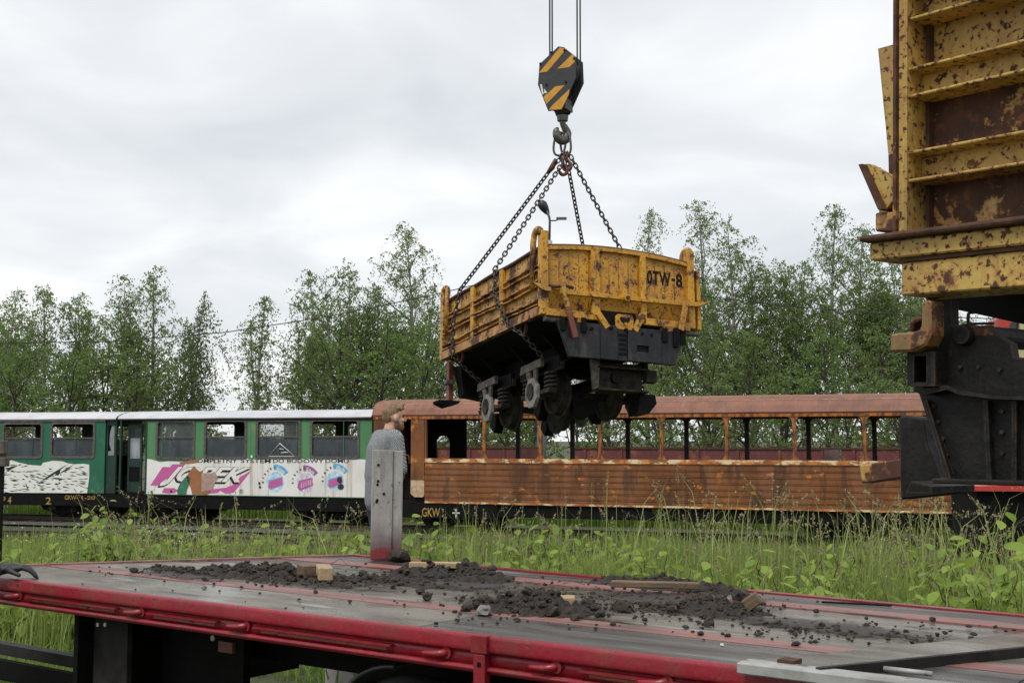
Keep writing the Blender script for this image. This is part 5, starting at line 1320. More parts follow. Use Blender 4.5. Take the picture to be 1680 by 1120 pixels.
for P_ in ([(188, 440), (320, 298), (362, 312), (240, 440)], [(305, 430), (398, 350), (412, 366), (413, 402), (378, 430)], [(222, 612), (215, 598), (292, 540), (350, 540), (235, 645)], [(250, 684), (268, 660), (380, 568), (376, 600), (330, 688)]):
    flx(P_, -.163, -.1605, 'stripe', 'block_yellow', pl1)
for a, b in ((268, 322), (350, 318), (198, 383), (410, 380), (236, 523), (358, 520)):
    x_, z_ = c7(a, b); MB().lathe([(-.012, .016), (0, .016)], 'y', (x_ * kx * .97, -.163, z_), 8).build('bolt', M['paint_black'], pl1)
for P_ in ([(195, 515), (205, 515), (218, 580), (208, 580)], [(220, 545), (240, 575), (222, 575)]):
    flx(P_, -.1625, -.1605, 'cutout', 'print_white', pl1)
for y in (-.07, .07):
    MB().lathe([(-.035, .24), (-.02, .20), (.02, .20), (.035, .24)], 'y', (c7(300, 430)[0], y, c7(300, 430)[1]), 28).build('sheave', M['block_black'], hb)
MB().lathe([(-.15, .05), (.15, .05)], 'y', (c7(300, 430)[0], 0, c7(300, 430)[1]), 14).build('sheave_axle', M['hook_steel'], hb)
MB().box(-.12, .10, -.144, .144, c7(300, 680)[1], c7(300, 610)[1]).build('crosshead', M['block_black'], hb)
# hook, opening seen three-quarter
hk = [(0, 0, -.02), (0, 0, -.14), (.0, .05, -.22), (.0, .10, -.32), (0, .06, -.43), (0, -.04, -.46), (0, -.12, -.40), (0, -.13, -.30), (0, -.10, -.24)]
def smooth_path(P_, n=4):
    P_ = [Vector(p) for p in P_]; out = []
    for i in range(len(P_) - 1):
        p0, p1, p2, p3 = P_[max(i - 1, 0)], P_[i], P_[i + 1], P_[min(i + 2, len(P_) - 1)]
        for k in range(n):
            t_ = k / n; out.append(.5 * ((2 * p1) + (-p0 + p2) * t_ + (2 * p0 - 5 * p1 + 4 * p2 - p3) * t_ ** 2 + (-p0 + 3 * p1 - 3 * p2 + p3) * t_ ** 3))
    out.append(P_[-1]); return out
hs = smooth_path(hk); nH = len(hs)
rr_ = [(.048 if i < 5 else .05 + .024 * math.sin(math.pi * min(1, (i - 5) / (nH - 8)))) * (1 if i < nH - 4 else .4 + .6 * (nH - 1 - i) / 4) for i in range(nH)]
ho = MB().tube([(p.y * .45 + .0, p.y * .7, p.z * .78) for p in hs], [q_ * .9 for q_ in rr_], 10).build('hook', M['hook_steel'], hb)
MB().lathe([(-.10, .075), (-.02, .085)], 'z', (0, 0, .02), 14).build('hook_nut', M['hook_steel'], hb)
hookp = hb.matrix_basis @ Vector((0, -.02, -.31))
# four ropes up to the jib
for px, dy in ((902, -.07), (906, .07), (947, -.07), (952, .07)):
    a = hp3(px, 90, dy); b_ = a + Vector((.02 * (1 if px > 925 else 1), 0, 26))
    bt = hp3(px + .0, -10, dy); d_ = (bt - a).normalized(); d_.x *= .25
    o = MB().tube([a - Vector((0, 0, .15)), a, a + d_ * 26], .013, 6).build('crane_rope', M['cable'])
    tag(o, {902: 'leftmost steel rope above the hook block', 906: 'second steel rope from the left above the hook block', 947: 'third steel rope from the left above the hook block', 952: 'rightmost steel rope above the hook block'}[px], 'rope', 'steel ropes of the crane hook')
# oval master rings
def oval(c, w, h, r, rotz, tilt, nm, m_, par=None):
    P_ = [Vector((w / 2 * math.cos(t_), 0, h / 2 * math.sin(t_) if abs(math.sin(t_)) < 2 else 0)) for t_ in np.linspace(0, 2 * math.pi, 25)[:-1]]
    P_ = [Vector((w / 2 * math.copysign(abs(math.cos(t_)) ** .7, math.cos(t_)), 0, h / 2 * math.copysign(abs(math.sin(t_)) ** .8, math.sin(t_)))) for t_ in np.linspace(0, 2 * math.pi, 29)[:-1]]
    E_ = Euler((tilt[0], tilt[1], rotz)).to_matrix()
    return MB().tube([Vector(c) + E_ @ p for p in P_], r, 8, closed=True).build(nm, m_, par)
r1 = hookp + Vector((-.035, 0, -.105)); r2 = hookp + Vector((.05, .03, -.09))
lifting = [(r1, R(15), .16), (r2, R(-35), -.12)]
rings = []
for k, (c_, rz, ti) in enumerate(lifting):
    o = oval(c_, .17, .34, .017, rz, (0, ti), 'master_ring', M['hook_steel']); tag(o, ['larger steel master ring hanging left on the crane hook', 'steel master ring hanging right on the crane hook'][k], 'lifting ring'); rings.append(o)
b1_ = r1 + Vector((.03, -.02, -.155)); b2_ = r2 + Vector((-.0, -.02, -.14))

# chain link mesh shared by every link
def link_template():
    P_ = [(0, .026 * math.cos(t_), .030 * math.copysign(1, math.sin(t_)) * (abs(math.sin(t_)) > .05) * .55 + .026 * math.sin(t_)) for t_ in np.linspace(0, 2 * math.pi, 15)[:-1]]
    return MB().tube(P_, .0105, 6, closed=True).mesh('link')
LK = link_template(); LK.materials.append(M['chain'])
def chain(label, pts, sag=0.0):
    """links from point to point; pitch 64 mm"""
    P_ = [Vector(p) for p in pts]; path = []
    for i in range(len(P_) - 1):
        n = 12
        for k in range(n):
            t_ = k / n; p = P_[i].lerp(P_[i + 1], t_); path.append(p - Vector((0, 0, sag * 4 * t_ * (1 - t_) * (1 if i == 0 else .3))))
    path.append(P_[-1])
    o = empty('sling_chain', path[0]); tag(o, label, 'chain', 'lifting chains of the crane hook')
    acc = 0; nxt = .032; k = 0
    for i in range(len(path) - 1):
        a, b = path[i], path[i + 1]; l = (b - a).length
        while acc + l >= nxt:
            c_ = a.lerp(b, (nxt - acc) / l); d_ = (b - a).normalized()
            q_ = d_.to_track_quat('Z', 'X').to_matrix() @ Matrix.Rotation(math.pi / 2 * (k % 2) + .4, 3, 'Z')
            lk = bpy.data.objects.new('link', LK); col.objects.link(lk); lk.parent = o
            lk.location = c_ - path[0]; lk.rotation_euler = q_.to_euler(); k += 1; nxt += .066
        acc += l
    return o
W_ = lambda x, y, z: HM @ Vector((x, y, z))
g1_ = b1_ + Vector((-.09, 0, -.12)); g2_ = b1_ + Vector((-.0, -.05, -.14))
chain('chain from hook to the far left corner of the hanging wagon', [b1_ + Vector((-.01, 0, 0)), g1_, W_(-1.10, 2.70, .90), W_(-1.17, 2.78, .45), W_(-1.15, 2.86, -.05), W_(-1.03, 2.86, -.15), W_(-.78, 2.75, -.40)], .03)
chain('chain from hook to the near left corner of the hanging wagon', [b1_ + Vector((.01, 0, 0)), g2_, W_(-1.10, 1.42, .90), W_(-1.18, 1.25, .50), W_(-1.16, .85, .02), W_(-1.04, .62, -.15), W_(-.76, .62, -.43)], .03)
chain('chain from hook to the far right side of the hanging wagon', [b2_, b2_ + Vector((.02, .05, -.1)), W_(1.02, 2.55, .80)], .02)
chain('chain from hook to the near right side of the hanging wagon', [b2_ + Vector((.02, 0, 0)), b2_ + Vector((.08, 0, -.07)), W_(1.02, 1.15, .80)], .02)
def grab(p, lab):
    o = empty('grab_hook', p); tag(o, lab, 'hook', 'grab hooks of the lifting chains')
    MB().tube(smooth_path([(0, 0, .12), (0, 0, .04), (.05, 0, -.03), (.04, 0, -.10), (-.02, 0, -.12), (-.06, 0, -.07), (-.05, 0, -.03)], 3), [.018] * 6 + [.026] * 9 + [.016] * 4, 8).build('hook_body', M['hook_rust'], o)
    MB().tube([(-.03, 0, .10), (.03, 0, .10), (.0, 0, .16)], .014, 6, closed=True).build('eye', M['hook_rust'], o)
grab(b1_ + Vector((.02, -.04, -.18)), 'rusty grab hook hanging between the two middle chains')
grab(b2_ + Vector((.02, -.04, -.14)), 'rusty grab hook hanging beside the rightmost chain')
gs = empty('chain_shortener', g1_); tag(gs, 'rusty chain shortener at the top of the left chains', 'shortener')
dd = (W_(-1.1, 2.7, .9) - g1_).normalized()
MB().tube([Vector((0, 0, .06)), dd * .08, dd * .17], [.02, .045, .03], 8).build('shortener_body', M['hook_rust'], gs)

# ------------------------------------------------------------------ the near yellow wagon at the right, loaded on a second trailer
c0 = at(1470, 485, 3.0)
nw = empty('tipper_wagon', c0, (0, R(1.9), R(-54.4))); tag(nw, 'rusty yellow wagon close by, cut off by the right edge of the photo', 'wagon')
def N(px, py, v=0.0): return on_plane(nw, px, py, v)
c3n = lambda a, b: (1380 + a / 2.604, b / 2.604)
c4n = lambda a, b: (1380 + a / 2.333, 400 + b / 2.333)
ZT = 1.42; LN = 3.4
zl = N(1480, 381)[1]
bevel(MB().box(-.004, .005, -.012, .13, zl - .01, ZT).build('post_flange', M['rust_panel'], nw), .003)
bevel(MB().box(.0055, .030, -.002, .13, zl - .005, ZT).build('post_web', M['yellow_near'], nw), .004)
xw = N(1531, 200, .09)[0]
MB().box(.030, xw, .075, .10, zl - .005, ZT).build('post_plate', M['yellow_near'], nw)
MB().box(xw - .006, xw + .004, .068, .10, zl - .005, ZT).build('post_seam', M['rust_bar'], nw)
zs_ = [N(1483, y)[1] for y in (115, 160, 252, 298)]
rows = [(zl, zs_[3], 'rust_panel'), (zs_[2], zs_[1], 'rust_panel'), (zs_[0], zs_[0] + .40, 'yellow_near')]
for a, b, mt in rows: MB().box(xw + .004, LN, .088, .105, a, b).build('side_sheet', M[mt], nw)
MB().box(xw + .004, LN, .084, .105, zs_[0] + .17 + .01, ZT).build('side_sheet', M['yellow_near'], nw) if False else None
def channel(zt, zb_, x0=.031):
    r_ = random.Random(int(zt * 1000)); 
    for z, nm in ((zt, 'flange'), (zb_, 'flange')):
        vs = []; fs = []; n = 16
        for i in range(n + 1):
            x = x0 + (LN - x0) * i / n; dz = r_.uniform(-.0015, .0015)
            vs += [(x, .005, z + dz - .004), (x, .005, z + dz + .004), (x, .09, z + dz + .004), (x, .09, z + dz - .004)]
        for i in range(n):
            for q_ in range(4): fs.append((i * 4 + q_, i * 4 + (q_ + 1) % 4, i * 4 + 4 + (q_ + 1) % 4, i * 4 + 4 + q_))
        fs += [(0, 1, 2, 3), tuple(n * 4 + i for i in (3, 2, 1, 0))]
        bevel(MB().add(vs, fs).build(nm, M['yellow_near'], nw), .0025)
    MB().box(x0, LN, .060, .070, zb_ + .004, zt - .004).build('channel_web', M['yellow_near'], nw)
channel(zs_[0], zs_[1]); channel(zs_[2], zs_[3])
zt3 = N(1535, 18)[1]; channel(zt3 + .07, zt3)
# ledge and lower beams
x0l, zl0 = N(1412, 385, -.06)
bevel(MB().box(x0l, LN, -.07, .13, zl - .024, zl - .008).build('ledge', M['rust_bar'], nw), .007, 2)
xa, za = N(1428, 428, -.04); xb_, zb1 = N(1478, 432, -.03)
bevel(MB().box(xa, LN, -.045, .13, za, zl - .025).build('ledge_beam', M['yellow_near'], nw), .004)
MB().box(xb_, LN, -.035, .12, za - .010, za - .001).build('rust_strip', M['rust_bar'], nw)
zbb = N(1478, 485, -.03)[1]
bevel(MB().box(xb_, LN, -.03, .12, zbb, za - .011).build('lower_beam', M['yellow_near'], nw), .004)
# end plates sticking out past the post
P_ = [N(*c3n(*p), .10) for p in ((168, 212), (236, 193), (240, 660), (212, 660))]
MB().prism(P_, .09, .11).build('end_plate', M['yellow_near'], nw)
P_ = [N(*c3n(*p), .10) for p in ((212, 662), (240, 662), (240, 750), (214, 745))]; MB().prism(P_, .09, .11).build('end_plate', M['rust_bar'], nw)
P_ = [N(*c3n(*p), .02) for p in ((88, 703), (118, 700), (242, 768), (240, 830), (195, 890), (172, 895))]
MB().prism(P_, .02, .045).build('gusset', M['yellow_near'], nw)
P_ = [N(*c3n(*p), .01) for p in ((84, 705), (100, 702), (188, 893), (168, 898))]; MB().prism(P_, .0, .075).build('gusset_edge', M['rust_bar'], nw)
P_ = [N(*c3n(*p), .0) for p in ((108, 845), (240, 828), (240, 905), (108, 908))]; bevel(MB().prism(P_, .046, .14).build('gusset_block', M['yellow_near'], nw), .004)
P_ = [N(*c3n(*p), .0) for p in ((122, 905), (246, 900), (246, 990), (122, 985))]; bevel(MB().prism(P_, .02, .12).build('gusset_block', M['rust_panel'], nw), .004)
# body beyond: tub bottom, far wall, ends
P_ = [N(1556, 488, .35), N(1700, 470, .35), N(1700, 534, .35), N(1556, 503, .35)]
MB().prism(P_, .30, .36).build('tub_bottom', M['chassis'], nw)
MB().prism([(.36, .02), (.36, .05), (2.1, .78), (2.1, .75)], .06, LN, 'yz').build('tub_floor', M['chassis'], nw)
MB().box(.03, LN, 2.1, 2.14, .74, ZT).build('far_side', M['yellow_near'], nw)
for x in (.032, LN - .03): MB().prism([(.13, .06), (.36, .06), (2.1, .79), (2.1, ZT), (.13, ZT)], x, x + .02, 'yz').build('end_sheet', M['yellow_near'], nw)
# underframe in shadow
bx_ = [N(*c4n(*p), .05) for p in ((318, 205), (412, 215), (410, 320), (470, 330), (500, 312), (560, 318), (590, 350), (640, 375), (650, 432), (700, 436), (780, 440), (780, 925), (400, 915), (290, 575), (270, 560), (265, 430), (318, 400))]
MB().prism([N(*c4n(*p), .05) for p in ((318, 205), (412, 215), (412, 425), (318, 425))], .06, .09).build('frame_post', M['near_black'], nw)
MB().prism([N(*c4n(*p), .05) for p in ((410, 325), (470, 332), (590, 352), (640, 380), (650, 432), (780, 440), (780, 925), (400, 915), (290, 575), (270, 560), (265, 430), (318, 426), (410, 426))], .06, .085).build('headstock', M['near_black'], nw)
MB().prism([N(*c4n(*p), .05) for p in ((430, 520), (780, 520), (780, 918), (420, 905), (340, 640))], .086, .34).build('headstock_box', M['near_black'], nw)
for a_, b_ in (((330, 600), (420, 900)), ((560, 600), (575, 905)), ((670, 600), (670, 905))):
    p_, q_ = N(*c4n(*a_), .05), N(*c4n(*b_), .05); MB().bar((p_[0], .05, p_[1]), (q_[0], .05, q_[1]), .018, .012, up=(1, 0, 0)).build('stiffener', M['near_black'], nw)
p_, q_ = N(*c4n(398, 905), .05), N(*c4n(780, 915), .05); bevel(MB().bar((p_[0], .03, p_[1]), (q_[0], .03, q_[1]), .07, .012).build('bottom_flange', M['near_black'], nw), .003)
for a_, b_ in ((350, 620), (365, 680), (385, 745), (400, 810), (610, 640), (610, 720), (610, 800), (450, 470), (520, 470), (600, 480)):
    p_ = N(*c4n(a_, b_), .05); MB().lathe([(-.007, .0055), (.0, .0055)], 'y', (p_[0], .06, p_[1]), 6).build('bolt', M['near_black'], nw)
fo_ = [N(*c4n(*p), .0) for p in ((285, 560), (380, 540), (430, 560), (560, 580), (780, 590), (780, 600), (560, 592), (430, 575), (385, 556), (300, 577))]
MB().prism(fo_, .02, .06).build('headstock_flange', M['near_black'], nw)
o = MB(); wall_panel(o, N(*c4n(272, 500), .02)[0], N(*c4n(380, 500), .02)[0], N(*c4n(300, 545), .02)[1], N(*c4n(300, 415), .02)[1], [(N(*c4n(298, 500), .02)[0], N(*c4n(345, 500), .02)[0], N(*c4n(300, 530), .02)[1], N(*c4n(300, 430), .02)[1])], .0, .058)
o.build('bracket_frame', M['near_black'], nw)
P_ = [N(*c4n(*p), -.02) for p in ((195, 345), (290, 335), (312, 325), (316, 220), (350, 215), (350, 350), (330, 390), (285, 412), (195, 415))]
bevel(MB().prism(P_, -.03, .03).build('hook_lug', M['hook_lug'], nw), .006)
P_ = [N(*c4n(*p), .03) for p in ((258, 335), (256, 300), (275, 280), (316, 278), (316, 292), (285, 295), (272, 312), (272, 335))]
bevel(MB().prism(P_, .031, .09).build('hook_eye', M['hook_lug'], nw), .004)
cxr, czr = N(*c4n(520, 360), .12); MB().lathe([(.04, .022), (.05, .026), (.30, .026)], 'y', (cxr + .01, 0, czr + .004), 20).build('roller', M['near_black'], nw)
p_ = N(*c4n(430, 340), .05); MB().lathe([(0, .016), (.09, .016)], 'x', (p_[0], .07, p_[1]), 12).build('roller_pin', M['hook_lug'], nw)
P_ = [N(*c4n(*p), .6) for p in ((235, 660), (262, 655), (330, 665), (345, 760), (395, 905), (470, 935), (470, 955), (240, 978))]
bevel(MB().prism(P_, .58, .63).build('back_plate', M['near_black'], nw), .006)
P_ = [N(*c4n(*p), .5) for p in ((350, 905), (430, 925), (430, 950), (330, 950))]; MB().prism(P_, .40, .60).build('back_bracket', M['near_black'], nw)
a_, b_ = N(*c4n(90, 882), 1.0), N(*c4n(260, 850), 1.0); bevel(MB().bar((a_[0], 1.0, a_[1]), (b_[0] + .25, 1.0, b_[1] + .04), .05, .065).build('lever', M['rust_panel'], nw), .005)
# wheels and trailer that carry it, beyond the frame
for x in (1.0, 2.5):
    ws = MB()
    for y in (.7, 1.45): ws.lathe([(-.05, .30), (.05, .30), (.05, .36), (.08, .36)], 'y', (x, y, -.82), 24)
    ws.lathe([(.3, .05), (1.85, .05)], 'y', (x, 0, -.82), 10); ws.build('wheelset', M['dirty_iron'], nw)
for y in (.5, 1.6): MB().box(.5, LN, y - .06, y + .06, -.80, -.45).build('frame_sill', M['black_iron'], nw)
zt2 = (nw.matrix_basis @ Vector((1.75, 0, -.82 - .36))).z
t2 = empty('flatbed_trailer', (c0.x, c0.y, 0), (0, 0, R(-54.4))); tag(t2, 'second flatbed trailer carrying the near yellow wagon beyond the right edge', 'trailer')
MB().box(.68, 6, -.1, 2.4, zt2 - .16, zt2 - .035).build('deck', M['deck'], t2)
for y in (.6, 1.6): MB().box(.9, 6, y, y + .12, zt2 - .5, zt2 - .161).build('chassis_beam', M['chassis'], t2)
for y in (.15, 2.1): truck_wheel(2.4, y, t2); truck_wheel(3.7, y, t2)

# ------------------------------------------------------------------ red truck crane behind it
kc = at(1590, 800, 15.0)
kr = empty('truck_crane', (kc.x, kc.y, 0), (0, 0, R(-12))); tag(kr, 'red truck crane glimpsed behind the near yellow wagon', 'crane')
def K(px, py, v=0.0): return on_plane(kr, px, py, v)
zst = K(1600, 797)[1]
MB().box(.02, 7.5, .0, 2.4, zst - .06, zst).build('deck_edge', M['crane_red'], kr)
MB().box(.1, 7.5, .1, 2.3, .75, zst - .061).build('carrier', M['chassis'], kr)
for x in (.9, 2.2, 5.2, 6.5):
    for y in (.2, 2.2): truck_wheel(x, y, kr)
xa, za = K(1633, 556, .2); xb2, zb2 = K(1658, 518, .2)
cab = MB().prism([(xa, zst + .005), (xa + 2.0, zst + .005), (xa + 2.0, zb2 + .1), (xa + .3, zb2 + .1), (xa + .04, zb2)], .2, 1.2).build('cab', M['crane_red'], kr); bevel(cab, .04, 2)
MB().prism(rrect(xb2 - .02, xb2 + .75, za - .35, zb2 - .03, .12), .185, .199).build('cab_window', M['window_dark'], cab)
MB().prism([(xb2 + .02, za - .5), (xb2 + .3, za - .5), (xb2 + .3, za + .2), (xb2 + .1, zb2 + .06)], .05, .15).build('boom_stay', M['crane_cream'], kr)
xr0, zr0 = K(1588, 535, .1); xr1, zr1 = K(1630, 512, .1)
MB().tube(smooth_path([(xr0, .1, zr0 - 1.4), (xr0, .1, zr0), (xr0 + .06, .1, zr1), (xr1, .1, zr1)], 3), .022, 6).build('guard_rail', M['chassis'], kr)
MB().tube([(xr0, .1, zr0 + .03), (xr1, .1, zr0 + .03)], .018, 6).build('guard_rail', M['chassis'], kr)
bm_ = MB().bar((xa + 1.8, 1.7, zst + 1.4), (xa + 3.0, .5, 16), .7, .7, up=(0, 1, 0)).build('boom', M['crane_cream'], kr)

# small grey bracket post at the left edge of the picture
lp0 = at(-4, 800, 17.0)
pz = empty('bracket_post', (lp0.x, 17.0, 0)); tag(pz, 'dark post with grey bracket at the extreme left edge', 'post')
MB().box(-.07, .07, -.05, .05, -.02, at(0, 765, 17).z).build('post', M['black_iron'], pz)
zq = at(0, 765, 17).z
bevel(MB().box(-.10, .14, -.08, .05, zq, at(0, 750, 17).z).build('bracket', M['grey_iron'], pz), .01)
bevel(MB().box(-.10, .11, -.08, .05, at(0, 744, 17).z, at(0, 722, 17).z).build('bracket', M['grey_iron'], pz), .01)
MB().box(-.05, .09, -.06, .04, at(0, 750, 17).z + .004, at(0, 744, 17).z - .004).build('bracket_pin', M['rust_bar'], pz)

# ------------------------------------------------------------------ people
def capsule(mb, p, q, r1, r2, seg=14):
    p, q = Vector(p), Vector(q); d = (q - p)
    if d.length < 1e-5: d = Vector((0, 0, 1e-4)); q = p + d
    dn = d.normalized(); pts = []; rs = []
    for a in (80, 60, 40, 20): pts.append(p - dn * r1 * math.sin(R(a))); rs.append(max(.001, r1 * math.cos(R(a))))
    pts += [p, q]; rs += [r1, r2]
    for a in (20, 40, 60, 80): pts.append(q + dn * r2 * math.sin(R(a))); rs.append(max(.001, r2 * math.cos(R(a))))
    mb.tube(pts, rs, seg)
def ellipsoid(mb, c, r, rot=None, seg=20, rings=12):
    vs = []; fs = []; E_ = Euler(rot or (0, 0, 0)).to_matrix()
    for i in range(rings + 1):
        ph = math.pi * (i + .001) / (rings + .002)
        for k in range(seg):
            t_ = 2 * math.pi * k / seg
            v = E_ @ Vector((r[0] * math.sin(ph) * math.cos(t_), r[1] * math.sin(ph) * math.sin(t_), r[2] * math.cos(ph)))
            vs.append((v.x + c[0], v.y + c[1], v.z + c[2]))
    for i in range(rings):
        for k in range(seg): fs.append((i * seg + k, i * seg + (k + 1) % seg, (i + 1) * seg + (k + 1) % seg, (i + 1) * seg + k))
    fs += [tuple(range(seg))[::-1], tuple(rings * seg + k for k in range(seg))]
    mb.add(vs, fs, True)
def voxel(name, mb, m, parent, size=.012, sm=6):
    """fuse closed pieces into one continuous surface"""
    me = mb.mesh('tmp'); o = bpy.data.objects.new('tmp', me); col.objects.link(o)
    md = o.modifiers.new('r', 'REMESH'); md.mode = 'VOXEL'; md.voxel_size = size; md.use_smooth_shade = True
    s2 = o.modifiers.new('s', 'SMOOTH'); s2.factor = .5; s2.iterations = sm
    dg = bpy.context.evaluated_depsgraph_get(); out = bpy.data.meshes.new_from_object(o.evaluated_get(dg))
    bpy.data.objects.remove(o); out.materials.clear()
    for p_ in out.polygons: p_.use_smooth = True
    return link_mesh(name, out, m, parent)

def hand_shape(mb, wrist, d, palm_n, curl=.5, s=1.0, side=1):
    """palm, four fingers and a thumb; d points along the hand, palm_n out of the palm"""
    w, d, n_ = Vector(wrist), Vector(d).normalized(), Vector(palm_n).normalized(); a_ = d.cross(n_).normalized() * side
    for k in range(4): capsule(mb, w + a_ * (.016 * (k - 1.5)) * s, w + d * .085 * s + a_ * (.0195 * (k - 1.5)) * s, .016 * s, .0125 * s, 8)
    for k, ln in enumerate((.068, .078, .072, .056)):
        p = w + d * .088 * s + a_ * (.0205 * (k - 1.5)) * s; dd_ = d.copy()
        for j, f in enumerate((.45, .32, .23)):
            dd_ = (dd_ * math.cos(curl * (1 + .1 * k)) + n_ * math.sin(curl * (1 + .1 * k))).normalized() if j or True else dd_
            q_ = p + dd_ * ln * f * s; capsule(mb, p, q_, (.0105 - .001 * j) * s, (.0098 - .001 * j) * s, 8)
            p = q_; pn = n_ - dd_ * n_.dot(dd_)
            if pn.length > .05: n2 = pn.normalized()
            dd_ = dd_
    t0 = w + d * .025 * s - a_ * .03 * s; t1 = t0 + (d * .6 - a_ * .75 + n_ * .25).normalized() * .045 * s; t2_ = t1 + (d * .85 - a_ * .25 + n_ * .4).normalized() * .036 * s
    capsule(mb, t0, t1, .0155 * s, .0125 * s, 8); capsule(mb, t1, t2_, .012 * s, .0095 * s, 8)

def figure(name, label, loc, rz, J, skin_m, top_m, leg_m, hair=True, gloves=None, beard=True, hands=(), face=R(0), headtilt=0.0):
    o = empty(name, loc, (0, 0, rz)); tag(o, label, 'person')
    body = MB(); V_ = lambda k: Vector(J[k])
    capsule(body, V_('pelvis'), V_('waist'), .125, .12); capsule(body, V_('waist'), V_('chest'), .12, .13)
    for s in ('r', 'l'):
        capsule(body, V_('chest'), V_('shoulder_' + s), .10, .07); capsule(body, V_('shoulder_' + s), V_('elbow_' + s), .055, .042); capsule(body, V_('elbow_' + s), V_('wrist_' + s), .042, .029)
        capsule(body, V_('pelvis'), V_('hip_' + s), .10, .085); capsule(body, V_('hip_' + s), V_('knee_' + s), .082, .055); capsule(body, V_('knee_' + s), V_('ankle_' + s), .052, .038); capsule(body, V_('ankle_' + s), V_('toe_' + s), .042, .034)
    h = V_('head'); nk = V_('neck')
    capsule(body, nk, h + Vector((0, -.02, -.04)), .058, .054)
    ellipsoid(body, h + Vector((0, -.012, .03)), (.077, .095, .095)); ellipsoid(body, h + Vector((0, .022, -.035)), (.060, .072, .085))
    ellipsoid(body, h + Vector((0, .065, -.09)), (.030, .028, .028))                                     # chin
    capsule(body, h + Vector((0, .095, .018)), h + Vector((0, .116, -.022)), .009, .016, 8)                # nose
    for sx in (-1, 1):
        ellipsoid(body, h + Vector((sx * .079, -.005, -.005)), (.011, .024, .034), (R(-12), 0, R(sx * 18)))   # ears
        ellipsoid(body, h + Vector((sx * .035, .072, -.022)), (.024, .022, .02))                            # cheeks
        capsule(body, h + Vector((sx * .014, .090, .03)), h + Vector((sx * .05, .078, .032)), .010, .010, 8)  # brow
    capsule(body, h + Vector((-.018, .090, -.058)), h + Vector((.018, .090, -.058)), .009, .009, 8)          # mouth
    for hd in hands: hand_shape(body, *hd)
    voxel('body', body, skin_m, o, .009, 4)
    ey = MB()
    for sx in (-1, 1): ellipsoid(ey, h + Vector((sx * .032, .086, .012)), (.011, .008, .008), seg=10, rings=6)
    ey.build('eyes', M['paint_black'], o)
    if hair:
        hr_ = MB(); q_ = random.Random(3)
        ellipsoid(hr_, h + Vector((0, -.020, .046)), (.0785, .091, .085)); ellipsoid(hr_, h + Vector((0, -.046, .008)), (.066, .062, .066))
        for k in range(60):
            a = q_.uniform(-1.2, 1.2); b = q_.uniform(-.5, 1.2)
            p = h + Vector((.07 * math.sin(a), -.02 + .085 * math.sin(b), .05 + .078 * math.cos(a) * math.cos(b * .8)))
            capsule(hr_, p, p + Vector((q_.uniform(-.015, .015), q_.uniform(.0, .03), q_.uniform(.002, .012))), .012, .006, 6)
        for k in range(9): capsule(hr_, h + Vector((-.05 + .0125 * k, .045, .105)), h + Vector((-.05 + .0125 * k, .082 + q_.uniform(-.01, .015), .128 + q_.uniform(-.01, .012))), .014, .007, 6)
        voxel('hair', hr_, M['hair'], o, .008, 2)
    if beard:
        bd = MB(); ellipsoid(bd, h + Vector((0, .045, -.085)), (.060, .058, .045)); ellipsoid(bd, h + Vector((.052, .012, -.06)), (.018, .03, .045)); ellipsoid(bd, h + Vector((-.052, .012, -.06)), (.018, .03, .045))
        voxel('beard', bd, M['beard'], o, .009, 2)
    tp_ = MB()
    hem = V_('pelvis') + Vector((0, 0, -.06))
    capsule(tp_, hem, V_('waist'), .132, .138); capsule(tp_, V_('waist'), V_('chest'), .145, .150)
    capsule(tp_, hem + Vector((.05, 0, 0)), V_('waist') + Vector((.045, 0, 0)), .115, .12); capsule(tp_, hem - Vector((.05, 0, 0)), V_('waist') - Vector((.045, 0, 0)), .115, .12)
    capsule(tp_, V_('waist') + Vector((.05, 0, 0)), V_('shoulder_r') + Vector((-.06, -.02, -.05)), .13, .11); capsule(tp_, V_('waist') - Vector((.05, 0, 0)), V_('shoulder_l') + Vector((.06, -.02, -.05)), .13, .11)
    for s in ('r', 'l'):
        capsule(tp_, V_('chest') + Vector((0, 0, .04)), V_('shoulder_' + s), .12, .088); capsule(tp_, V_('shoulder_' + s) + Vector((.03 if s == 'r' else -.03, .01, -.01)), V_('elbow_' + s) + Vector((.04 if s == 'r' else -.04, 0, 0)), .076, .060)
        e_, w_ = V_('elbow_' + s), V_('wrist_' + s); capsule(tp_, e_, e_.lerp(w_, .86), .066, .048)
        for f in (.62, .78): c_ = V_('shoulder_' + s).lerp(e_, f); ellipsoid(tp_, c_, (.076, .076, .020), seg=14, rings=8)
    capsule(tp_, V_('chest') + Vector((0, .0, .09)), nk + Vector((0, -.005, -.01)), .095, .068)
    voxel('sweater' if top_m is M['knit'] else 'jacket', tp_, top_m, o, .009, 3)
    tr = MB()
    for s in ('r', 'l'):
        capsule(tr, V_('pelvis'), V_('hip_' + s), .125, .105); capsule(tr, V_('hip_' + s), V_('knee_' + s), .10, .075); capsule(tr, V_('knee_' + s), V_('ankle_' + s) + Vector((0, 0, .03)), .072, .062)
    voxel('trousers', tr, leg_m, o, .014, 4)
    bt_ = MB()
    for s in ('r', 'l'): capsule(bt_, V_('ankle_' + s) + Vector((0, -.02, -.01)), V_('toe_' + s) + Vector((0, 0, .008)), .055, .048)
    voxel('boots', bt_, M['boots'], o, .012, 3)
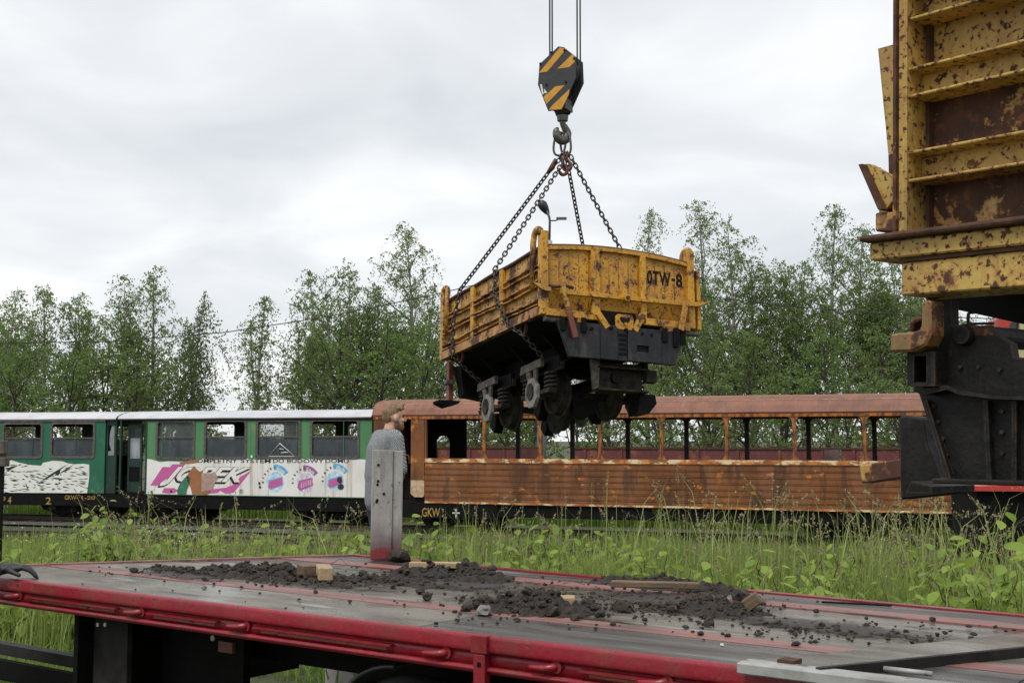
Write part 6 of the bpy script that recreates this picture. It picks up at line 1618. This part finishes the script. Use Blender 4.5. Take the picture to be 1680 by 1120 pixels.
    if gloves:
        gl = MB()
        for hd in gloves:
            hand_shape(gl, *hd); d_ = Vector(hd[1]).normalized(); capsule(gl, Vector(hd[0]) - d_ * .10, Vector(hd[0]), .05, .042)
            ellipsoid(gl, Vector(hd[0]) + d_ * .055, (.072, .062, .040), (0, 0, math.atan2(d_.y, d_.x)) if abs(d_.z) < .6 else None)
        voxel('gloves', gl, M['glove'], o, .005, 2)
    return o
Z_FOOT = .84
J = dict(pelvis=(0, -.05, .98), waist=(0, -.04, 1.14), chest=(0, -.02, 1.36), neck=(0, .045, 1.53), head=(0, .085, 1.665),
         shoulder_r=(.185, .01, 1.475), elbow_r=(.245, .04, 1.20), wrist_r=(.20, -.0, .95), shoulder_l=(-.185, .03, 1.475), elbow_l=(-.24, .0, 1.2), wrist_l=(-.18, .10, .97),
         hip_r=(.09, -.05, .92), knee_r=(.10, .0, .50), ankle_r=(.10, -.03, .09), toe_r=(.12, .12, .05), hip_l=(-.09, -.05, .92), knee_l=(-.10, .02, .50), ankle_l=(-.11, .0, .09), toe_l=(-.13, .15, .05))
mp = at(631, 742, 11.15)
figure('person', 'bearded man in grey knitted sweater standing behind the stake board', (mp.x, 11.15, Z_FOOT), R(-62), J, M['skin'], M['knit'], M['jeans'],
       hands=[((.197, .0, .935), (-.1, .1, -.95), (-1, 0, 0), .35, 1.0, 1), ((-.178, .11, .955), (.1, .35, -.95), (1, 0, 0), .35, 1.0, -1)])
# block the man stands on, hidden behind the deck
pb_ = empty('concrete_block', (mp.x, 11.2, 0), (0, 0, R(-35))); tag(pb_, 'concrete step block under the man behind the trailer', 'block')
bevel(MB().box(-.45, .45, -.30, .55, 0, Z_FOOT - .36).build('lower_slab', M['concrete'], pb_), .02); bevel(MB().box(-.42, .42, -.27, .52, Z_FOOT - .355, Z_FOOT).build('upper_slab', M['concrete'], pb_), .02)
# the second man, of whom only a gloved hand shows on the deck's corner
hd = atz(30, 938, ZD + .05)
pr2 = Vector((hd.x - .66, hd.y - .40, 0)); rz2 = math.atan2(.42, .66) - math.pi / 2
Mi = (Matrix.Translation(pr2) @ Matrix.Rotation(rz2, 4, 'Z')).inverted()
wr = Mi @ Vector((hd.x - .10, hd.y - .02, ZD + .075)); hdir = (Mi.to_3x3() @ Vector((.95, .15, .06)))
J2 = dict(J); J2.update(pelvis=(0, 0, .94), waist=(0, .01, 1.08), chest=(0, .03, 1.30), neck=(0, .06, 1.48), head=(0, .08, 1.61), shoulder_r=(.19, .03, 1.42), shoulder_l=(-.19, .03, 1.42), elbow_r=tuple(Vector((.19, .03, 1.42)).lerp(wr, .5) + Vector((.06, -.05, -.10))), wrist_r=tuple(wr), elbow_l=(-.24, 0, 1.14), wrist_l=(-.2, .12, .92),
          hip_r=(.09, 0, .9), knee_r=(.1, .03, .49), ankle_r=(.1, 0, .09), toe_r=(.12, .15, .05), hip_l=(-.09, 0, .9), knee_l=(-.1, .03, .49), ankle_l=(-.1, 0, .09), toe_l=(-.12, .15, .05))
figure('person', 'person in black glove resting a hand on the deck at the left edge', pr2, rz2, J2, M['skin'], M['dark_cloth'], M['dark_cloth'],
       gloves=[(tuple(wr), tuple(hdir), (0, 0, -1), .40, 1.6, 1), ((-.2, .12, .92), (0, .3, -1), (0, -1, 0), .4, 1.1, -1)], beard=False)

# ------------------------------------------------------------------ soil and timber on the deck
from mathutils import noise as mnoise
def dk(px, py): p = tk.matrix_basis.inverted() @ atz(px, py, ZD); return p.x, p.y
HEAPL = []
def pile(label, cu, cb_, ru, rb, h, seed, rot=0.0, rough=1.0):
    n1_, n2_ = 84, 54; vs = []; idx = {}; fs = []
    cr, sr = math.cos(rot), math.sin(rot)
    for j in range(n2_ + 1):
        for i in range(n1_ + 1):
            a, b = (i / n1_ * 2 - 1), (j / n2_ * 2 - 1)
            u, v = a * ru, b * rb
            env = max(0, 1 - (abs(a) ** 2.0 + abs(b) ** 2.0))
            x, y = cu + u * cr - v * sr, cb_ + u * sr + v * cr
            n_ = mnoise.fractal(Vector((x * 3.8 + seed, y * 3.8, seed)), .95, 2.1, 5) * .55
            c_ = mnoise.noise(Vector((x * 15 + seed * 3, y * 15, 0))) * .26 + mnoise.noise(Vector((x * 34, y * 34, seed))) * .20
            z = .44 * h * (env ** .9 * (.65 + n_ * rough * 1.3) + c_ * rough * min(1, env * 4)) - .008 - (h * .10)
            vs.append((x, y, ZD + .004 + max(z, -.010)))
    F = []
    for j in range(n2_):
        for i in range(n1_):
            k = j * (n1_ + 1) + i; q_ = (k, k + 1, k + n1_ + 2, k + n1_ + 1)
            if max(vs[t_][2] for t_ in q_) > ZD + .003: F.append(q_)
    o = fast_mesh('soil_heap', [tuple(tk.matrix_basis @ Vector(v)) for v in vs], F, M['soil'])
    tag(o, label, 'soil', 'dark soil heaps on the deck')
    q_ = random.Random(seed)
    for k in range(int(260 * ru * rb / .2 * min(1, h / .2)) + 60):
        i, j = min(n1_, max(0, int(n1_ * (.5 + q_.gauss(0, .2))))), min(n2_, max(0, int(n2_ * (.5 + q_.gauss(0, .2)))))
        v = vs[j * (n1_ + 1) + i]
        if v[2] > ZD + .006: HEAPL.append((v[0], v[1], abs(q_.gauss(0, .010)) + .004, v[2] - ZD - .008))
    return o
a = dk(480, 950); pile('dark soil heap at the far left of the deck beside the pale cut block', a[0] - .15, a[1], 1.05, .34, .26, 1.3, R(-4))
a = dk(250, 938); pile('thin spill of soil at the left end of the deck', a[0] + .35, a[1] + .10, .75, .16, .09, 8.3, R(-2))
a = dk(735, 945); pile('dark soil heap near the foot of the stake board', a[0] + .05, a[1], .75, .42, .30, 2.7, R(-8))
a = dk(640, 955); pile('flat soil spill in the middle of the deck left of the centre heap', a[0], a[1], .85, .25, .09, 5.1, R(-3))
a = dk(850, 1000); pile('tall dark soil heap in the centre of the deck', a[0] + .05, a[1] + .02, .52, .30, .34, 3.9, R(-6))
a = dk(1080, 965); pile('soil heap lying over the long timber', a[0], a[1] + .10, .72, .28, .22, 4.4, R(-3))
a = dk(1175, 1003); pile('soil heap right of the long timber beside a stone', a[0] - .02, a[1], .42, .28, .22, 6.2, R(-10))
a = dk(1390, 1038); pile('thin streak of soil running to the right on the deck', a[0] - .05, a[1], .62, .15, .075, 7.7, R(2))
a = dk(1050, 1000); pile('low scattered soil patch between the centre heap and the long timber', a[0], a[1], .5, .18, .085, 9.4, R(-3))
t = NT('soil_film')
sp_n = t.n('ShaderNodeVectorMath', operation='LENGTH'); t.l(t.tc.outputs['Object'], sp_n.inputs[0])
al = t.step(t.math('ADD', t.math('SUBTRACT', .95, sp_n.outputs['Value']), t.math('MULTIPLY', t.math('SUBTRACT', t.noise(2.6, stretch=(2.2, 1, 1), detail=12, rough=.72), .5), 2.2)), .28, .75)
c = t.mix(t.step(t.noise(9, detail=9), .35, .7), (0.050, 0.040, 0.031), (0.020, 0.016, 0.013))
t.done(c, rough=.6, bump=t.noise(30, detail=8), bstr=.8, bdist=.01)
tr_ = t.n('ShaderNodeBsdfTransparent'); ms_ = t.n('ShaderNodeMixShader'); t.l(t.math('MULTIPLY', al, .88), ms_.inputs[0]); t.l(tr_.outputs[0], ms_.inputs[1]); t.l(t.bs.outputs[0], ms_.inputs[2]); t.l(ms_.outputs[0], t.out.inputs[0])
M['soil_film'] = t.m
fm = MB().add([(math.cos(2 * math.pi * k / 28) * 1.15, math.sin(2 * math.pi * k / 28) * 1.15, 0) for k in range(28)], [tuple(range(28))]).mesh('film'); fm.materials.append(M['soil_film'])
for k, (px, py, ru, rb, lab) in enumerate(((500, 953, 1.5, .50, 'left heap'), (745, 957, 1.15, .62, 'stake board heap'), (880, 992, 1.0, .52, 'centre heap'), (1100, 985, 1.15, .62, 'long timber'), (1360, 1030, 1.1, .42, 'right streak'), (300, 945, .9, .30, 'left spill'))):
    a = dk(px, py); o = bpy.data.objects.new('soil_smear', fm); col.objects.link(o); o.scale = (ru, rb, 1); o.location = tk.matrix_basis @ Vector((a[0], a[1], ZD + .0075 + .0006 * k)); o.rotation_euler = (0, 0, BANG - .05)
    tag(o, 'thin smear of wet soil around the %s on the deck' % lab, 'soil', 'soil smears on the deck')
# crumbs (uncountable) and larger clods
def lump(r, seed):
    bm = bmesh.new(); bmesh.ops.create_icosphere(bm, subdivisions=2, radius=1); sx_, sy_ = random.Random(seed).uniform(.75, 1.3), random.Random(seed + 50).uniform(.75, 1.2)
    vs = []
    for v in bm.verts:
        k = r * (1 + .55 * mnoise.noise(v.co * 1.3 + Vector((seed * 3.1, 0, 0))) + .35 * mnoise.noise(v.co * 3.4 + Vector((0, seed * 2.7, 0)))); vs.append((v.co.x * k * sx_, v.co.y * k * sy_, v.co.z * k * .72))
    fs = [tuple(v.index for v in f.verts) for f in bm.faces]; bm.free(); return vs, fs
lumps = [lump(1, k) for k in range(8)]
def lumps_on_deck(name, spots, m_):
    V_ = []; F_ = []
    for spot in spots:
        u, b, r = spot[:3]; dz = spot[3] if len(spot) > 3 else 0
        vs, fs = rnd.choice(lumps); n = len(V_); a_ = rnd.random() * 6.28; c_, s_ = math.cos(a_), math.sin(a_)
        for x, y, z in vs:
            V_.append(tuple(tk.matrix_basis @ Vector((u + (x * c_ - y * s_) * r, b + (x * s_ + y * c_) * r, ZD + .006 + dz + (z + .5) * r))))
        F_ += [tuple(i + n for i in f) for f in fs]
    return fast_mesh(name, V_, F_, m_)
sp = []
for px, py, sx_, sy_, n in ((480, 948, 90, 9, 150), (250, 938, 55, 4, 50), (740, 940, 70, 12, 130), (640, 955, 110, 8, 120), (860, 992, 85, 16, 190), (1080, 975, 100, 14, 150), (1180, 1003, 70, 14, 150), (1390, 1038, 110, 9, 160), (1040, 1000, 90, 12, 120), (900, 970, 400, 30, 160)):
    for k in range(n):
        u, b = dk(px + rnd.gauss(0, sx_), py + rnd.gauss(0, sy_))
        if .05 < b < 2.35 and u > UL + CUT(b) + .05: sp.append((u, b, abs(rnd.gauss(0, .0055)) + .0032))
rt = MB()
for k in range(70):
    px, py = rnd.choice(((480, 945), (540, 955), (870, 985), (1080, 970), (1180, 1000), (1060, 1005), (740, 940), (1150, 985))); u, b = dk(px + rnd.gauss(0, 45), py + rnd.gauss(0, 8)); a_ = rnd.random() * 6.28; l_ = rnd.uniform(.05, .16); z_ = ZD + rnd.uniform(.01, .09)
    rt.tube([tk.matrix_basis @ Vector((u, b, z_)), tk.matrix_basis @ Vector((u + math.cos(a_) * l_ * .5, b + math.sin(a_) * l_ * .5, z_ + rnd.uniform(.0, .05))), tk.matrix_basis @ Vector((u + math.cos(a_ + .5) * l_, b + math.sin(a_ + .5) * l_, z_ - .004))], .0022, 3)
o = rt.build('root_fibres', M['wood_old']); tag(o, 'thin roots and straw sticking out of the soil heaps', 'roots', kind='stuff')
o = lumps_on_deck('soil_crumbs', sp + HEAPL, M['soil']); tag(o, 'fine dark soil crumbs scattered over the deck', 'soil', kind='stuff')
ORD0 = ['first', 'second', 'third', 'fourth', 'fifth', 'sixth', 'seventh', 'eighth', 'ninth', 'tenth', 'eleventh', 'twelfth', 'thirteenth', 'fourteenth', 'fifteenth', 'sixteenth', 'seventeenth', 'eighteenth', 'nineteenth', 'twentieth']
for k, (px, py, r) in enumerate(sorted(((653, 921, .075), (665, 935, .04), (220, 940, .03), (335, 953, .022), (766, 1003, .03), (795, 990, .04), (905, 1012, .05), (965, 998, .045), (975, 1003, .03), (945, 1018, .025), (985, 1013, .028), (790, 950, .04), (690, 975, .03), (700, 985, .04), (1155, 985, .035), (1025, 1004, .045), (1105, 1003, .05), (1217, 985, .05), (1163, 1028, .035), (1530, 1020, .02)))):
    u, b = dk(px, py); vs, fs = lumps[k % 8]
    o = MB().add([(x * r, y * r, z * r) for x, y, z in vs], fs).build('soil_clod', M['soil']); o.location = tk.matrix_basis @ Vector((u, b, ZD + .004 + r * .62)); o.rotation_euler = (0, 0, k)
    tag(o, 'loose dark soil clod on the deck, %s clod from the left' % ORD0[k], 'soil clod', 'loose soil clods on the deck')
for px, py, r, m_, lab in ((795, 1009, .055, 'stone', 'pale grey stone on the near deck strip'), (335, 966, .02, 'stone', 'small dark pebble on the left deck plate'), (1185, 1060, .012, 'white_dot', 'tiny white pebble on the near right deck plate')):
    u, b = dk(px, py); vs, fs = lumps[3]; o = MB().add([(x * r, y * r, z * r * .8) for x, y, z in vs], fs).build('pebble', M[m_]); o.location = tk.matrix_basis @ Vector((u, b, ZD + .004 + r * .5)); tag(o, lab, 'stone')
def timber(label, px, py, L_, w, h, rz, m_, tilt=0.0, lift=0.0):
    u, b = dk(px, py); o = MB().box(-L_ / 2, L_ / 2, -w / 2, w / 2, 0, h).build('timber', M[m_]); bevel(o, .006)
    p = tk.matrix_basis @ Vector((u, b, ZD + .006 + lift)); o.location = p; o.rotation_euler = (0, tilt, BANG + rz); tag(o, label, 'timber'); return o
timber('short pale-ended wooden block in the left soil heap', 532, 955, .28, .10, .09, R(-40), 'wood_cut', lift=.02)
timber('dark wooden block lying behind the pale-ended one', 505, 951, .16, .12, .085, R(-25), 'wood_old', lift=.02)
timber('pale plank in the soil below the stake board', 718, 944, .42, .08, .045, R(30), 'wood_cut', lift=.05)
timber('sawn wooden block right of the centre heap', 917, 1003, .19, .12, .085, R(35), 'wood_cut')
timber('long brown timber in soil on the far side of the deck', 1075, 974, .58, .08, .04, R(24), 'wood_old', lift=.035)
timber('tilted wooden chunk at the right end of the soil', 1240, 1003, .10, .07, .075, R(20), 'wood_old', tilt=R(-35), lift=.02)
timber('thin dark batten on the far right of the deck', 1405, 993, .42, .02, .012, R(12), 'chassis')

# ------------------------------------------------------------------ plants
def gz(x, y): return ground_z(x, y)
def track_near(x, y):
    P_ = [(-22, 31.0), (-9, 27.6), (-1, 24.4), (6, 20.6), (12, 17)]; best = 9
    for (ax_, ay), (bx2, by) in zip(P_, P_[1:]):
        t_ = max(0, min(1, ((x - ax_) * (bx2 - ax_) + (y - ay) * (by - ay)) / ((bx2 - ax_) ** 2 + (by - ay) ** 2)))
        best = min(best, math.hypot(x - ax_ - t_ * (bx2 - ax_), y - ay - t_ * (by - ay)))
    return best
def blades(name, pts, hts, wid, m_, lean=.35):
    n = len(pts); B_ = np.array(pts); h = np.array(hts)[:, None]
    az = nr.uniform(0, 2 * np.pi, n); side = np.stack([np.cos(az), np.sin(az), np.zeros(n)], 1)
    la = nr.uniform(0, 2 * np.pi, n); lv = np.stack([np.cos(la), np.sin(la), np.zeros(n)], 1) * (np.abs(nr.normal(0, lean, n))[:, None]) * h
    w = (wid * nr.uniform(.6, 1.4, n))[:, None]; up = np.array([0, 0, 1.0])
    V_ = np.empty((n, 7, 3))
    V_[:, 0] = B_ - side * w / 2; V_[:, 1] = B_ + side * w / 2
    m1 = B_ + lv * .12 + up * h * .45; V_[:, 2] = m1 - side * w * .46; V_[:, 3] = m1 + side * w * .46
    m2 = B_ + lv * .45 + up * h * .80; V_[:, 4] = m2 - side * w * .3; V_[:, 5] = m2 + side * w * .3
    V_[:, 6] = B_ + lv + up * h * (1 - .18 * np.linalg.norm(lv, axis=1)[:, None] / h)
    k = np.arange(n)[:, None] * 7
    F_ = np.concatenate([k + np.array([[0, 1, 3]]), k + np.array([[0, 3, 2]]), k + np.array([[2, 3, 5]]), k + np.array([[2, 5, 4]]), k + np.array([[4, 5, 6]])])
    return fast_mesh(name, V_.reshape(-1, 3), F_, m_), V_[:, 6]
def scatter(n, f):
    out = []
    while len(out) < n:
        px = rnd.uniform(-90, 1760); Y = 9.0 + 18.5 * rnd.random() ** 1.25
        x = (px - CX) / FPX * Y * 1.005; u, b = deck_uv(x, Y)
        if b < BW(u, 2.47) + .12 and u > UL - .2: continue
        if b < .2 and u < UL: pass
        r_ = f(x, Y, px)
        if r_: out.append((x, Y, gz(x, Y) - .03, r_))
    return out
def clump(x, y, s=.9, k=0): return mnoise.noise(Vector((x * s + 5 * k, y * s, 3.3 + k)))
def tallf(x, Y, px):
    c_ = clump(x, Y); tn = track_near(x, Y); right = smooth(700, 860, px)
    if tn < .42 and rnd.random() < .8: return 0
    if rnd.random() > .28 + 1.3 * c_ + .12 * right: return 0
    h = (.42 + .28 * rnd.random()) * (1 - right) + right * (.22 + .34 * rnd.random()) + .55 * c_
    if rnd.random() < .12: h *= 1.35
    return max(.2, h * (1 - .35 * smooth(18, 25, Y)))
S1 = scatter(36000, tallf)
g_, tips = blades('tall_grass', [(a, b, c_) for a, b, c_, d_ in S1], [d_ for a, b, c_, d_ in S1], .011, M['grass'], .38); tag(g_, 'tall green grass growing between trailer and coaches', 'grass', kind='stuff')
def lowf(x, Y, px):
    tn = track_near(x, Y)
    if tn < .5 and rnd.random() < .75: return 0
    return .10 + .22 * rnd.random() + .1 * clump(x, Y, 1.5, 2)
S2 = scatter(52000, lowf)
g_, _t = blades('meadow_grass', [(a, b, c_) for a, b, c_, d_ in S2], [max(.08, d_) for a, b, c_, d_ in S2], .016, M['grass_low'], .55); tag(g_, 'low green grass and weeds covering the ground', 'grass', kind='stuff')
# grass below the left end of the deck, where one looks under it
S3 = []
for k in range(26000):
    px = rnd.uniform(-60, 330); Y = rnd.uniform(10.8, 20); x = (px - CX) / FPX * Y; u, b = deck_uv(x, Y)
    if b > BW(u, 2.5): S3.append((x, Y, gz(x, Y) - .02, .12 + .25 * rnd.random()))
g_, _t = blades('meadow_grass', [s[:3] for s in S3], [s[3] for s in S3], .017, M['grass_low'], .5); tag(g_, 'green grass seen under the left end of the deck', 'grass', kind='stuff')
# rough grass beyond the coaches, seen beneath them
S5 = []
for k in range(15000):
    px = rnd.uniform(-120, 1750); Y = rnd.uniform(0, 1)
    x = (px - CX) / FPX * 33; yc = 33.6 - .36 * (x + 3) if x > -11 else 36.6
    S5.append((x, yc + 1.0 + Y * 2.0, -.03, rnd.uniform(.45, .95)))
g_, _t = blades('rough_grass', [q_[:3] for q_ in S5], [q_[3] for q_ in S5], .022, M['grass_low'], .4); tag(g_, 'rough tall grass beyond the coaches, seen beneath their frames', 'grass', kind='stuff')
# seed heads on long stalks
def seedf(x, Y, px):
    if track_near(x, Y) < .6: return 0
    right = smooth(780, 980, px) ; p = .10 + .9 * right
    if px < 720: p = .22 * (1 if 150 < px < 560 else .25)
    if rnd.random() > p * (.45 + 1.1 * clump(x, Y, .7, 4)): return 0
    return (.55 + .8 * rnd.random()) if px > 740 else (.75 + .4 * rnd.random())
S4 = scatter(150, seedf)
CL = [(1010, 13.5), (1112, 12.8), (1140, 13.3), (1215, 13), (1228, 13.6), (1300, 12.5), (1395, 13), (1450, 12.5), (1462, 13.2), (1545, 12), (1590, 12.5), (1670, 10.5), (850, 15), (880, 15.5), (800, 15), (765, 14), (250, 16), (280, 15.5), (225, 16.5), (365, 16), (390, 16.5), (420, 15.5), (340, 16), (520, 15.5), (550, 16), (185, 17)]
for cpx, cY in CL:
    for k in range(rnd.randint(35, 80)):
        Y = cY + rnd.gauss(0, .5); x = (cpx - CX) / FPX * cY + rnd.gauss(0, .30)
        S4.append((x, Y, gz(x, Y) - .03, rnd.uniform(.6, 1.5) * rnd.choice((.75, .95, 1.08)) + (.12 if cpx < 700 else 0)))
st_, tips = blades('grass_stalks', [(a, b, c_) for a, b, c_, d_ in S4], [d_ for a, b, c_, d_ in S4], .0125, M['stalk'], .30); tag(st_, 'long thin grass stalks rising above the weeds', 'grass', kind='stuff')
hp_pts = []
for (a, b, c_, d_), t_ in zip(S4, tips):
    base_ = Vector((a, b, c_ + d_ * .8)).lerp(Vector(t_), .35); e_ = Vector(t_)
    if rnd.random() < .55: continue
    for k in range(22):
        f = rnd.random(); p = base_.lerp(e_, f); w = .008 * (1 - f) + .003
        hp_pts.append((p.x + rnd.gauss(0, w), p.y + rnd.gauss(0, w), p.z + rnd.gauss(0, .008)))
o = leaves_mesh('seed_heads', np.array(hp_pts), .022, M['straw'], None, hang=-.6); tag(o, 'pale seed heads on the long grass stalks', 'grass', kind='stuff')
# flowers
fp_ = []
for k in range(520):
    if k < 330: px = rnd.uniform(-60, 260); Y = rnd.uniform(11, 19)
    else: px = rnd.uniform(-60, 420); Y = rnd.uniform(14, 24)
    x = (px - CX) / FPX * Y; u, b = deck_uv(x, Y)
    if b < BW(u, 2.5) + .1: continue
    z = gz(x, Y) + rnd.uniform(.22, .42); c_ = clump(x, Y, .8, 7)
    if c_ < -.05: continue
    for j in range(5): fp_.append((x + rnd.gauss(0, .012), Y + rnd.gauss(0, .012), z + rnd.gauss(0, .006)))
o = leaves_mesh('yellow_flowers', np.array(fp_), .035, M['flower'], None, hang=0); tag(o, 'small yellow meadow flowers at the left', 'flowers', kind='stuff')
fp_ = []
for k in range(110):
    Y = rnd.uniform(24, 29); x = (rnd.uniform(20, 330) - CX) / FPX * Y; z = gz(x, Y) + rnd.uniform(.15, .4)
    for j in range(5): fp_.append((x + rnd.gauss(0, .05), Y + rnd.gauss(0, .05), z + rnd.gauss(0, .02)))
o = leaves_mesh('pale_flowers', np.array(fp_), .03, M['flower_white'], None, hang=0); tag(o, 'pale small flowers before the left coach', 'flowers', kind='stuff')

# broad-leaved knotweed: a stem and single leaves
def leaf_mesh(k):
    q_ = random.Random(k); out = [(0, 0), (.10, .16), (.30, .34), (.46, .36), (.68, .28), (.86, .14), (1.0, 0)]
    vs = []; fs = []
    for x, w in out:
        zc = -.10 * x * x + .02 * math.sin(7 * x + k)
        vs += [(x, -w, zc + .16 * w + q_.uniform(-.01, .01)), (x, 0, zc), (x, w, zc + .16 * w + q_.uniform(-.01, .01))]
    for i in range(len(out) - 1):
        a = i * 3; fs += [(a, a + 1, a + 4, a + 3), (a + 1, a + 2, a + 5, a + 4)]
    m = MB(); m.add(vs, fs, True); me = bpy.data.meshes.new('leaf'); me.from_pydata(m.v, [], m.f); me.polygons.foreach_set('use_smooth', m.sm); me.materials.append(M['leaf_knot']); return me
LF = [leaf_mesh(k) for k in range(4)]
def knotweed(px, ytop, Y, nl=14, stems=2, size=.16, label=None):
    t_ = at(px, ytop, Y); z0_ = gz(t_.x, Y); Hh = max(.35, t_.z - z0_)
    o = empty('knotweed_plant', (t_.x, Y, z0_ - .02)); tag(o, label or 'leafy broad-leaved weed in the green strip behind the deck', 'plant', 'broad-leaved weeds behind the deck')
    r_ = random.Random(int(px * 3 + Y * 10))
    stems += 2
    for s in range(stems):
        az = r_.random() * 6.28; sp_ = .0 if s == 0 else r_.uniform(.10, .34); hh = Hh * (1 if s == 0 else r_.uniform(.62, .98))
        P_ = []; zig = r_.choice((-1, 1))
        for k in range(8):
            f = k / 7; P_.append(Vector((math.cos(az) * sp_ * f * 1.6 + zig * .018 * (-1) ** k, math.sin(az) * sp_ * f * 1.2 + .012 * (-1) ** k, hh * f * (1 - .05 * f))))
        MB().tube(P_, [.011 - .0011 * k for k in range(8)], 5).build('stem', M['stem_knot'], o)
        m_ = 12; size_ = size * 1.06
        for k in range(m_):
            f = .30 + .74 * (k + r_.random() * .5) / m_; f = min(f, 1.0); i = min(int(f * 7), 6); p = P_[i].lerp(P_[i + 1], f * 7 - i)
            a2 = az + k * 2.4 + r_.uniform(-.5, .5); sz = size_ * r_.uniform(.6, 1.15) * (1.0 if f < .85 else .7)
            lf = bpy.data.objects.new('leaf', r_.choice(LF)); col.objects.link(lf); lf.parent = o
            lf.location = p + Vector((math.cos(a2) * .04, math.sin(a2) * .04, .01)); lf.scale = (sz, sz, sz); lf.rotation_euler = Euler((r_.uniform(-.55, .55), r_.uniform(.0, .95), a2))
    return o
KP = [(1640, 822, 9.6, 30, 3, .17, 'tall knotweed with branching stem at the right edge of the green strip'), (1600, 860, 10.4, 20, 2, .16, None), (1690, 850, 10, 22, 3, .17, None), (1560, 905, 10.6, 12, 2, .14, None),
      (1092, 872, 11.4, 20, 2, .16, 'knotweed with pale top leaves behind the long timber'), (1060, 905, 11.6, 12, 2, .14, None), (1130, 905, 11.2, 14, 2, .14, None), (1215, 922, 10.6, 14, 2, .14, None), (1272, 915, 10.4, 20, 3, .15, None), (1310, 918, 10.2, 14, 2, .15, None), (1395, 938, 9.9, 12, 2, .14, None), (1450, 925, 10.2, 12, 2, .13, None), (1370, 880, 12.5, 12, 2, .15, None), (1410, 872, 13, 12, 2, .15, None), (1480, 885, 12, 10, 2, .14, None),
      (905, 850, 14.5, 22, 3, .18, 'dense knotweed clump before the dark underframe of the brown coach'), (940, 848, 15, 20, 3, .18, None), (875, 868, 14, 14, 2, .17, None), (970, 860, 14.5, 14, 2, .16, None), (1010, 880, 13, 10, 2, .14, None), (920, 895, 13, 12, 2, .16, None), (830, 890, 14, 10, 2, .15, None),
      (690, 832, 14.2, 24, 3, .19, 'knotweed with broad bright leaves just right of the stake board'), (720, 845, 14.6, 16, 2, .18, None), (672, 865, 13.2, 12, 2, .17, None), (745, 868, 14, 12, 2, .15, None), (600, 862, 13.2, 14, 2, .17, 'broad-leaved weed just left of the stake board'), (575, 885, 13, 10, 2, .15, None),
      (178, 808, 17, 22, 3, .19, 'tall knotweed before the platforms between the green coaches'), (158, 835, 16.5, 16, 2, .19, None), (205, 850, 17, 12, 2, .17, None), (292, 848, 16, 16, 2, .16, 'knotweed before the pink lettering of the advertisement'), (318, 862, 16, 12, 2, .15, None), (445, 850, 16, 18, 2, .19, None), (478, 842, 16.5, 16, 2, .18, None), (510, 868, 15.5, 14, 2, .16, None), (540, 862, 16, 12, 2, .16, None), (395, 880, 15.5, 10, 2, .14, None), (240, 868, 16.5, 10, 2, .14, None),
      (36, 862, 15.5, 16, 2, .17, 'knotweed at the left edge above the gloved hand'), (70, 890, 14, 12, 2, .15, None), (20, 895, 13.6, 12, 2, .16, None), (105, 893, 14, 12, 2, .14, None), (130, 905, 13.5, 10, 2, .13, None), (1165, 895, 11.5, 14, 2, .16, None), (1245, 890, 11.6, 14, 2, .16, None), (1340, 905, 11, 14, 2, .15, None), (1035, 870, 12.5, 14, 2, .16, None), (1520, 870, 12, 16, 3, .16, None), (1665, 900, 9.4, 18, 3, .16, None), (1625, 930, 9.2, 14, 2, .14, None), (850, 850, 15, 16, 3, .18, None), (790, 870, 14.5, 14, 2, .16, None), (350, 850, 16.5, 16, 3, .18, None), (420, 868, 16, 14, 2, .17, None), (265, 838, 17, 16, 3, .18, None), (215, 832, 17, 16, 3, .18, None), (130, 850, 16.5, 14, 2, .17, None), (90, 865, 16, 14, 2, .16, None), (560, 850, 16, 16, 3, .18, None), (620, 890, 12.6, 10, 2, .15, None), (655, 892, 12.8, 10, 2, .15, None)]
ORD = ['first', 'second', 'third', 'fourth', 'fifth', 'sixth', 'seventh', 'eighth', 'ninth', 'tenth', 'eleventh', 'twelfth', 'thirteenth', 'fourteenth', 'fifteenth', 'sixteenth', 'seventeenth', 'eighteenth', 'nineteenth', 'twentieth']
def zone(px): return 'before the left green coach' if px < 200 else 'before the advertisement coach' if px < 640 else 'before the left half of the brown coach' if px < 1000 else 'before the right half of the brown coach' if px < 1500 else 'below the near yellow wagon'
cnt = {}
for px, yt, Y, nl, ns, sz, lab in sorted(KP):
    z_ = zone(px); cnt[z_] = cnt.get(z_, 0) + 1
    knotweed(px, yt, Y, nl, ns, sz, lab or 'broad-leaved weed %s, %s from the left there' % (z_, ORD[cnt[z_] - 1]))
